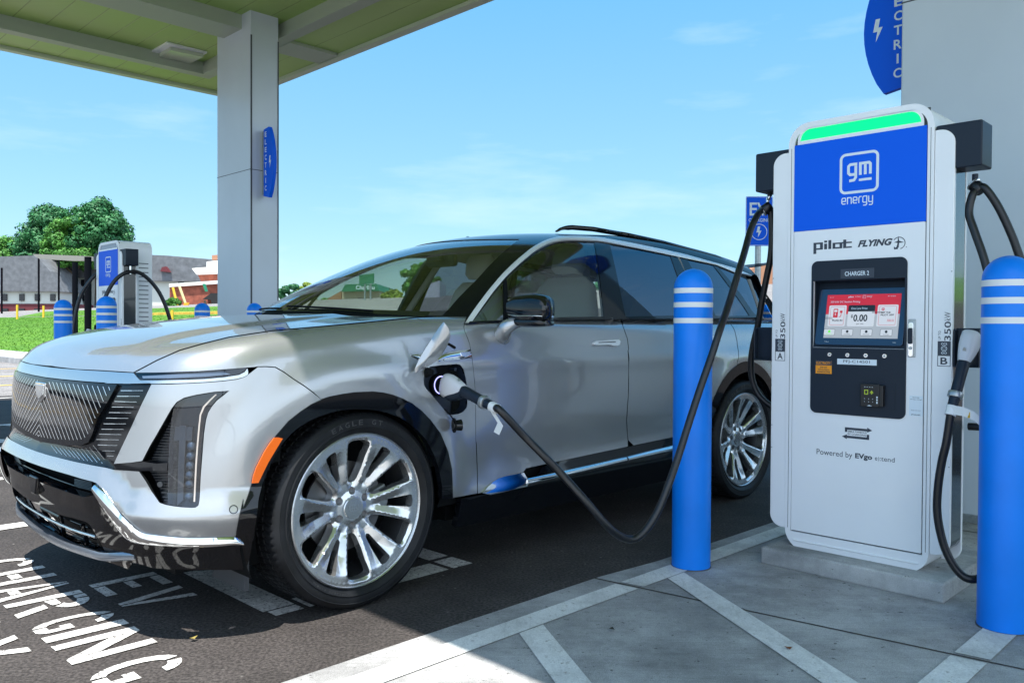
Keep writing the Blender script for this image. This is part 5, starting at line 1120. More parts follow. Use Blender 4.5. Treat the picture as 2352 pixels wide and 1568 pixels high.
mk_px = PX('z2', [(186, 522), (210, 521), (233, 526), (200, 580), (152, 660), (120, 725), (97, 773), (62, 776), (68, 740), (85, 690), (130, 602), (160, 555)])
x_, y_ = panel('side_marker', c1_, CM['amber'], Fb, px=mk_px, pr='cyl', off=.010, flange=.006, step=.01); y_.parent = c2_
# rear arch: same radii about the rear axle
RO = lambda t: (.500+.028*math.cos(t-rad(90))**2*0+.0)
def rarch(r, a0, a1, n=50, cz=.40): return [(-3.094+r*math.cos(t), cz+r*math.sin(t)) for t in np.linspace(rad(a0), rad(a1), n)]
RA = rarch(.515, -8, 200)
sidepanel('arch_cladding', CM['gloss'], rarch(.515, -10, 196)+rarch(.448, 196, -10), off=.004, flange=.03, step=.02)
# --- doors
belt_f = PX('z5', [(35, 842), (120, 836), (230, 830), (480, 820), (700, 812), (900, 810), (1160, 806)])
cutA = PX('zp', [(840, 52), (837, 90), (850, 148), (885, 232), (913, 308), (923, 380), (945, 500), (963, 650), (980, 850), (989, 1000), (991, 1150), (992, 1568)])+PX('z2', [(1326, 560), (1331, 700), (1333, 832)])
sillF = PX('z6', [(463, 1076), (488, 1068), (545, 1010), (620, 975), (700, 958), (732, 950), (748, 926), (900, 893), (1100, 850), (1353, 797)])
cutB = PX('z5', [(1160, 806), (1178, 850), (1196, 900), (1213, 950), (1222, 1020)], 'z6', [(1352, 230), (1357, 300), (1356, 400), (1354, 500), (1349, 560), (1344, 640), (1347, 700), (1353, 760)])
fd_px = belt_f+cutB[1:]+sillF[::-1]+cutA[::-1]
portd = panel('front_door', car, CM['paint'], Fb, px=fd_px, pr='side', step=.03)
B_B = camhit(Fb, np.array(cutB))[0]; print('door cut B', np.round(B_B[[0, -1]], 3))
SB = camhit(Fb, dens(PX('z6', [(1358, 796), (1500, 767), (1617, 742)]), 10, False))[0]; print('rear sill', np.round(SB[[0, -1]], 3))
zb_ = float(B_B[0, 2]); q = [(p[0]-.006, p[2]) for p in B_B]
beltr = [(-2.2, zb_+.008), (-2.7, zb_+.017), (-3.2, zb_+.022)]
sl_ = (SB[-1, 2]-SB[0, 2])/(SB[-1, 0]-SB[0, 0]); sillz = lambda x: SB[0, 2]+sl_*(x-SB[0, 0])
xs2 = -2.555
# rear door: back cut runs down from the belt and round the arch
cut3 = [(-3.02, zb_+.020), (-3.02, 1.05), (-2.965, .93)]+[(-3.094+.515*math.cos(t), .40+.515*math.sin(t)) for t in np.linspace(rad(74), rad(4), 30)]
cut3 = cut3[:3]+[c for c in cut3[3:] if c[1] > sillz(c[0])]
rd_q = q+[(x, sillz(x)) for x in np.linspace(q[-1][0]-.05, cut3[-1][0]-.0, 12)]+cut3[::-1]+[(-2.7, zb_+.017), (-2.2, zb_+.008)]
sidepanel('rear_door', CM['paint'], dens(rd_q, .02))
qc = [(-3.028, zb_+.020), (-3.028, 1.05), (-2.973, .935)]+[(-3.094+.517*math.cos(t), .40+.517*math.sin(t)) for t in np.linspace(rad(75), rad(190), 40)]+[(-3.75, .30), (-3.9, .30), (-3.9, zb_+.04), (-3.4, zb_+.03)]
sidepanel('quarter_panel', CM['paint'], dens(qc, .02))
V, Fa = tri2d([dens([(-1.25, .30), (1.25, .30), (1.25, 1.19), (-1.25, 1.19)], .04)], .05); 
P = p_of(V, 'rear', Fb); k_ = P[Fa].mean(1)[:, 0] < -3.895; finish('tailgate', P, grad(Fb, P), Fa[k_], CM['paint'], car, .01)
# black sill and its chrome insert
sidepanel('rocker_panel', CM['gloss'], dens([(-.60, .36), (-2.60, .345), (-2.62, .22), (-.60, .22)][::-1], .03), off=-.006, flange=.03)
sidepanel('rocker_panel', CM['gloss'], dens([(-.95, .30), (-2.58, .30)]+[(x, sillz(x)-.003) for x in np.linspace(-2.58, -1.2, 15)]+[(-1.15, .44)], .03), off=-.003, flange=.01)
ribbon('sill_trim', portd[0], CM['chrome'], Fb, PX('z6', [(748, 994), (880, 966), (1100, 918), (1338, 863)]), PX('z6', [(748, 1031), (880, 1000), (1100, 946), (1338, 888)]), off=.006, crown=.010, flange=.012, mirror=None, n=90)
panel('sill_trim', portd[0], CM['chrome'], Fb, px=PX('z6', [(486, 1071), (512, 1040), (545, 1010), (580, 988), (620, 975), (680, 963), (730, 955), (742, 975), (752, 992), (752, 1031), (640, 1056), (580, 1070), (530, 1080)]), pr='side', off=.008, flange=.012, step=.02, mirror=None)
rdo = [o for o in bpy.data.objects if o.name.startswith('rear_door')][0]
ribbon('sill_trim', rdo, CM['chrome'], Fb, PX('z6', [(1346, 862), (1480, 828), (1620, 795), (1800, 752)]), PX('z6', [(1346, 886), (1480, 856), (1620, 826), (1800, 782)]), off=.006, crown=.010, flange=.012, mirror=None)
# door handles
def handle(px_zf, pts, par):
    x_, _ = panel('door_handle', par, CM['satin'], Fb, px=PX(px_zf, pts), pr='side', off=.014, flange=.012, step=.012), None
    return x_
hA = panel('door_handle', portd[0], CM['wtrim'], Fb, px=PX('z6', [(1142, 182), (1155, 175), (1230, 170), (1290, 165), (1299, 175), (1296, 195), (1285, 203), (1255, 203), (1240, 196), (1155, 199), (1144, 194)]), pr='side', off=.013, flange=.012, step=.012, mirror=None)
lines('handle_slot', hA, [((1168, 184), (1270, 179))], 'z6', 5, .0135, CM['matte'], mirror=False)
panel('door_handle', rdo, CM['wtrim'], Fb, px=PX('z6', [(1835, 150), (1850, 143), (1890, 140), (1900, 150), (1895, 168), (1845, 172)]), pr='side', off=.013, flange=.012, step=.012, mirror=None)
# --- glasshouse
G = {}
wsL = PX('z4', [(1262, 834), (1440, 832), (1500, 770), (1560, 700), (1640, 618), (1700, 560), (1800, 450), (1900, 350), (1980, 285), (2040, 240)])
_w = camhit(Fc_, dens(wsL, 6, False))[0]; print('A pillar inner', np.round(_w[::14], 3))
_w = _w[2:]
wtop = [(_w[-1][0]+ .16*(1-(y/_w[-1][1])**2), y) for y in np.linspace(_w[-1][1], 0, 14)]
wbot = [(.02-.34*(y/_w[0][1])**2 if False else _w[0][0]+.31*(1-(y/_w[0][1])**2), y) for y in np.linspace(0, _w[0][1], 14)]
WQ = wbot[:-1]+[tuple(p[:2]) for p in _w]+wtop[1:]
def topjoin(name, m, Q, off=0, flange=.012, step=.03, Fn=Fc_, parent=car): 
    V, Fa = tri2d([np.array(Q)], step); P = p_of(V, 'top', Fn); return finish(name, P, grad(Fn, P), Fa, m, parent, flange, off, 'join')
ws = topjoin('windscreen', CM['glass'], dens(WQ, .02), off=-.004, flange=0, step=.025)
# black frit band inside the glass
WI = [(x*1.0, y) for x, y in WQ]; cx_ = (_w[0][0]+_w[-1][0])/2
inner = [(cx_+(x-cx_)*.90, y*.95) for x, y in WQ]; n_ = len(WQ)
V, Fa = tri2d([np.array(WQ)], .03); k_ = ~pip(V[Fa].mean(1), np.array(inner[0:]+[]))
Vb, Fb_ = tri2d([np.array(wbot[:-1]+[tuple(_w[0][:2])]+[(x-.05-.0*y, y*.97) for x, y in (wbot[:-1]+[tuple(_w[0][:2])])[::-1]])], .03)
P = p_of(Vb, 'top', Fc_); finish('frit_band', P, grad(Fc_, P), Fb_, CM['matte'], ws, 0, -.022, 'join')
Vb, Fb_ = tri2d([np.array([(x+.07, y*.96) for x, y in wtop]+[(x-.01, y) for x, y in wtop[::-1]])], .03)
P = p_of(Vb, 'top', Fc_); finish('frit_band', P, grad(Fc_, P), Fb_, CM['matte'], ws, 0, -.022, 'join')
# cowl between hood and glass
cq = [(x+.0, y) for x, y in wbot]+[(x_+.10, y_) for x_, y_ in wbot[::-1]]
topjoin('cowl', CM['matte'], [(x-.06, y) for x, y in wbot]+[(x+.10, y) for x, y in wbot[::-1]], Fn=Foff(Fb, .035), flange=0)
# wipers
for y0_, y1_ in ((.55, .02), (.0, -.42)):
    P = p_of(np.array([(_w[0][0]+.31*(1-(y/_w[0][1])**2)-.01-.04*abs(y-y0_), y) for y in np.linspace(y0_, y1_, 12)]), 'top', Fc_)+[0, 0, .004]; m = MB(); m.tube(P, .005, 8); m.build('wiper', CM['matte'], ws, True)
# side openings
ch_o = PX('z5', [(36, 838), (110, 730), (200, 610), (300, 490), (400, 392), (520, 292), (620, 236), (700, 212), (800, 205), (900, 207), (1000, 213), (1030, 217), (1250, 257), (1500, 308), (1650, 342), (1800, 385), (2000, 440), (2118, 492)])
ch_i = PX('z5', [(75, 838), (150, 730), (235, 612), (330, 500), (430, 405), (545, 310), (640, 256), (720, 235), (800, 231), (900, 234), (1000, 239), (1030, 242), (1250, 285), (1500, 336), (1650, 368), (1780, 396), (1860, 412), (2000, 470)])
ribbon('window_trim', car, CM['wtrim'], Fc_, ch_o, ch_i, off=.004, crown=.004, flange=.010, n=100)
bz_ = 826*.3164+477.8
gF = PX('z5', [(88, 828), (160, 730), (243, 617), (338, 507), (436, 412), (550, 318), (645, 264), (722, 243), (800, 239), (900, 241), (978, 246), (1000, 370), (1025, 560), (1050, 785), (900, 790), (730, 796), (500, 806)])
gf_ = panel('side_window', car, CM['side'], Fc_, px=gF, pr='side', off=-.006, flange=0, step=.04)
gR = PX('z5', [(1090, 258), (1250, 290), (1400, 320), (1528, 340), (1560, 430), (1600, 540), (1650, 660), (1690, 770), (1600, 776), (1400, 782), (1205, 787), (1170, 620), (1130, 430)])
panel('side_window', car, CM['dark'], Fc_, px=gR, pr='side', off=-.006, flange=0, step=.04)
gQ = PX('z5', [(1655, 374), (1780, 402), (1842, 416), (1900, 490), (1990, 610), (2060, 710), (2105, 780), (1960, 782), (1860, 780), (1790, 640), (1715, 490)])
panel('side_window', car, CM['dark'], Fc_, px=gQ, pr='side', off=-.006, flange=0, step=.04)
gT = PX('z5', [(1880, 430), (2000, 474), (2100, 520), (2150, 600), (2190, 700), (2200, 760), (2150, 775), (2120, 740), (2040, 620), (1950, 510)])
panel('side_window', car, CM['dark'], Fc_, px=gT, pr='rear', off=-.006, flange=0, step=.04)
full_o = ch_i+PX('z5', [(2100, 520), (2190, 700), (2200, 790), (2000, 796), (1700, 800), (1160, 804), (700, 810), (230, 828)])
fr_l = panel('pillar_panel', car, CM['gloss'], Fc_, px=full_o, pr='side', holes=[gF, gR, gQ, gT], off=-.012 if False else -.003, flange=.02, step=.04)
# quarter-light divider and mirror sail
panel('mirror_sail', car, CM['gloss'], Fc_, px=PX('z5', [(85, 830), (170, 716), (250, 606), (312, 540), (318, 560), (322, 700), (312, 815), (200, 824)]), pr='side', off=-.001, flange=.008, step=.04) if False else None
ribbon('window_divider', car, CM['matte'], Fc_, PX('z5', [(316, 530), (322, 650), (326, 822)]), PX('z5', [(338, 505), (348, 650), (350, 818)]), off=.0, crown=0, flange=.01, mirror='copy', n=12)
ribbon('belt_moulding', portd[0], CM['gloss'], Fb, PX('z5', [(80, 830), (230, 826), (480, 812), (700, 800), (900, 794), (1155, 789)]), PX('z5', [(40, 842), (230, 830), (480, 820), (700, 812), (900, 809), (1155, 805)]), off=.006, crown=.004, mirror=None)
# A pillar and cant rail in gloss black between glass edge and trim
ap = [(p[0], p[1]) for p in wsL]+PX('z4', [(2120, 206), (2200, 180), (2300, 165)])
# body side above the trim: lofted as part of the roof skin
_c1 = camhit(Fc_, dens(ch_o, 6, False))[0]
RQ = []
side_xy = [(p[0], p[1]) for p in _c1 if p[0] < -.45]
roof_out = [(p[0], p[1]-.001) for p in _c1]
wedge = [tuple(p[:2]) for p in _w]
rear_x = -3.86
ro = wedge+wtop[1:]                                     # up the pillar then to the centre
sd_ = [q for q in roof_out if q[0] > rear_x]
rq_ = sd_[::-1]
poly = [(rear_x-.10, 0.)]+[(rear_x-.10+.02*t, sd_[-1][1]*t) for t in (.3, .6, .9)]+rq_+[tuple(p[:2]) for p in _w]+wtop[1:]
poly = dens(poly, .03)
V, Fa = tri2d([poly], .03); P = p_of(V, 'top', Fc_); roof = finish('roof', P, grad(Fc_, P), Fa, mat('roof_black', (.004, .005, .007), .10, spec=.28), car, .01, 0, 'join')
# rear of the cabin
V, Fa = tri2d([dens([(-1.15, 1.185), (1.15, 1.185), (1.15, 1.63), (-1.15, 1.63)], .04)], .05); P = p_of(V, 'rear', Fc_); k_ = (P[Fa].mean(1)[:, 0] < -3.80) & (np.abs(P[Fa].mean(1)[:, 1]) < .70)
finish('rear_window', P, grad(Fc_, P), Fa[k_], CM['dark'], car, 0, -.004)
k_ = (P[Fa].mean(1)[:, 0] < -3.78) & (np.abs(P[Fa].mean(1)[:, 1]) >= .70); finish('rear_pillar', P, grad(Fc_, P), Fa[k_], CM['paint'], car, 0, -.0015)
# roof rails
rl = camhit(Fc_, dens(PX('z5', [(740, 168), (850, 160), (1000, 172), (1250, 215), (1500, 268), (1750, 335), (1960, 390)]), 8, False))[0]
for s in (1, -1):
    P = rl*[1, s, 1]+[0, -s*.040, .019]; P[0, 2] -= .016; P[-1, 2] -= .016; P[1, 2] -= .004; P[-2, 2] -= .004
    lump('roof_rail', [(p, (0, 1, 0), (0, 0, 1), .016+.006*(0 < i < len(P)-1), .006+.009*min(1, i/3, (len(P)-1-i)/3)) for i, p in enumerate(P)], CM['gloss'], car, 12, 1)
    for i in ():
        m = MB(); m.tube([P[i], P[i]-[0, 0, .045]], .016, 8); m.build('rail_foot', CM['gloss'], car, True)
# --- door mirror
MY = 1.115
def oncar(px, Y):
    d = rays([px])[0]@RC.T; o = tocar(CP); return o+d*((Y-o[1])/d[1])
mc = oncar((1222, 711), MY); print('mirror centre', mc)
for s in (1, -1):
    dr_o = portd[0] if s > 0 else portd[1]
    c = mc*[1, s, 1]
    # sections stacked across the car (inboard to outboard)
    prof = [(q[0], q[1], q[2]*.82, q[3]) for q in [(-.115, .030, .040, .012), (-.105, .048, .058, .008), (-.07, .064, .078, .004), (-.01, .070, .088, 0), (.05, .068, .087, 0), (.09, .056, .074, 0), (.112, .036, .052, -.002), (.12, .015, .025, -.004)]]
    mir = lump('door_mirror', [(c+np.array([(.018 if abs(d_) > .09 else 0), s*d_, zo]), (1, 0, 0), (0, 0, 1), hx, hz) for d_, hx, hz, zo in prof], CM['gloss'], dr_o)
    # silver lower band
    lump('mirror_skirt', [(c+np.array([.004, s*d_, -.060+zo]), (1, 0, 0), (0, 0, 1), hx*.93, hz*.30) for d_, hx, hz, zo in prof[1:-1]], CM['gloss'], mir)
    lump('mirror_band', [(c+np.array([.010, s*d_, -.030+zo]), (1, 0, 0), (0, 0, 1), hx*1.03, .0045) for d_, hx, hz, zo in prof[1:-1]], CM['satin'], mir)
    foot = oncar((1160, 760), .985)*[1, s, 1]
    P = [oncar(q_, y_)*[1, s, 1] for q_, y_ in (((1152, 772), .955), ((1155, 764), .985), ((1166, 750), 1.02), ((1192, 739), 1.055), ((1235, 735), 1.10))]
    m = MB(); m.tube(spline(P, 6), list(np.interp(np.arange(25), [0, 6, 12, 18, 24], [.046, .043, .035, .026, .016])), 20); a_ = m.build('mirror_arm', CM['paint'], mir, True)
    m = MB(); m.box(c[0]-.064, c[0]-.060, c[1]-.07, c[1]+.07, c[2]-.045, c[2]+.045); m.build('mirror_glass', CM['chrome'], mir)
# --- wheels
def wheel(parent, x, y, s, rot=0, full=True):
    R0, R1 = .397, .312
    # rim face, in its own plane (a, b) with outward height h(a, b)
    def hf(Q):
        r = np.hypot(Q[:, 0], Q[:, 1]); th = np.arctan2(Q[:, 1], Q[:, 0])
        base = np.interp(r, [0, .05, .075, .11, .16, .24, .285, .30, .312], [-.050, -.050, -.056, -.054, -.040, -.018, -.006, -.002, -.002])
        w_ = ((th+PI/6) % (PI/3))-PI/6                # 0 on narrow-window axes
        a_ = np.abs(w_)*r
        # ridge line of each spoke, wandering out from the hub toward the wide window side
        ridge = np.interp(r, [.05, .09, .12, .17, .22, .27, .30], [.016, .022, .031, .046, .062, .082, .094]); dd = a_-ridge
        t = np.clip((r-.075)/.05, 0, 1)*np.clip((.298-r)/.03, 0, 1)
        q_ = np.minimum(np.abs(dd), .035); q_ = np.sqrt(q_**2+.000006)
        return base+t*(.008-q_*np.where(dd > 0, .95, .40*np.clip((.29-r)/.09, .12, 1)))
    loops = [np.array([(R1*math.cos(t), R1*math.sin(t)) for t in np.linspace(0, 2*PI, 97)[:-1]])]
    for k in range(6):
        ax = k*PI/3
        nar = [(.137, 0), (.145, -.010), (.20, -.0185), (.268, -.027), (.277, -.023), (.281, 0)]; nar = nar+[(a, -b) for a, b in nar[::-1]][1:-1]
        wid = [(.106, 0), (.110, -.013), (.124, -.021), (.17, -.034), (.22, -.044), (.258, -.054), (.272, -.055), (.281, -.048), (.287, -.028), (.289, 0)]; wid = wid+[(a, -b) for a, b in wid[::-1]][1:-1]
        for sh_, ang in ((nar, ax), (wid, ax+PI/6)):
            loops.append(dens([(p[0]*math.cos(ang)-p[1]*math.sin(ang), p[0]*math.sin(ang)+p[1]*math.cos(ang)) for p in sh_], .012))
        ang = ax+PI/6; cxx, cyy = .0725*math.cos(ang), .0725*math.sin(ang)
        loops.append(np.array([(cxx+.0165*math.cos(t), cyy+.0165*math.sin(t)) for t in np.linspace(0, 2*PI, 15)[:-1]]))
    V, Fa = tri2d(loops, .0065); H = hf(V); e = .0008
    P = np.stack([V[:, 0], H, V[:, 1]], 1); gx = (hf(V+[e, 0])-hf(V-[e, 0]))/(2*e); gy = (hf(V+[0, e])-hf(V-[0, e]))/(2*e); N = np.stack([-gx, np.ones(len(V)), -gy], 1); N /= np.linalg.norm(N, axis=1)[:, None]
    return P, N, Fa
def build_wheel():
    P, N, Fa = wheel(None, 0, 0, 1)
    # flange deepest at the windows
    import itertools
    V = P; o = finish('wheel', P, N, Fa, CM['satin_w'], car, 0.0, 0, None)
    from collections import Counter
    ec = Counter(); dr = {}
    t = np.cross(P[Fa[:, 1]]-P[Fa[:, 0]], P[Fa[:, 2]]-P[Fa[:, 0]])[:, 1] < 0; F_ = Fa.copy(); F_[t] = F_[t][:, ::-1]
    for f in F_:
        for i in range(3):
            a, b = int(f[i]), int(f[(i+1) % 3]); ec[(min(a, b), max(a, b))] += 1; dr[(min(a, b), max(a, b))] = (a, b)
    be = [dr[k] for k, c in ec.items() if c == 1]; vv = []; ff = []; mm = {}
    def gv(i, lvl):
        if (i, lvl) not in mm:
            p = P[i].copy(); 
            if lvl: r = math.hypot(p[0], p[2]); p[1] -= .045; sc = (1-.0) ; p[0] *= sc; p[2] *= sc
            mm[(i, lvl)] = len(vv); vv.append(p)
        return mm[(i, lvl)]
    for a, b in be: ff.append((gv(b, 0), gv(a, 0), gv(a, 1), gv(b, 1)))
    mk('spoke_wall', vv, ff, CM['satin_w'], o, True, angle=50)
    m = MB(); m.lathe([(.314, .006), (.318, .004), (.319, -.012), (.300, -.03), (.292, -.05), (.292, -.22)], ax='y', n=72, capa=False, capb=False); m.build('rim_barrel', CM['rimdark'], o, True, angle=40)
    m = MB(); m.lathe([(.3115, -.004), (.3135, .003), (.3165, .005), (.3195, .002), (.3205, -.01)], ax='y', n=96, capa=False, capb=False); m.build('rim_lip', CM['satin_w'], o, True)
    m = MB(); m.lathe([(.0435, -.075), (.0435, -.049), (.041, -.046), (.0, -.045)], ax='y', n=40, capa=False, capb=False); hc = m.build('centre_cap', CM['bezel'], o, True, angle=30)
    m = MB(); fn = lambda a, b, c: (a, -.0445+c, b)
    stroke(m, [(-.024, .012), (.024, .014), (.019, -.010), (-.018, -.011)], .003, fn, closed=True)
    for k in range(3): stroke(m, [(-.016+k*.011, .010), (-.012+k*.010, -.009)], .003, fn)
    stroke(m, [(-.018, .001), (.020, .002)], .003, fn, t=.0012); m.build('cap_crest', CM['satin'], hc)
    for k in range(6):
        a = k*PI/3+PI/6; c = (.0725*math.sin(a), 0, .0725*math.cos(a))
        m = MB(); m.lathe([(.0105, -.095), (.0105, -.066), (.008, -.059), (.003, -.056), (0, -.0555)], c=c, ax='y', n=6, capb=False); m.build('lug_nut', CM['satin'], o)
        m = MB(); m.lathe([(.0165, -.067), (.0165, -.092), (0, -.093)], c=c, ax='y', n=18, capa=False); m.build('lug_pocket', CM['matte'], o, True, angle=40)
    m = MB(); m.lathe([(.19, -.11), (.19, -.125), (.0, -.125)], ax='y', n=48, capa=False, capb=False); m.lathe([(.19, -.11), (.10, -.11), (.098, -.075), (.0, -.07)], ax='y', n=48, capa=False, capb=False); m.build('brake_disc', CM['rotor'], o, True, angle=30)
    m = MB(); m.prism([(r*math.cos(t), r*math.sin(t)) for r, t in [(.135, -.3), (.135, -.1), (.135, .1), (.135, .3), (.205, .32), (.212, .1), (.212, -.1), (.205, -.32)]], lambda a, b, c: (-a, -.085-c, b+.01), .05); m.build('brake_caliper', CM['caliper'], o, bevel=.008)
    m = MB(); m.lathe([(.30, -.20), (0, -.20)], ax='y', n=40, capa=False, capb=False); m.build('wheel_backing', CM['matte'], o)
    # tyre with grooves round the tread
    pr_ = [(.306, -.010), (.318, .002), (.322, .006), (.332, .012), (.336, .0145), (.338, .0165), (.341, .0165), (.343, .0148), (.352, .0165), (.366, .0155), (.368, .0172), (.371, .0168), (.373, .0145), (.382, .010), (.3905, .000), (.3945, -.012), (.3965, -.026)]
    gr_ = []
    for y0 in (-.055, -.100, -.155, -.205): gr_ += [(.397, y0+.0045), (.389, y0+.003), (.389, y0-.003), (.397, y0-.0045)]
    pr_ += gr_+[(.3965, -.235), (.390, -.258), (.375, -.272), (.345, -.276), (.30, -.26)]
    m = MB(); m.lathe(pr_, ax='y', n=440, capa=False, capb=False)
    VV = np.array(m.V); rr = np.hypot(VV[:, 0], VV[:, 2]); an = np.arctan2(VV[:, 0], VV[:, 2])+VV[:, 1]*1.6+.25*np.abs(VV[:, 1]+.13)*8*.2
    fr = (an*88/(2*PI)) % 1; cut = (fr < .2) & (VV[:, 1] < -.004) & (VV[:, 1] > -.262) & (rr > .386); sc = np.where(cut, 1-.008/rr, 1); VV[:, 0] *= sc; VV[:, 2] *= sc; m.V = [tuple(v) for v in VV]; ty = m.build('tyre', CM['tyre'], o, True, angle=42)
    # raised sidewall lettering
    def ringtext(sx_, a0, h, r, word_, sp):
        t = MB(); 
        for i, c_ in enumerate(word_):
            if c_ == ' ': continue
            a = a0+i*sp; ca, sa = math.cos(a), math.sin(a)
            def fn(u_, v_, c, ca=ca, sa=sa): rr = r+v_; return (rr*ca-u_*sa, .0166+.0012, rr*sa+u_*ca)
            place_text(t, c_, -sx_/2, sx_/2, 0, h, fn, bold=.01)
        return t
    ringtext(.020, rad(68), .020, .346, 'EAGLE GT', rad(5.2)).build('tyre_lettering', CM['rubber2'], ty)
    ringtext(.008, rad(-78), .007, .327, 'TUBELESS RADIAL', rad(2.2)).build('tyre_lettering', CM['rubber2'], ty)
    return o
CM['satin_w'] = mat('polished_wheel', (.66, .68, .70), .22, metal=.88); CM['rimdark'] = mat('rim_barrel_metal', (.22, .23, .25), .35, metal=.9); CM['rubber2'] = mat('letter_rubber', (.045, .046, .048), .4)
ty = mat('tyre_tread', (.010, .011, .013), .5, spec=.25, noise=.4, nscale=14); CM['tyre'] = ty
_n = ty.node_tree.nodes; _l = ty.node_tree.links; _b = _n['Principled BSDF']; _t = _n.new('ShaderNodeTexCoord'); _s = _n.new('ShaderNodeSeparateXYZ'); _a = _n.new('ShaderNodeMath'); _a.operation = 'ARCTAN2'
_l.new(_t.outputs['Object'], _s.inputs[0]); _l.new(_s.outputs[0], _a.inputs[0]); _l.new(_s.outputs[2], _a.inputs[1])
def nmath(op, a, b, _n=_n, _l=_l):
    q = _n.new('ShaderNodeMath'); q.operation = op
    for i, v in enumerate((a, b)):
        if v is None: continue
        if isinstance(v, (int, float)): q.inputs[i].default_value = v
        else: _l.new(v, q.inputs[i])
    return q.outputs[0]
skew = nmath('MULTIPLY', _s.outputs[1], 1.3); ph = nmath('ADD', _a.outputs[0], skew); ph = nmath('MULTIPLY', ph, 92/(2*PI)); fr = nmath('FRACT', ph, None); gt = nmath('GREATER_THAN', fr, .14)
on = nmath('LESS_THAN', _s.outputs[1], -.004); gt2 = nmath('MAXIMUM', gt, nmath('SUBTRACT', 1, on)); _u = _n.new('ShaderNodeBump'); _u.inputs['Distance'].default_value = .006; _u.inputs['Strength'].default_value = 1; _l.new(gt2, _u.inputs['Height']); _l.new(_u.outputs[0], _b.inputs['Normal'])
wh = build_wheel(); wh.location = (-.05, .975, .3945); wh.scale = (.974, 1, .974)
for c in bpy.data.objects:
    if c.parent == wh and c.name.startswith('tyre'): c.scale = (1/.974, 1, 1/.974)
for i, (x, y, rz_, ry) in enumerate(((-3.13, .975, 0, .35), (-.05, -.975, PI, .2), (-3.13, -.975, PI, .9))):
    c = copy_tree(wh, car); c.location = (x, y, .3945); c.rotation_euler = (0, ry if rz_ == 0 else 0, rz_)
# wheel wells, floor, under-body
for x in (0, -3.094):
    for s in (1, -1):
        m = MB(); r = .452; A = np.linspace(rad(-25), rad(205), 40); V = []; 
        for t in A: V += [(x+r*math.cos(t), s*.955, .40+r*math.sin(t)), (x+r*math.cos(t), s*.60, .40+r*math.sin(t))]
        Fq = [(2*i, 2*i+1, 2*i+3, 2*i+2) for i in range(len(A)-1)]; m.add(V, Fq); k = len(m.V); m.add([(x, s*.60, .40)]+[(x+r*math.cos(t), s*.60, .40+r*math.sin(t)) for t in A], [(0, i, i+1) for i in range(1, len(A))]); m.build('wheel_well', CM['matte'], car)
m = MB(); m.box(-4.0, .60, -.74, .74, .22, .27); m.box(-2.60, -.62, -.84, .84, .235, .30); m.build('underbody', CM['matte'], car)
m = MB(); m.box(.36, .38, .58, .84, .13, .25); m.build('air_deflector', mat('deflector_grey', (.05, .055, .065), .6), car)
# dark inner skins so that panel gaps read dark
for nm, pr, Q, mz in (('inner_skin', 'cyl', [(0, .62), (1.0, .62), (1.0, .95), (1.62, .98), (1.75, .60), (1.80, .60), (1.80, 1.04), (0, .98)], 'join'),):
    V, Fa = tri2d([dens(Q, .04)], .06); P = p_of(V, pr, Foff(Fb, .075)); finish(nm, P, grad(Fb, P), Fa, CM['matte'], car, 0, 0, 'join')
sidepanel('inner_skin', CM['matte'], dens([(-.5, .33), (-2.6, .33), (-2.6, .95), (-3.0, .99), (-3.7, .99), (-3.7, 1.10), (-.45, 1.10), (-.45, .98), (-.56, .80)], .04), Fn=Foff(Fb, .05), flange=0, step=.06)
# --- cabin
m = MB(); m.box(-.45, -3.9, -.86, .86, .45, .47) if False else m.add([(-.4, -.86, .5), (-3.9, -.86, .5), (-3.9, .86, .5), (-.4, .86, .5)], [(0, 1, 2, 3)]); m.build('cabin_floor', CM['trim'], car)
dsh = [(-.30, 1.10), (-.55, 1.155), (-.80, 1.165), (-.98, 1.13), (-1.02, 1.06), (-.95, .80), (-.40, .60)]
m = MB(); m.prism(dsh, lambda a, b, c: (a, -.80+c, b), 1.60); m.build('dashboard', CM['trim'], car, bevel=.02)
def carseat(x, y, w=.27, hz=.0, nm='seat'):
    e = lump(nm, [((x-.02, y, .78+hz), (1, 0, 0), (0, 1, 0), .22, w*.9), ((x, y, .84+hz), (1, 0, 0), (0, 1, 0), .25, w), ((x, y, .90+hz), (1, 0, 0), (0, 1, 0), .23, w*.93)], CM['seat'], car)
    lump('backrest', [((x-.24-.13*t, y, .86+hz+.58*t), (1, 0, 0), (0, 1, 0), q, w*r) for t, q, r in ((0, .06, .9), (.2, .085, 1), (.6, .075, .98), (.9, .06, .8), (1, .03, .6))], CM['seat'], e)
    lump('headrest', [((x-.37-.02*t, y, 1.46+hz+.17*t), (1, 0, 0), (0, 1, 0), q, r) for t, q, r in ((0, .03, .09), (.2, .05, .125), (.8, .05, .12), (1, .025, .09))], CM['seat'], e)
carseat(-1.62, .40); carseat(-1.62, -.40); carseat(-2.65, .42, hz=.02); carseat(-2.65, -.42, hz=.02); carseat(-3.35, .33, hz=.0, w=.24); carseat(-3.35, -.33, hz=.0, w=.24)
m = MB(); c = np.array([-1.10, .40, 1.06]); ax1 = np.array([0, 1., 0]); ax2 = np.array([-.42, 0, .90]); m.tube([c+ax1*.185*math.cos(t)+ax2*.185*math.sin(t) for t in np.linspace(0, 2*PI, 33)], .015, 10, cap=False); sw_ = m.build('steering_wheel', CM['trim'], car, True)
m = MB(); m.tube([c-ax1*.17, c, c+ax1*.17], .02, 8); m.tube([c, c-ax2*.17], .018, 8); m.tube([c, c+np.array([.2, 0, -.1])], .05, 12); m.build('steering_hub', CM['trim'], sw_, True)
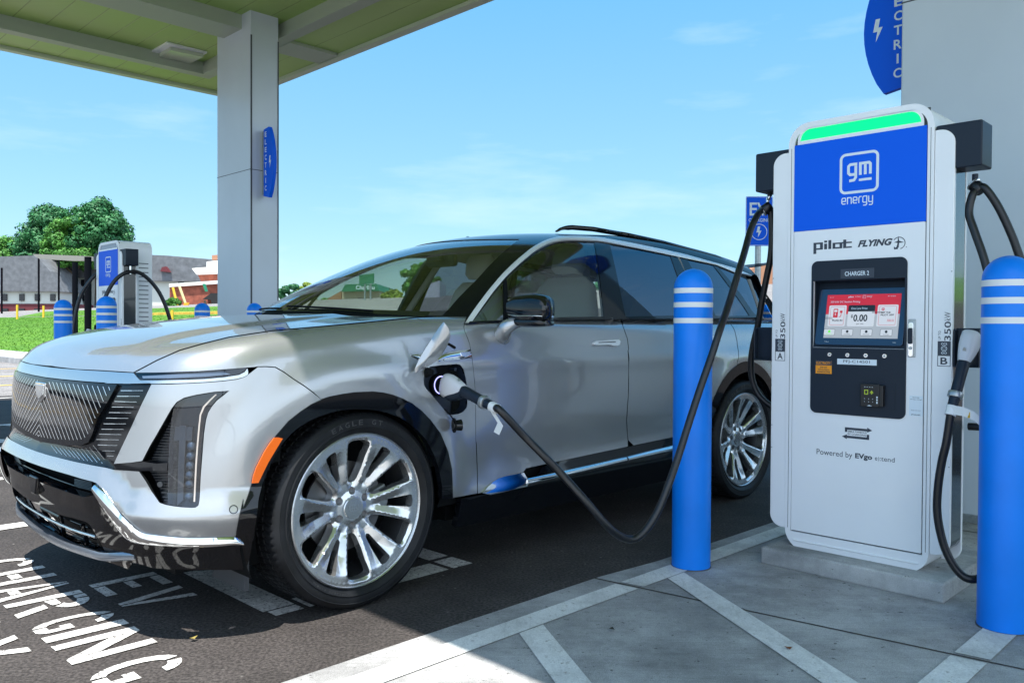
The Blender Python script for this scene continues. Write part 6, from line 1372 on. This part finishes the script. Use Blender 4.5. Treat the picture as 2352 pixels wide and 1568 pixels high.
im = oncar((1020, 600), 0.0); m = MB(); m.prism(rrect(-.125, .125, -.035, .035, .02, 5), lambda a, b, c: (im[0]-.0+c, a, im[2]+b), .035); mi_ = m.build('rear_view_mirror', CM['matte'], car, bevel=.006)
m = MB(); m.tube([im+[.02, 0, .0], im+[.05, 0, .02]], .012, 8); m.box(im[0]+.02, im[0]+.07, -.04, .04, im[2]+.0, im[2]+.03); m.build('mirror_mount', CM['matte'], mi_, True, angle=40)
# headliner and inner pillars
V, Fa = tri2d([poly], .06); P = p_of(V, 'top', Foff(Fc_, .035)); k_ = (P[Fa][:, :, 2].max(1)-P[Fa][:, :, 2].min(1)) < .05; k_ &= P[Fa][:, :, 2].min(1) > 1.45; finish('headliner', P, grad(Fc_, P), Fa[k_], mat('headliner_cloth', (.6, .6, .57), .9), car, 0, 0, 'join')
for s in (1, -1):
    for a_, b_, r in (((1380, 560), (1400, 735), .022), ((1552, 592), (1612, 735), .025), ((1715, 645), (1745, 735), .03)):
        p = camhit(Foff(Fc_, .025), np.array([a_, b_]))[0]*[1, s, 1]; m = MB(); m.tube([p[0], p[1]], r, 10); m.build('inner_pillar', CM['trim'], car, True)
print('misses', MISS)
# ------------------------------------------------------------------ cables
ring_A = onsy((1762, 478), 3.885); ring_B = onsy((2246, 432), 3.885)
port_w = toworld(PORTC); pnw = PORTN@RC
# cable that feeds the car
cb1 = empty('charging_cable', port_w, 0, 'black charging cable looping low from the near charger into the silver car', 'cable', 'charging cables')
def loc(P, o): return [np.array(p)-np.array(o) for p in P]
tipd = rays(PX('z6', [(232, 470)]))[0]
p_in = port_w-pnw*.02
# axis of the connector: from the port towards the white sleeve seen at z6 (590,610)
far = onsy(PX('z6', [(560, 588)])[0], (port_w@sy)-.02); nrm_ = far-port_w
ax_c = nrm_/np.linalg.norm(nrm_); print('gun axis len', np.linalg.norm(nrm_), 'vs normal', ax_c@pnw)
tip = port_w-ax_c*.015+pnw*.012
endp, axg, upg = gun(cb1, loc([tip], port_w)[0], loc([far], port_w)[0], (0, 0, 1))
g0 = endp+port_w
cable_px = PX('z6', [(745, 742), (860, 858), (960, 962), (1100, 1118), (1220, 1258), (1300, 1325), (1370, 1348), (1430, 1322), (1490, 1250), (1545, 1150), (1600, 1010), (1655, 850), (1720, 645), (1782, 455), (1845, 275), (1900, 105)])+[(1672, 704), (1697, 622), (1711, 575), (1724, 528), (1739, 495), (1752, 481)]
y_s, y_e = w2s(g0)[1], w2s(ring_A)[1]; n_ = len(cable_px); ys = [y_s+(y_e-y_s)*min(1, max(0, (i/(n_-1)))**.55) for i in range(n_)]
ys = [y_s+(v_-y_s) for v_ in ys]
yb = 3.05; ys = np.interp(np.arange(n_), [0, 3, 6, 10, 15, n_-1], [y_s+.10, y_s+.27, y_s+.48, yb-.05, yb+.25, y_e])
P = [g0-axg*.01, g0+axg*.03]+zone(cable_px, ys)+[ring_A]
cabletube('cable', loc(P, port_w), cb1)
# small tag on the sleeve
tg = g0-axg*.02; w_ = np.cross(axg, upg); m = MB(); T = [tg+w_*-.0-upg*.020, tg+axg*.05-upg*.055+pnw*.01, tg+axg*.035-upg*.10+pnw*.012]; 
V = []
for p in T: V += [p-axg*.018-np.array(port_w), p+axg*.018-np.array(port_w)]
m.add(V, [(0, 1, 3, 2), (2, 3, 5, 4)]); m.build('paper_tag', MT['stripe'], cb1)
# its slack end, back down behind the cabinet
slack = [(1770, 486), (1773, 540), (1770, 590), (1761, 636), (1750, 692), (1741, 746), (1730, 792), (1725, 830), (1728, 872), (1742, 906), (1765, 928), (1790, 940), (1830, 940)]
P = [ring_A+[0, 0, 0]]+zone(slack, np.linspace(3.9, 4.05, len(slack)))
cabletube('cable_return', loc(P, port_w), cb1)
hanger(cb1, loc([onsy((1768, 437), 3.885)], port_w)[0], loc([ring_A], port_w)[0], ring_A-zone([(1739, 495)], [3.86])[0])
# cable of bay B, connector parked in its holster
cb2 = empty('charging_cable', ring_B, 0, 'black charging cable with its connector parked in the holster right of the charger', 'cable', 'charging cables')
t1 = onsy(PX('z8', [(1800, 700)])[0], 3.76); b1 = onsy(PX('z8', [(1672, 1190)])[0], 3.66)
e2, ax2_, up2 = gun(cb2, loc([t1], ring_B)[0], loc([b1], ring_B)[0], -sy)
g2 = e2+ring_B
down = PX('z9', [(1160, 130), (1134, 240), (1112, 380), (1104, 520), (1118, 640), (1150, 760), (1200, 860), (1255, 925), (1310, 948), (1370, 935), (1450, 880), (1500, 780), (1500, 500), (1470, 100)])+[(2290, 800), (2285, 700), (2262, 600), (2238, 530), (2226, 490), (2233, 450)]
P = [g2-ax2_*.01]+zone(down, np.interp(np.arange(len(down)), [0, 8, 14, len(down)-1], [3.62, 3.66, 3.80, 3.86]))+[ring_B]
cabletube('cable', loc(P, ring_B), cb2)
back = [(2262, 432), (2290, 470), (2315, 520), (2335, 570), (2356, 640), (2370, 760), (2365, 880), (2330, 965), (2290, 980), (2225, 979)]
P = [ring_B]+zone(back, np.interp(np.arange(len(back)), [0, 9], [3.87, 3.95]))
cabletube('cable_return', loc(P, ring_B), cb2)
hanger(cb2, loc([onsy((2240, 400), 3.885)], ring_B)[0], loc([ring_B], ring_B)[0], zone([(2290, 470)], [3.87])[0]-ring_B)
tg = g2; w_ = np.cross(ax2_, up2); m = MB(); V = []
for a, b, c in ((0, 0, 0), (.05, .004, .02), (.09, .02, .012), (.12, .05, .0)):
    p = tg-ax2_*.022+np.cross(ax2_, [0, 0, 1.])*0+sx*a+np.array([0, 0, -b])-sy*(.018+c*.4); V += [p+np.array([0, 0, -.02])-ring_B, p+np.array([0, 0, .016])-ring_B]
m.add(V, [(0, 1, 3, 2), (2, 3, 5, 4), (4, 5, 7, 6)]); m.add([(np.array(V[2])*.45+np.array(V[4])*.55+k)-sy*.002 for k in (np.array([-.008, 0, .003]), np.array([.012, 0, .003]), np.array([.002, 0, .028]))], [(0, 1, 2)], 1); m.build('warning_tag', MT['stripe'], cb2, mats=[MT['stripe'], MT['yellow']])
# cables of the distant charger
def lc(x, y, z): return s2w(-10.30+x, 3.60+y, z)
cb3 = empty('charging_cable', lc(.43, .09, 1.75), 0, 'black cable arched over the right arm of the distant charger', 'cable', 'charging cables')
o_ = lc(.43, .09, 1.75)
cabletube('cable', loc([lc(.36, -.25, .3), lc(.36, -.24, .9), lc(.37, -.19, 1.35), lc(.39, -.08, 1.62), lc(.43, .06, 1.74), lc(.46, .22, 1.72), lc(.48, .40, 1.52), lc(.50, .52, 1.2), lc(.50, .60, .8), lc(.50, .60, .4)], o_), cb3, r=.022)
m = MB(); m.tube(loc([lc(.43, .09, 1.815), lc(.43, .09, 1.72)], o_), .012, 8); m.build('hanger_shackle', MT['chrome'], cb3, True)
o_ = lc(-.43, .09, 1.75); cb4 = empty('charging_cable', o_, 0, 'black cable hanging on the left flank of the distant charger', 'cable', 'charging cables')
cabletube('cable', loc([lc(-.43, .09, 1.80), lc(-.45, -.03, 1.70), lc(-.52, -.15, 1.45), lc(-.56, -.2, 1.1), lc(-.57, -.2, .7), lc(-.55, -.18, .45), lc(-.46, -.1, .42), lc(-.43, -.05, .95)], o_), cb4, r=.022)
b = MB(); b.tube(loc([lc(-.45, -.06, 1.08), lc(-.455, -.08, 1.0), lc(-.46, -.10, .9)], o_), [.03, .045, .03], 14); b.build('connector_head', MT['pale'], cb4, True)

# ------------------------------------------------------------------ charging bay sign
p = wpos(1741, 7.9); sg = empty('bay_sign', (p[0], p[1], 0), 0, 'blue EV charging sign with bolt on a galvanised post behind the car', 'sign')
m = MB(); m.tube([(0, .03, 0), (0, .03, 2.35)], .028, 14); m.build('post', MT['steel'], sg, True, angle=40)
zc_ = lambda py: CH+(744.5-py)*7.9/F
m = MB(); m.prism(rrect(-.128, .128, zc_(556), zc_(443), .012, 4), lambda a, b, c: (a, c, b), .004); m.build('panel', MT['blue'], sg)
t = MB(); fn = lambda a, b, c: (a, -c, b)
stroke(t, rrect(-.124, .124, zc_(554.5), zc_(444.5), .010, 4), .004, fn, closed=True)
place_text(t, 'EV', -.092, .085, zc_(487), zc_(457), fn, bold=.015); place_text(t, 'CHARGING', -.100, .100, zc_(501), zc_(493), fn, bold=.01)
stroke(t, [(.0+.074*math.cos(k*PI/16), zc_(524)+.074*math.sin(k*PI/16)) for k in range(32)], .006, fn, closed=True)
polyf(t, [((q[0]-.5)*.085, zc_(524)-.052+q[1]*.104) for q in BOLT], fn); t.build('lettering', MT['lightmark'], sg)

# ------------------------------------------------------------------ background buildings (facades at real distance, with depth)
BM = dict(roof=mat('grey_shingle', (.13, .14, .155), .9, noise=.25, nscale=1.2), wall=mat('cream_wall', (.55, .58, .54), .8), maroon=mat('maroon_base', (.12, .018, .025), .7), win=mat('dark_window', (.012, .014, .02), .15), brick=mat('red_brick', (.27, .075, .045), .85, noise=.35, nscale=1.6), cornice=mat('white_cornice', (.75, .73, .70), .7), tan=mat('tan_wall', (.50, .42, .30), .8), terr=mat('terracotta', (.34, .17, .10), .8), trunk=mat('bark', (.06, .045, .03), .9), wood=mat('dark_post', (.003, .004, .007), 1, spec=.1), green=mat('green_sign', (.01, .20, .10), .5), awn=mat('black_awning', (.012, .013, .015), .8))
def A3(px, py, Y): return atY(px, py, Y)
def fac(name, pts, Y, dp, m_, parent=None, zf='d'):
    P = [A3(x, y, Y) for x, y in mpx(zf, pts)]; n = len(P); d = np.array([0, dp, 0]); V = P+[p+d for p in P]
    return mk(name, V, [tuple(range(n)), tuple(range(n, 2*n))[::-1]]+[(i, n+i, n+(i+1) % n, (i+1) % n) for i in range(n)], m_, parent)
Y_ = 150
mo = empty('motel', A3(100, 717, Y_), 0, 'long motel with grey shingle roof, pale walls and maroon base beyond the grass', 'building')
def pf(nm, pts, Y, dp, m_, par, zf='z3'):
    o = fac(nm, pts, Y, dp, m_, None, zf); o.parent = par; o.matrix_parent_inverse = Matrix.Translation(-Vector(par.location)); return o
pf('roof', [(-900, 660), (40, 675), (280, 668), (330, 700), (420, 800), (500, 970), (-900, 960)], Y_, 9, BM['roof'], mo)
w1 = pf('wall', [(-900, 961), (490, 971), (505, 1072), (-900, 1072)], Y_+1, 8, BM['wall'], mo)
pf('base', [(-900, 1073), (600, 1074), (600, 1160), (-900, 1158)], Y_+.8, 8, BM['maroon'], mo)
pf('roof', [(270, 655), (700, 668), (900, 700), (900, 850), (560, 850), (400, 857), (330, 705)], Y_+12, 8, BM['roof'], mo); pf('wall', [(405, 858), (900, 852), (900, 1150), (600, 1150), (470, 930)], Y_+13, 8, BM['wall'], mo)
for i, x in enumerate((-380, -250, -120, 15, 160, 290, 420)): pf('window', [(x, 990), (x+40, 990), (x+40, 1048), (x, 1048)], Y_+.7, .3, BM['win'], mo)
for i, x in enumerate((-250, -120, 15, 155, 285, 415)): pf('window', [(x, 1112), (x+48, 1112), (x+48, 1146), (x, 1146)], Y_+.5, .3, BM['win'], mo)
for x in (590, 680): 
    for y in (870, 995): pf('window', [(x, y), (x+32, y), (x+32, y+55), (x, y+55)], Y_+12.7, .3, BM['win'], mo)
mo2 = empty('guest_house', A3(420, 705, 135), 0, 'grey roofed pale wing right of the distant charger', 'building')
pf('roof', [(1200, 660), (1400, 668), (1780, 700), (1790, 730), (1690, 885), (1200, 880)], 137, 8, BM['roof'], mo2); pf('wall', [(1200, 881), (1700, 886), (1700, 1100), (1200, 1110)], 138, 8, BM['wall'], mo2); pf('window', [(1495, 888), (1540, 888), (1540, 900), (1495, 900)], 137.6, .3, BM['win'], mo2)
pf('dormer', [(1345, 800), (1360, 765), (1395, 760), (1430, 808)], 136.5, 2, BM['maroon'], mo2)
br = empty('brick_building', A3(470, 703, 120), 0, 'low red brick building with white cornice and black awning', 'building')
pf('wall', [(1425, 930), (1900, 900), (1900, 1130), (1425, 1110)], 118, 10, BM['brick'], br); pf('cornice', [(1420, 905), (1900, 872), (1900, 900), (1420, 932)], 117.6, 11, BM['cornice'], br)
pf('upper_wall', [(1660, 826), (2000, 815), (2000, 880), (1690, 888)], 124, 8, BM['brick'], br); pf('upper_cornice', [(1610, 775), (1735, 765), (1735, 720), (1900, 700), (2000, 700), (2000, 814), (1650, 826)], 123, 10, BM['cornice'], br); pf('chimney', [(1780, 665), (1850, 660), (1850, 700), (1780, 705)], 125, 2, BM['terr'], br)
pf('awning', [(1700, 1035), (1770, 985), (1900, 978), (1900, 1130), (1790, 1130), (1770, 1040)], 116, 4, BM['awn'], br)
# posts and poles
def post(name, px, y0, y1, Y, w, m_, lab, cat, group=None, x2=None):
    a, b = A3(px, y1, Y), A3(x2 or px, y0, Y); m = MB(); m.tube([(0, 0, 0), tuple(b-a)], w/2, 10); o = m.build(name, m_, smooth=True, angle=40); o.location = a; return tag(o, lab, cat, group)
post('timber_post', 172.5, 602, 772, 26, .17, BM['wood'], 'thick black post left of the distant charger, nearer the blue bollard', 'post', 'black posts by the grass')
post('timber_post', 202, 590, 778, 24, .19, BM['wood'], 'thick black post touching the left edge of the distant charger', 'post', 'black posts by the grass')
for i, (x, y0, y1) in enumerate(((4, 615, 720), (89, 592, 716), (135, 595, 700))): post('street_pole', x, y0, y1, 110, .25, BM['wood'], ['thin dark pole at the left edge before the motel', 'thin dark pole with small lamp before the motel roof', 'thin dark pole just left of the black posts'][i], 'pole', 'thin poles before the motel')
for i, (x, y) in enumerate(((39.5, 733), (100, 735), (395.5, 737))): post('yellow_stake', x, y-33+(8 if i == 2 else 0), y, 62 if i < 2 else 40, .16 if i < 2 else .14, MT['yellow'], ['short tan stake on the verge at far left', 'short tan stake on the verge left of the first bollard', 'short yellow stake right of the distant charger'][i], 'stake', 'stakes along the kerb')
post('yellow_brace', 410, 660, 712, 100, .3, MT['yellow'], 'left of two leaning yellow braces against the brick building', 'brace', 'leaning yellow braces', x2=397)
post('yellow_brace', 427, 658, 700, 101, .32, mat('pale_yellow', (.72, .6, .28), .6), 'pale right of two leaning yellow braces at the brick building', 'brace', 'leaning yellow braces', x2=412)
o = fac('notice_board', [(1545, 1065), (1588, 1062), (1570, 1115), (1532, 1115)], 99, .2, MT['orange'], None, 'z3'); tag(o, 'orange and yellow slanted notice board before the brick building', 'board')
post('road_sign', 476, 690, 712, 95, .25, BM['trunk'], 'green blade sign on a leaning post before the brick building', 'sign', x2=470); 
rs_ = bpy.data.objects['road_sign']; o = fac('blade', [(1700, 905), (1720, 905), (1740, 968), (1722, 970)], 94.5, .3, BM['green'], None, 'z3'); o.parent = rs_; o.matrix_parent_inverse = Matrix.Translation(-Vector(rs_.location))
# rail line across the motel
o = fac('overhead_beam', [(270, 655), (400, 660), (715, 672), (780, 676), (780, 712), (610, 712), (330, 695)], 100, .6, mat('weathered_beam', (.23, .22, .21), .9), None, 'z3'); tag(o, 'weathered grey overhead beam carried across the motel roof', 'beam')

# seen through the car glass: shop, big green road sign, guard rail
shop = empty('roadside_shop', A3(830, 705, 90), 0, 'cream shop with green sign roof seen through the windscreen', 'building')
pf('wall', [(665, 640), (955, 640), (955, 750), (665, 750)], 92, 8, BM['tan'], shop, 'z4'); pf('roof', [(690, 590), (930, 585), (955, 640), (660, 645)], 91, 9, BM['green'], shop, 'z4'); pf('annexe', [(555, 700), (660, 640), (662, 750), (555, 750)], 93, 6, BM['terr'], shop, 'z4')
pf('window', [(790, 695), (900, 695), (900, 712), (790, 712)], 91.8, .2, BM['win'], shop, 'z4')
t = MB(); 
def shopfn(a, b, c): return A3(a, -b, 90.9)-np.array(shop.location)
place_text(t, 'Charlieu', 588+772*.2969, 588+918*.2969, -(477.8+630*.2969), -(477.8+598*.2969), shopfn, bold=.02); t.build('shop_lettering', MT['lightmark'], shop)
gs = empty('road_sign', A3(840, 705, 70), 0, 'green motorway sign on two posts seen through the windscreen', 'sign')
pf('panel', [(798, 520), (912, 505), (912, 580), (798, 588)], 70, .2, BM['green'], gs, 'z4')
for x in (840, 884): pf('post', [(x-5, 585), (x+5, 585), (x+5, 770), (x-5, 770)], 70.3, .3, MT['steel'], gs, 'z4')
t = MB(); gfn_ = lambda a, b, c: A3(a, -b, 69.95)-np.array(gs.location)
place_text(t, 'EXIT 1', 588+815*.2969, 588+895*.2969, -(477.8+572*.2969), -(477.8+545*.2969), gfn_); t.build('sign_lettering', MT['lightmark'], gs) if False else None
grl = fac('guard_rail', [(480, 757), (1350, 735), (1350, 752), (480, 775)], 55, .15, MT['steel'], None, 'z4'); tag(grl, 'grey steel guard rail along the road seen through the windscreen', 'guard rail')
tk = empty('parked_lorry', A3(960, 690, 65), 0, 'white lorry front seen through the windscreen beside the pillar', 'lorry')
pf('body', [(1230, 660), (1290, 600), (1420, 560), (1420, 740), (1225, 740)], 65, 6, MT['white'], tk, 'z4'); pf('grille', [(1235, 668), (1275, 664), (1275, 712), (1235, 714)], 64.9, .08, BM['win'], tk, 'z4')
hs_ = empty('tan_house', A3(1760, 690, 60), 0, 'tan house with terracotta roof behind the charging bay sign', 'building')
pf('wall', [(1700, 655), (2000, 655), (2000, 800), (1700, 800)], 60, 8, BM['tan'], hs_, 'd'); pf('roof', [(1670, 660), (1735, 612), (2000, 560), (2000, 658)], 59, 10, BM['terr'], hs_, 'd')
o = fac('flag', [(915, 595), (975, 590), (1060, 650), (1190, 880), (1100, 930), (950, 1060)], 30, .05, mat('green_cloth', (.01, .22, .13), .7), None, 'ff') if 'ff' in M_ else None

# ------------------------------------------------------------------ trees
LF = {}
def leafmat(name, c1, c2):
    m = mat(name, c1, .65, noise=.5, nscale=.35, col2=c2); return m
LF['a'] = leafmat('leaf_dark', (.010, .085, .028), (.03, .18, .045)); LF['b'] = leafmat('leaf_mid', (.03, .14, .015), (.08, .25, .025)); LF['c'] = leafmat('leaf_yellow', (.13, .20, .015), (.22, .28, .03))
def tree(name, px, pyb, pyt, Y, wpx, lm, lab, blobs=26, leaves=9000, leaf=.32, zbase=None, group=None):
    base = A3(px, pyb, Y); k = Y/F; H_ = (pyb-pyt)*k; R_ = wpx*k/2; root = empty(name, base, 0, lab, 'tree', group); rg = np.random.default_rng(abs(hash(lab)) % 1000 if False else int(px*7+Y))
    tr = MB(); tr.tube([(0, 0, -3), (0, 0, H_*.3), (R_*.05, 0, H_*.6)], [H_*.03, H_*.022, H_*.008], 9)
    for i in range(9):
        a = rg.uniform(0, 2*PI); h = rg.uniform(.25, .55)*H_; tr.tube([(0, 0, h), (R_*.4*math.cos(a), R_*.4*math.sin(a), h+H_*.15), (R_*.5*math.cos(a), R_*.5*math.sin(a), h+H_*.3)], [H_*.012, H_*.008, H_*.003], 6)
    tr.build('trunk', BM['trunk'], root, True)
    C = []; 
    for i in range(blobs):
        a = rg.uniform(0, 2*PI); u_ = rg.uniform(-.5, 1); rr = math.sqrt(max(0, 1-u_*u_))*rg.uniform(.35, .85); C.append((R_*rr*math.cos(a), R_*rr*math.sin(a), H_*.55+u_*H_*.34, rg.uniform(.13, .27)*R_))
    V = []; n = leaves; ci = rg.integers(0, blobs, n); d = rg.normal(size=(n, 3)); d /= np.linalg.norm(d, axis=1)[:, None]; rad_ = rg.uniform(.55, 1.08, n)
    C = np.array(C); P = C[ci, :3]+d*(C[ci, 3]*rad_)[:, None]*[1, 1, .8]; t1 = np.cross(d, rg.normal(size=(n, 3))); t1 /= np.linalg.norm(t1, axis=1)[:, None]; t2 = np.cross(d, t1)+rg.normal(size=(n, 3))*.5; t2 /= np.linalg.norm(t2, axis=1)[:, None]
    s = (rg.uniform(.5, 1.2, n)*leaf)[:, None]; Q = np.stack([P-t1*s*.6, P+t2*s*.5, P+t1*s*.6, P-t2*s*.5], 1).reshape(-1, 3)
    me = bpy.data.meshes.new('crown'); me.vertices.add(4*n); me.vertices.foreach_set('co', Q.ravel()); me.loops.add(4*n); me.loops.foreach_set('vertex_index', np.arange(4*n)); me.polygons.add(n); me.polygons.foreach_set('loop_start', np.arange(n)*4); me.polygons.foreach_set('loop_total', np.full(n, 4)); me.update(); me.materials.append(lm)
    o = bpy.data.objects.new('crown', me); COL.objects.link(o); o.parent = root; return root
tree('shade_tree', 118, 690, 455, 165, 170, LF['a'], 'tall dark tree above the motel roof, left of a pair', blobs=110, leaves=26000, leaf=.46)
tree('shade_tree', 225, 690, 440, 160, 170, LF['a'], 'tall dark tree above the motel roof, right of a pair', blobs=110, leaves=26000, leaf=.46)
tree('shade_tree', 172, 690, 485, 158, 160, LF['b'], 'lighter green tree between the two tall dark trees', blobs=80, leaves=16000, leaf=.42)
tree('shade_tree', 15, 660, 540, 170, 160, LF['b'], 'lower tree at the left edge behind the motel roof', blobs=70, leaves=14000, leaf=.46)
for i, (px, y0, y1, Y, w, l, lab) in enumerate([(672, 735, 648, 110, 80, 'a', 'low dark tree right of the grey pillar'), (708, 730, 642, 112, 60, 'c', 'yellow green tree low over the windscreen edge'), (880, 710, 660, 120, 90, 'a', 'small dark tree behind the shop seen through the glass'), (905, 720, 663, 75, 66, 'c', 'round yellow bush in front of the shop'), (965, 730, 590, 85, 110, 'b', 'large green tree through the windscreen by the mirror'), (1230, 730, 600, 90, 120, 'b', 'green tree seen through the front side window'), (640+760, 735, 640, 100, 150, 'a', 'dark tree hidden behind the car roof line'), (760, 735, 690, 105, 120, 'b', 'low green tree behind the windscreen base'), (398, 715, 683, 100, 40, 'b', 'green bush at the foot of the brick building')]):
    tree('bush' if i in (3, 8) else 'tree', px, y0, y1, Y, w, LF[l], lab, blobs=34, leaves=5000, leaf=.34)

# ------------------------------------------------------------------ utility pole across the street, mirrored in the car's windows
up = empty('utility_pole', (7.5, -13, 0), rad(20), 'tall timber utility pole with crossarms and wires across the street', 'pole')
m = MB(); m.tube([(0, 0, 0), (0, 0, 10.5)], [.17, .12], 12); m.build('shaft', BM['trunk'], up, True)
for z in (10.1, 9.2, 8.4): m = MB(); m.box(-1.3, 1.3, -.06, .06, z, z+.12); m.build('crossarm', BM['trunk'], up)
for y_, z in ((-1.2, 10.2), (0, 10.2), (1.2, 10.2), (-.8, 9.3), (.8, 9.3), (0, 8.5)):
    m = MB(); m.tube([(y_+.0, t, z-1.5*(1-((t)/35)**2)+.0) for t in np.linspace(-35, 35, 21)], .018, 5); m.build('wire', BM['wood'], up)
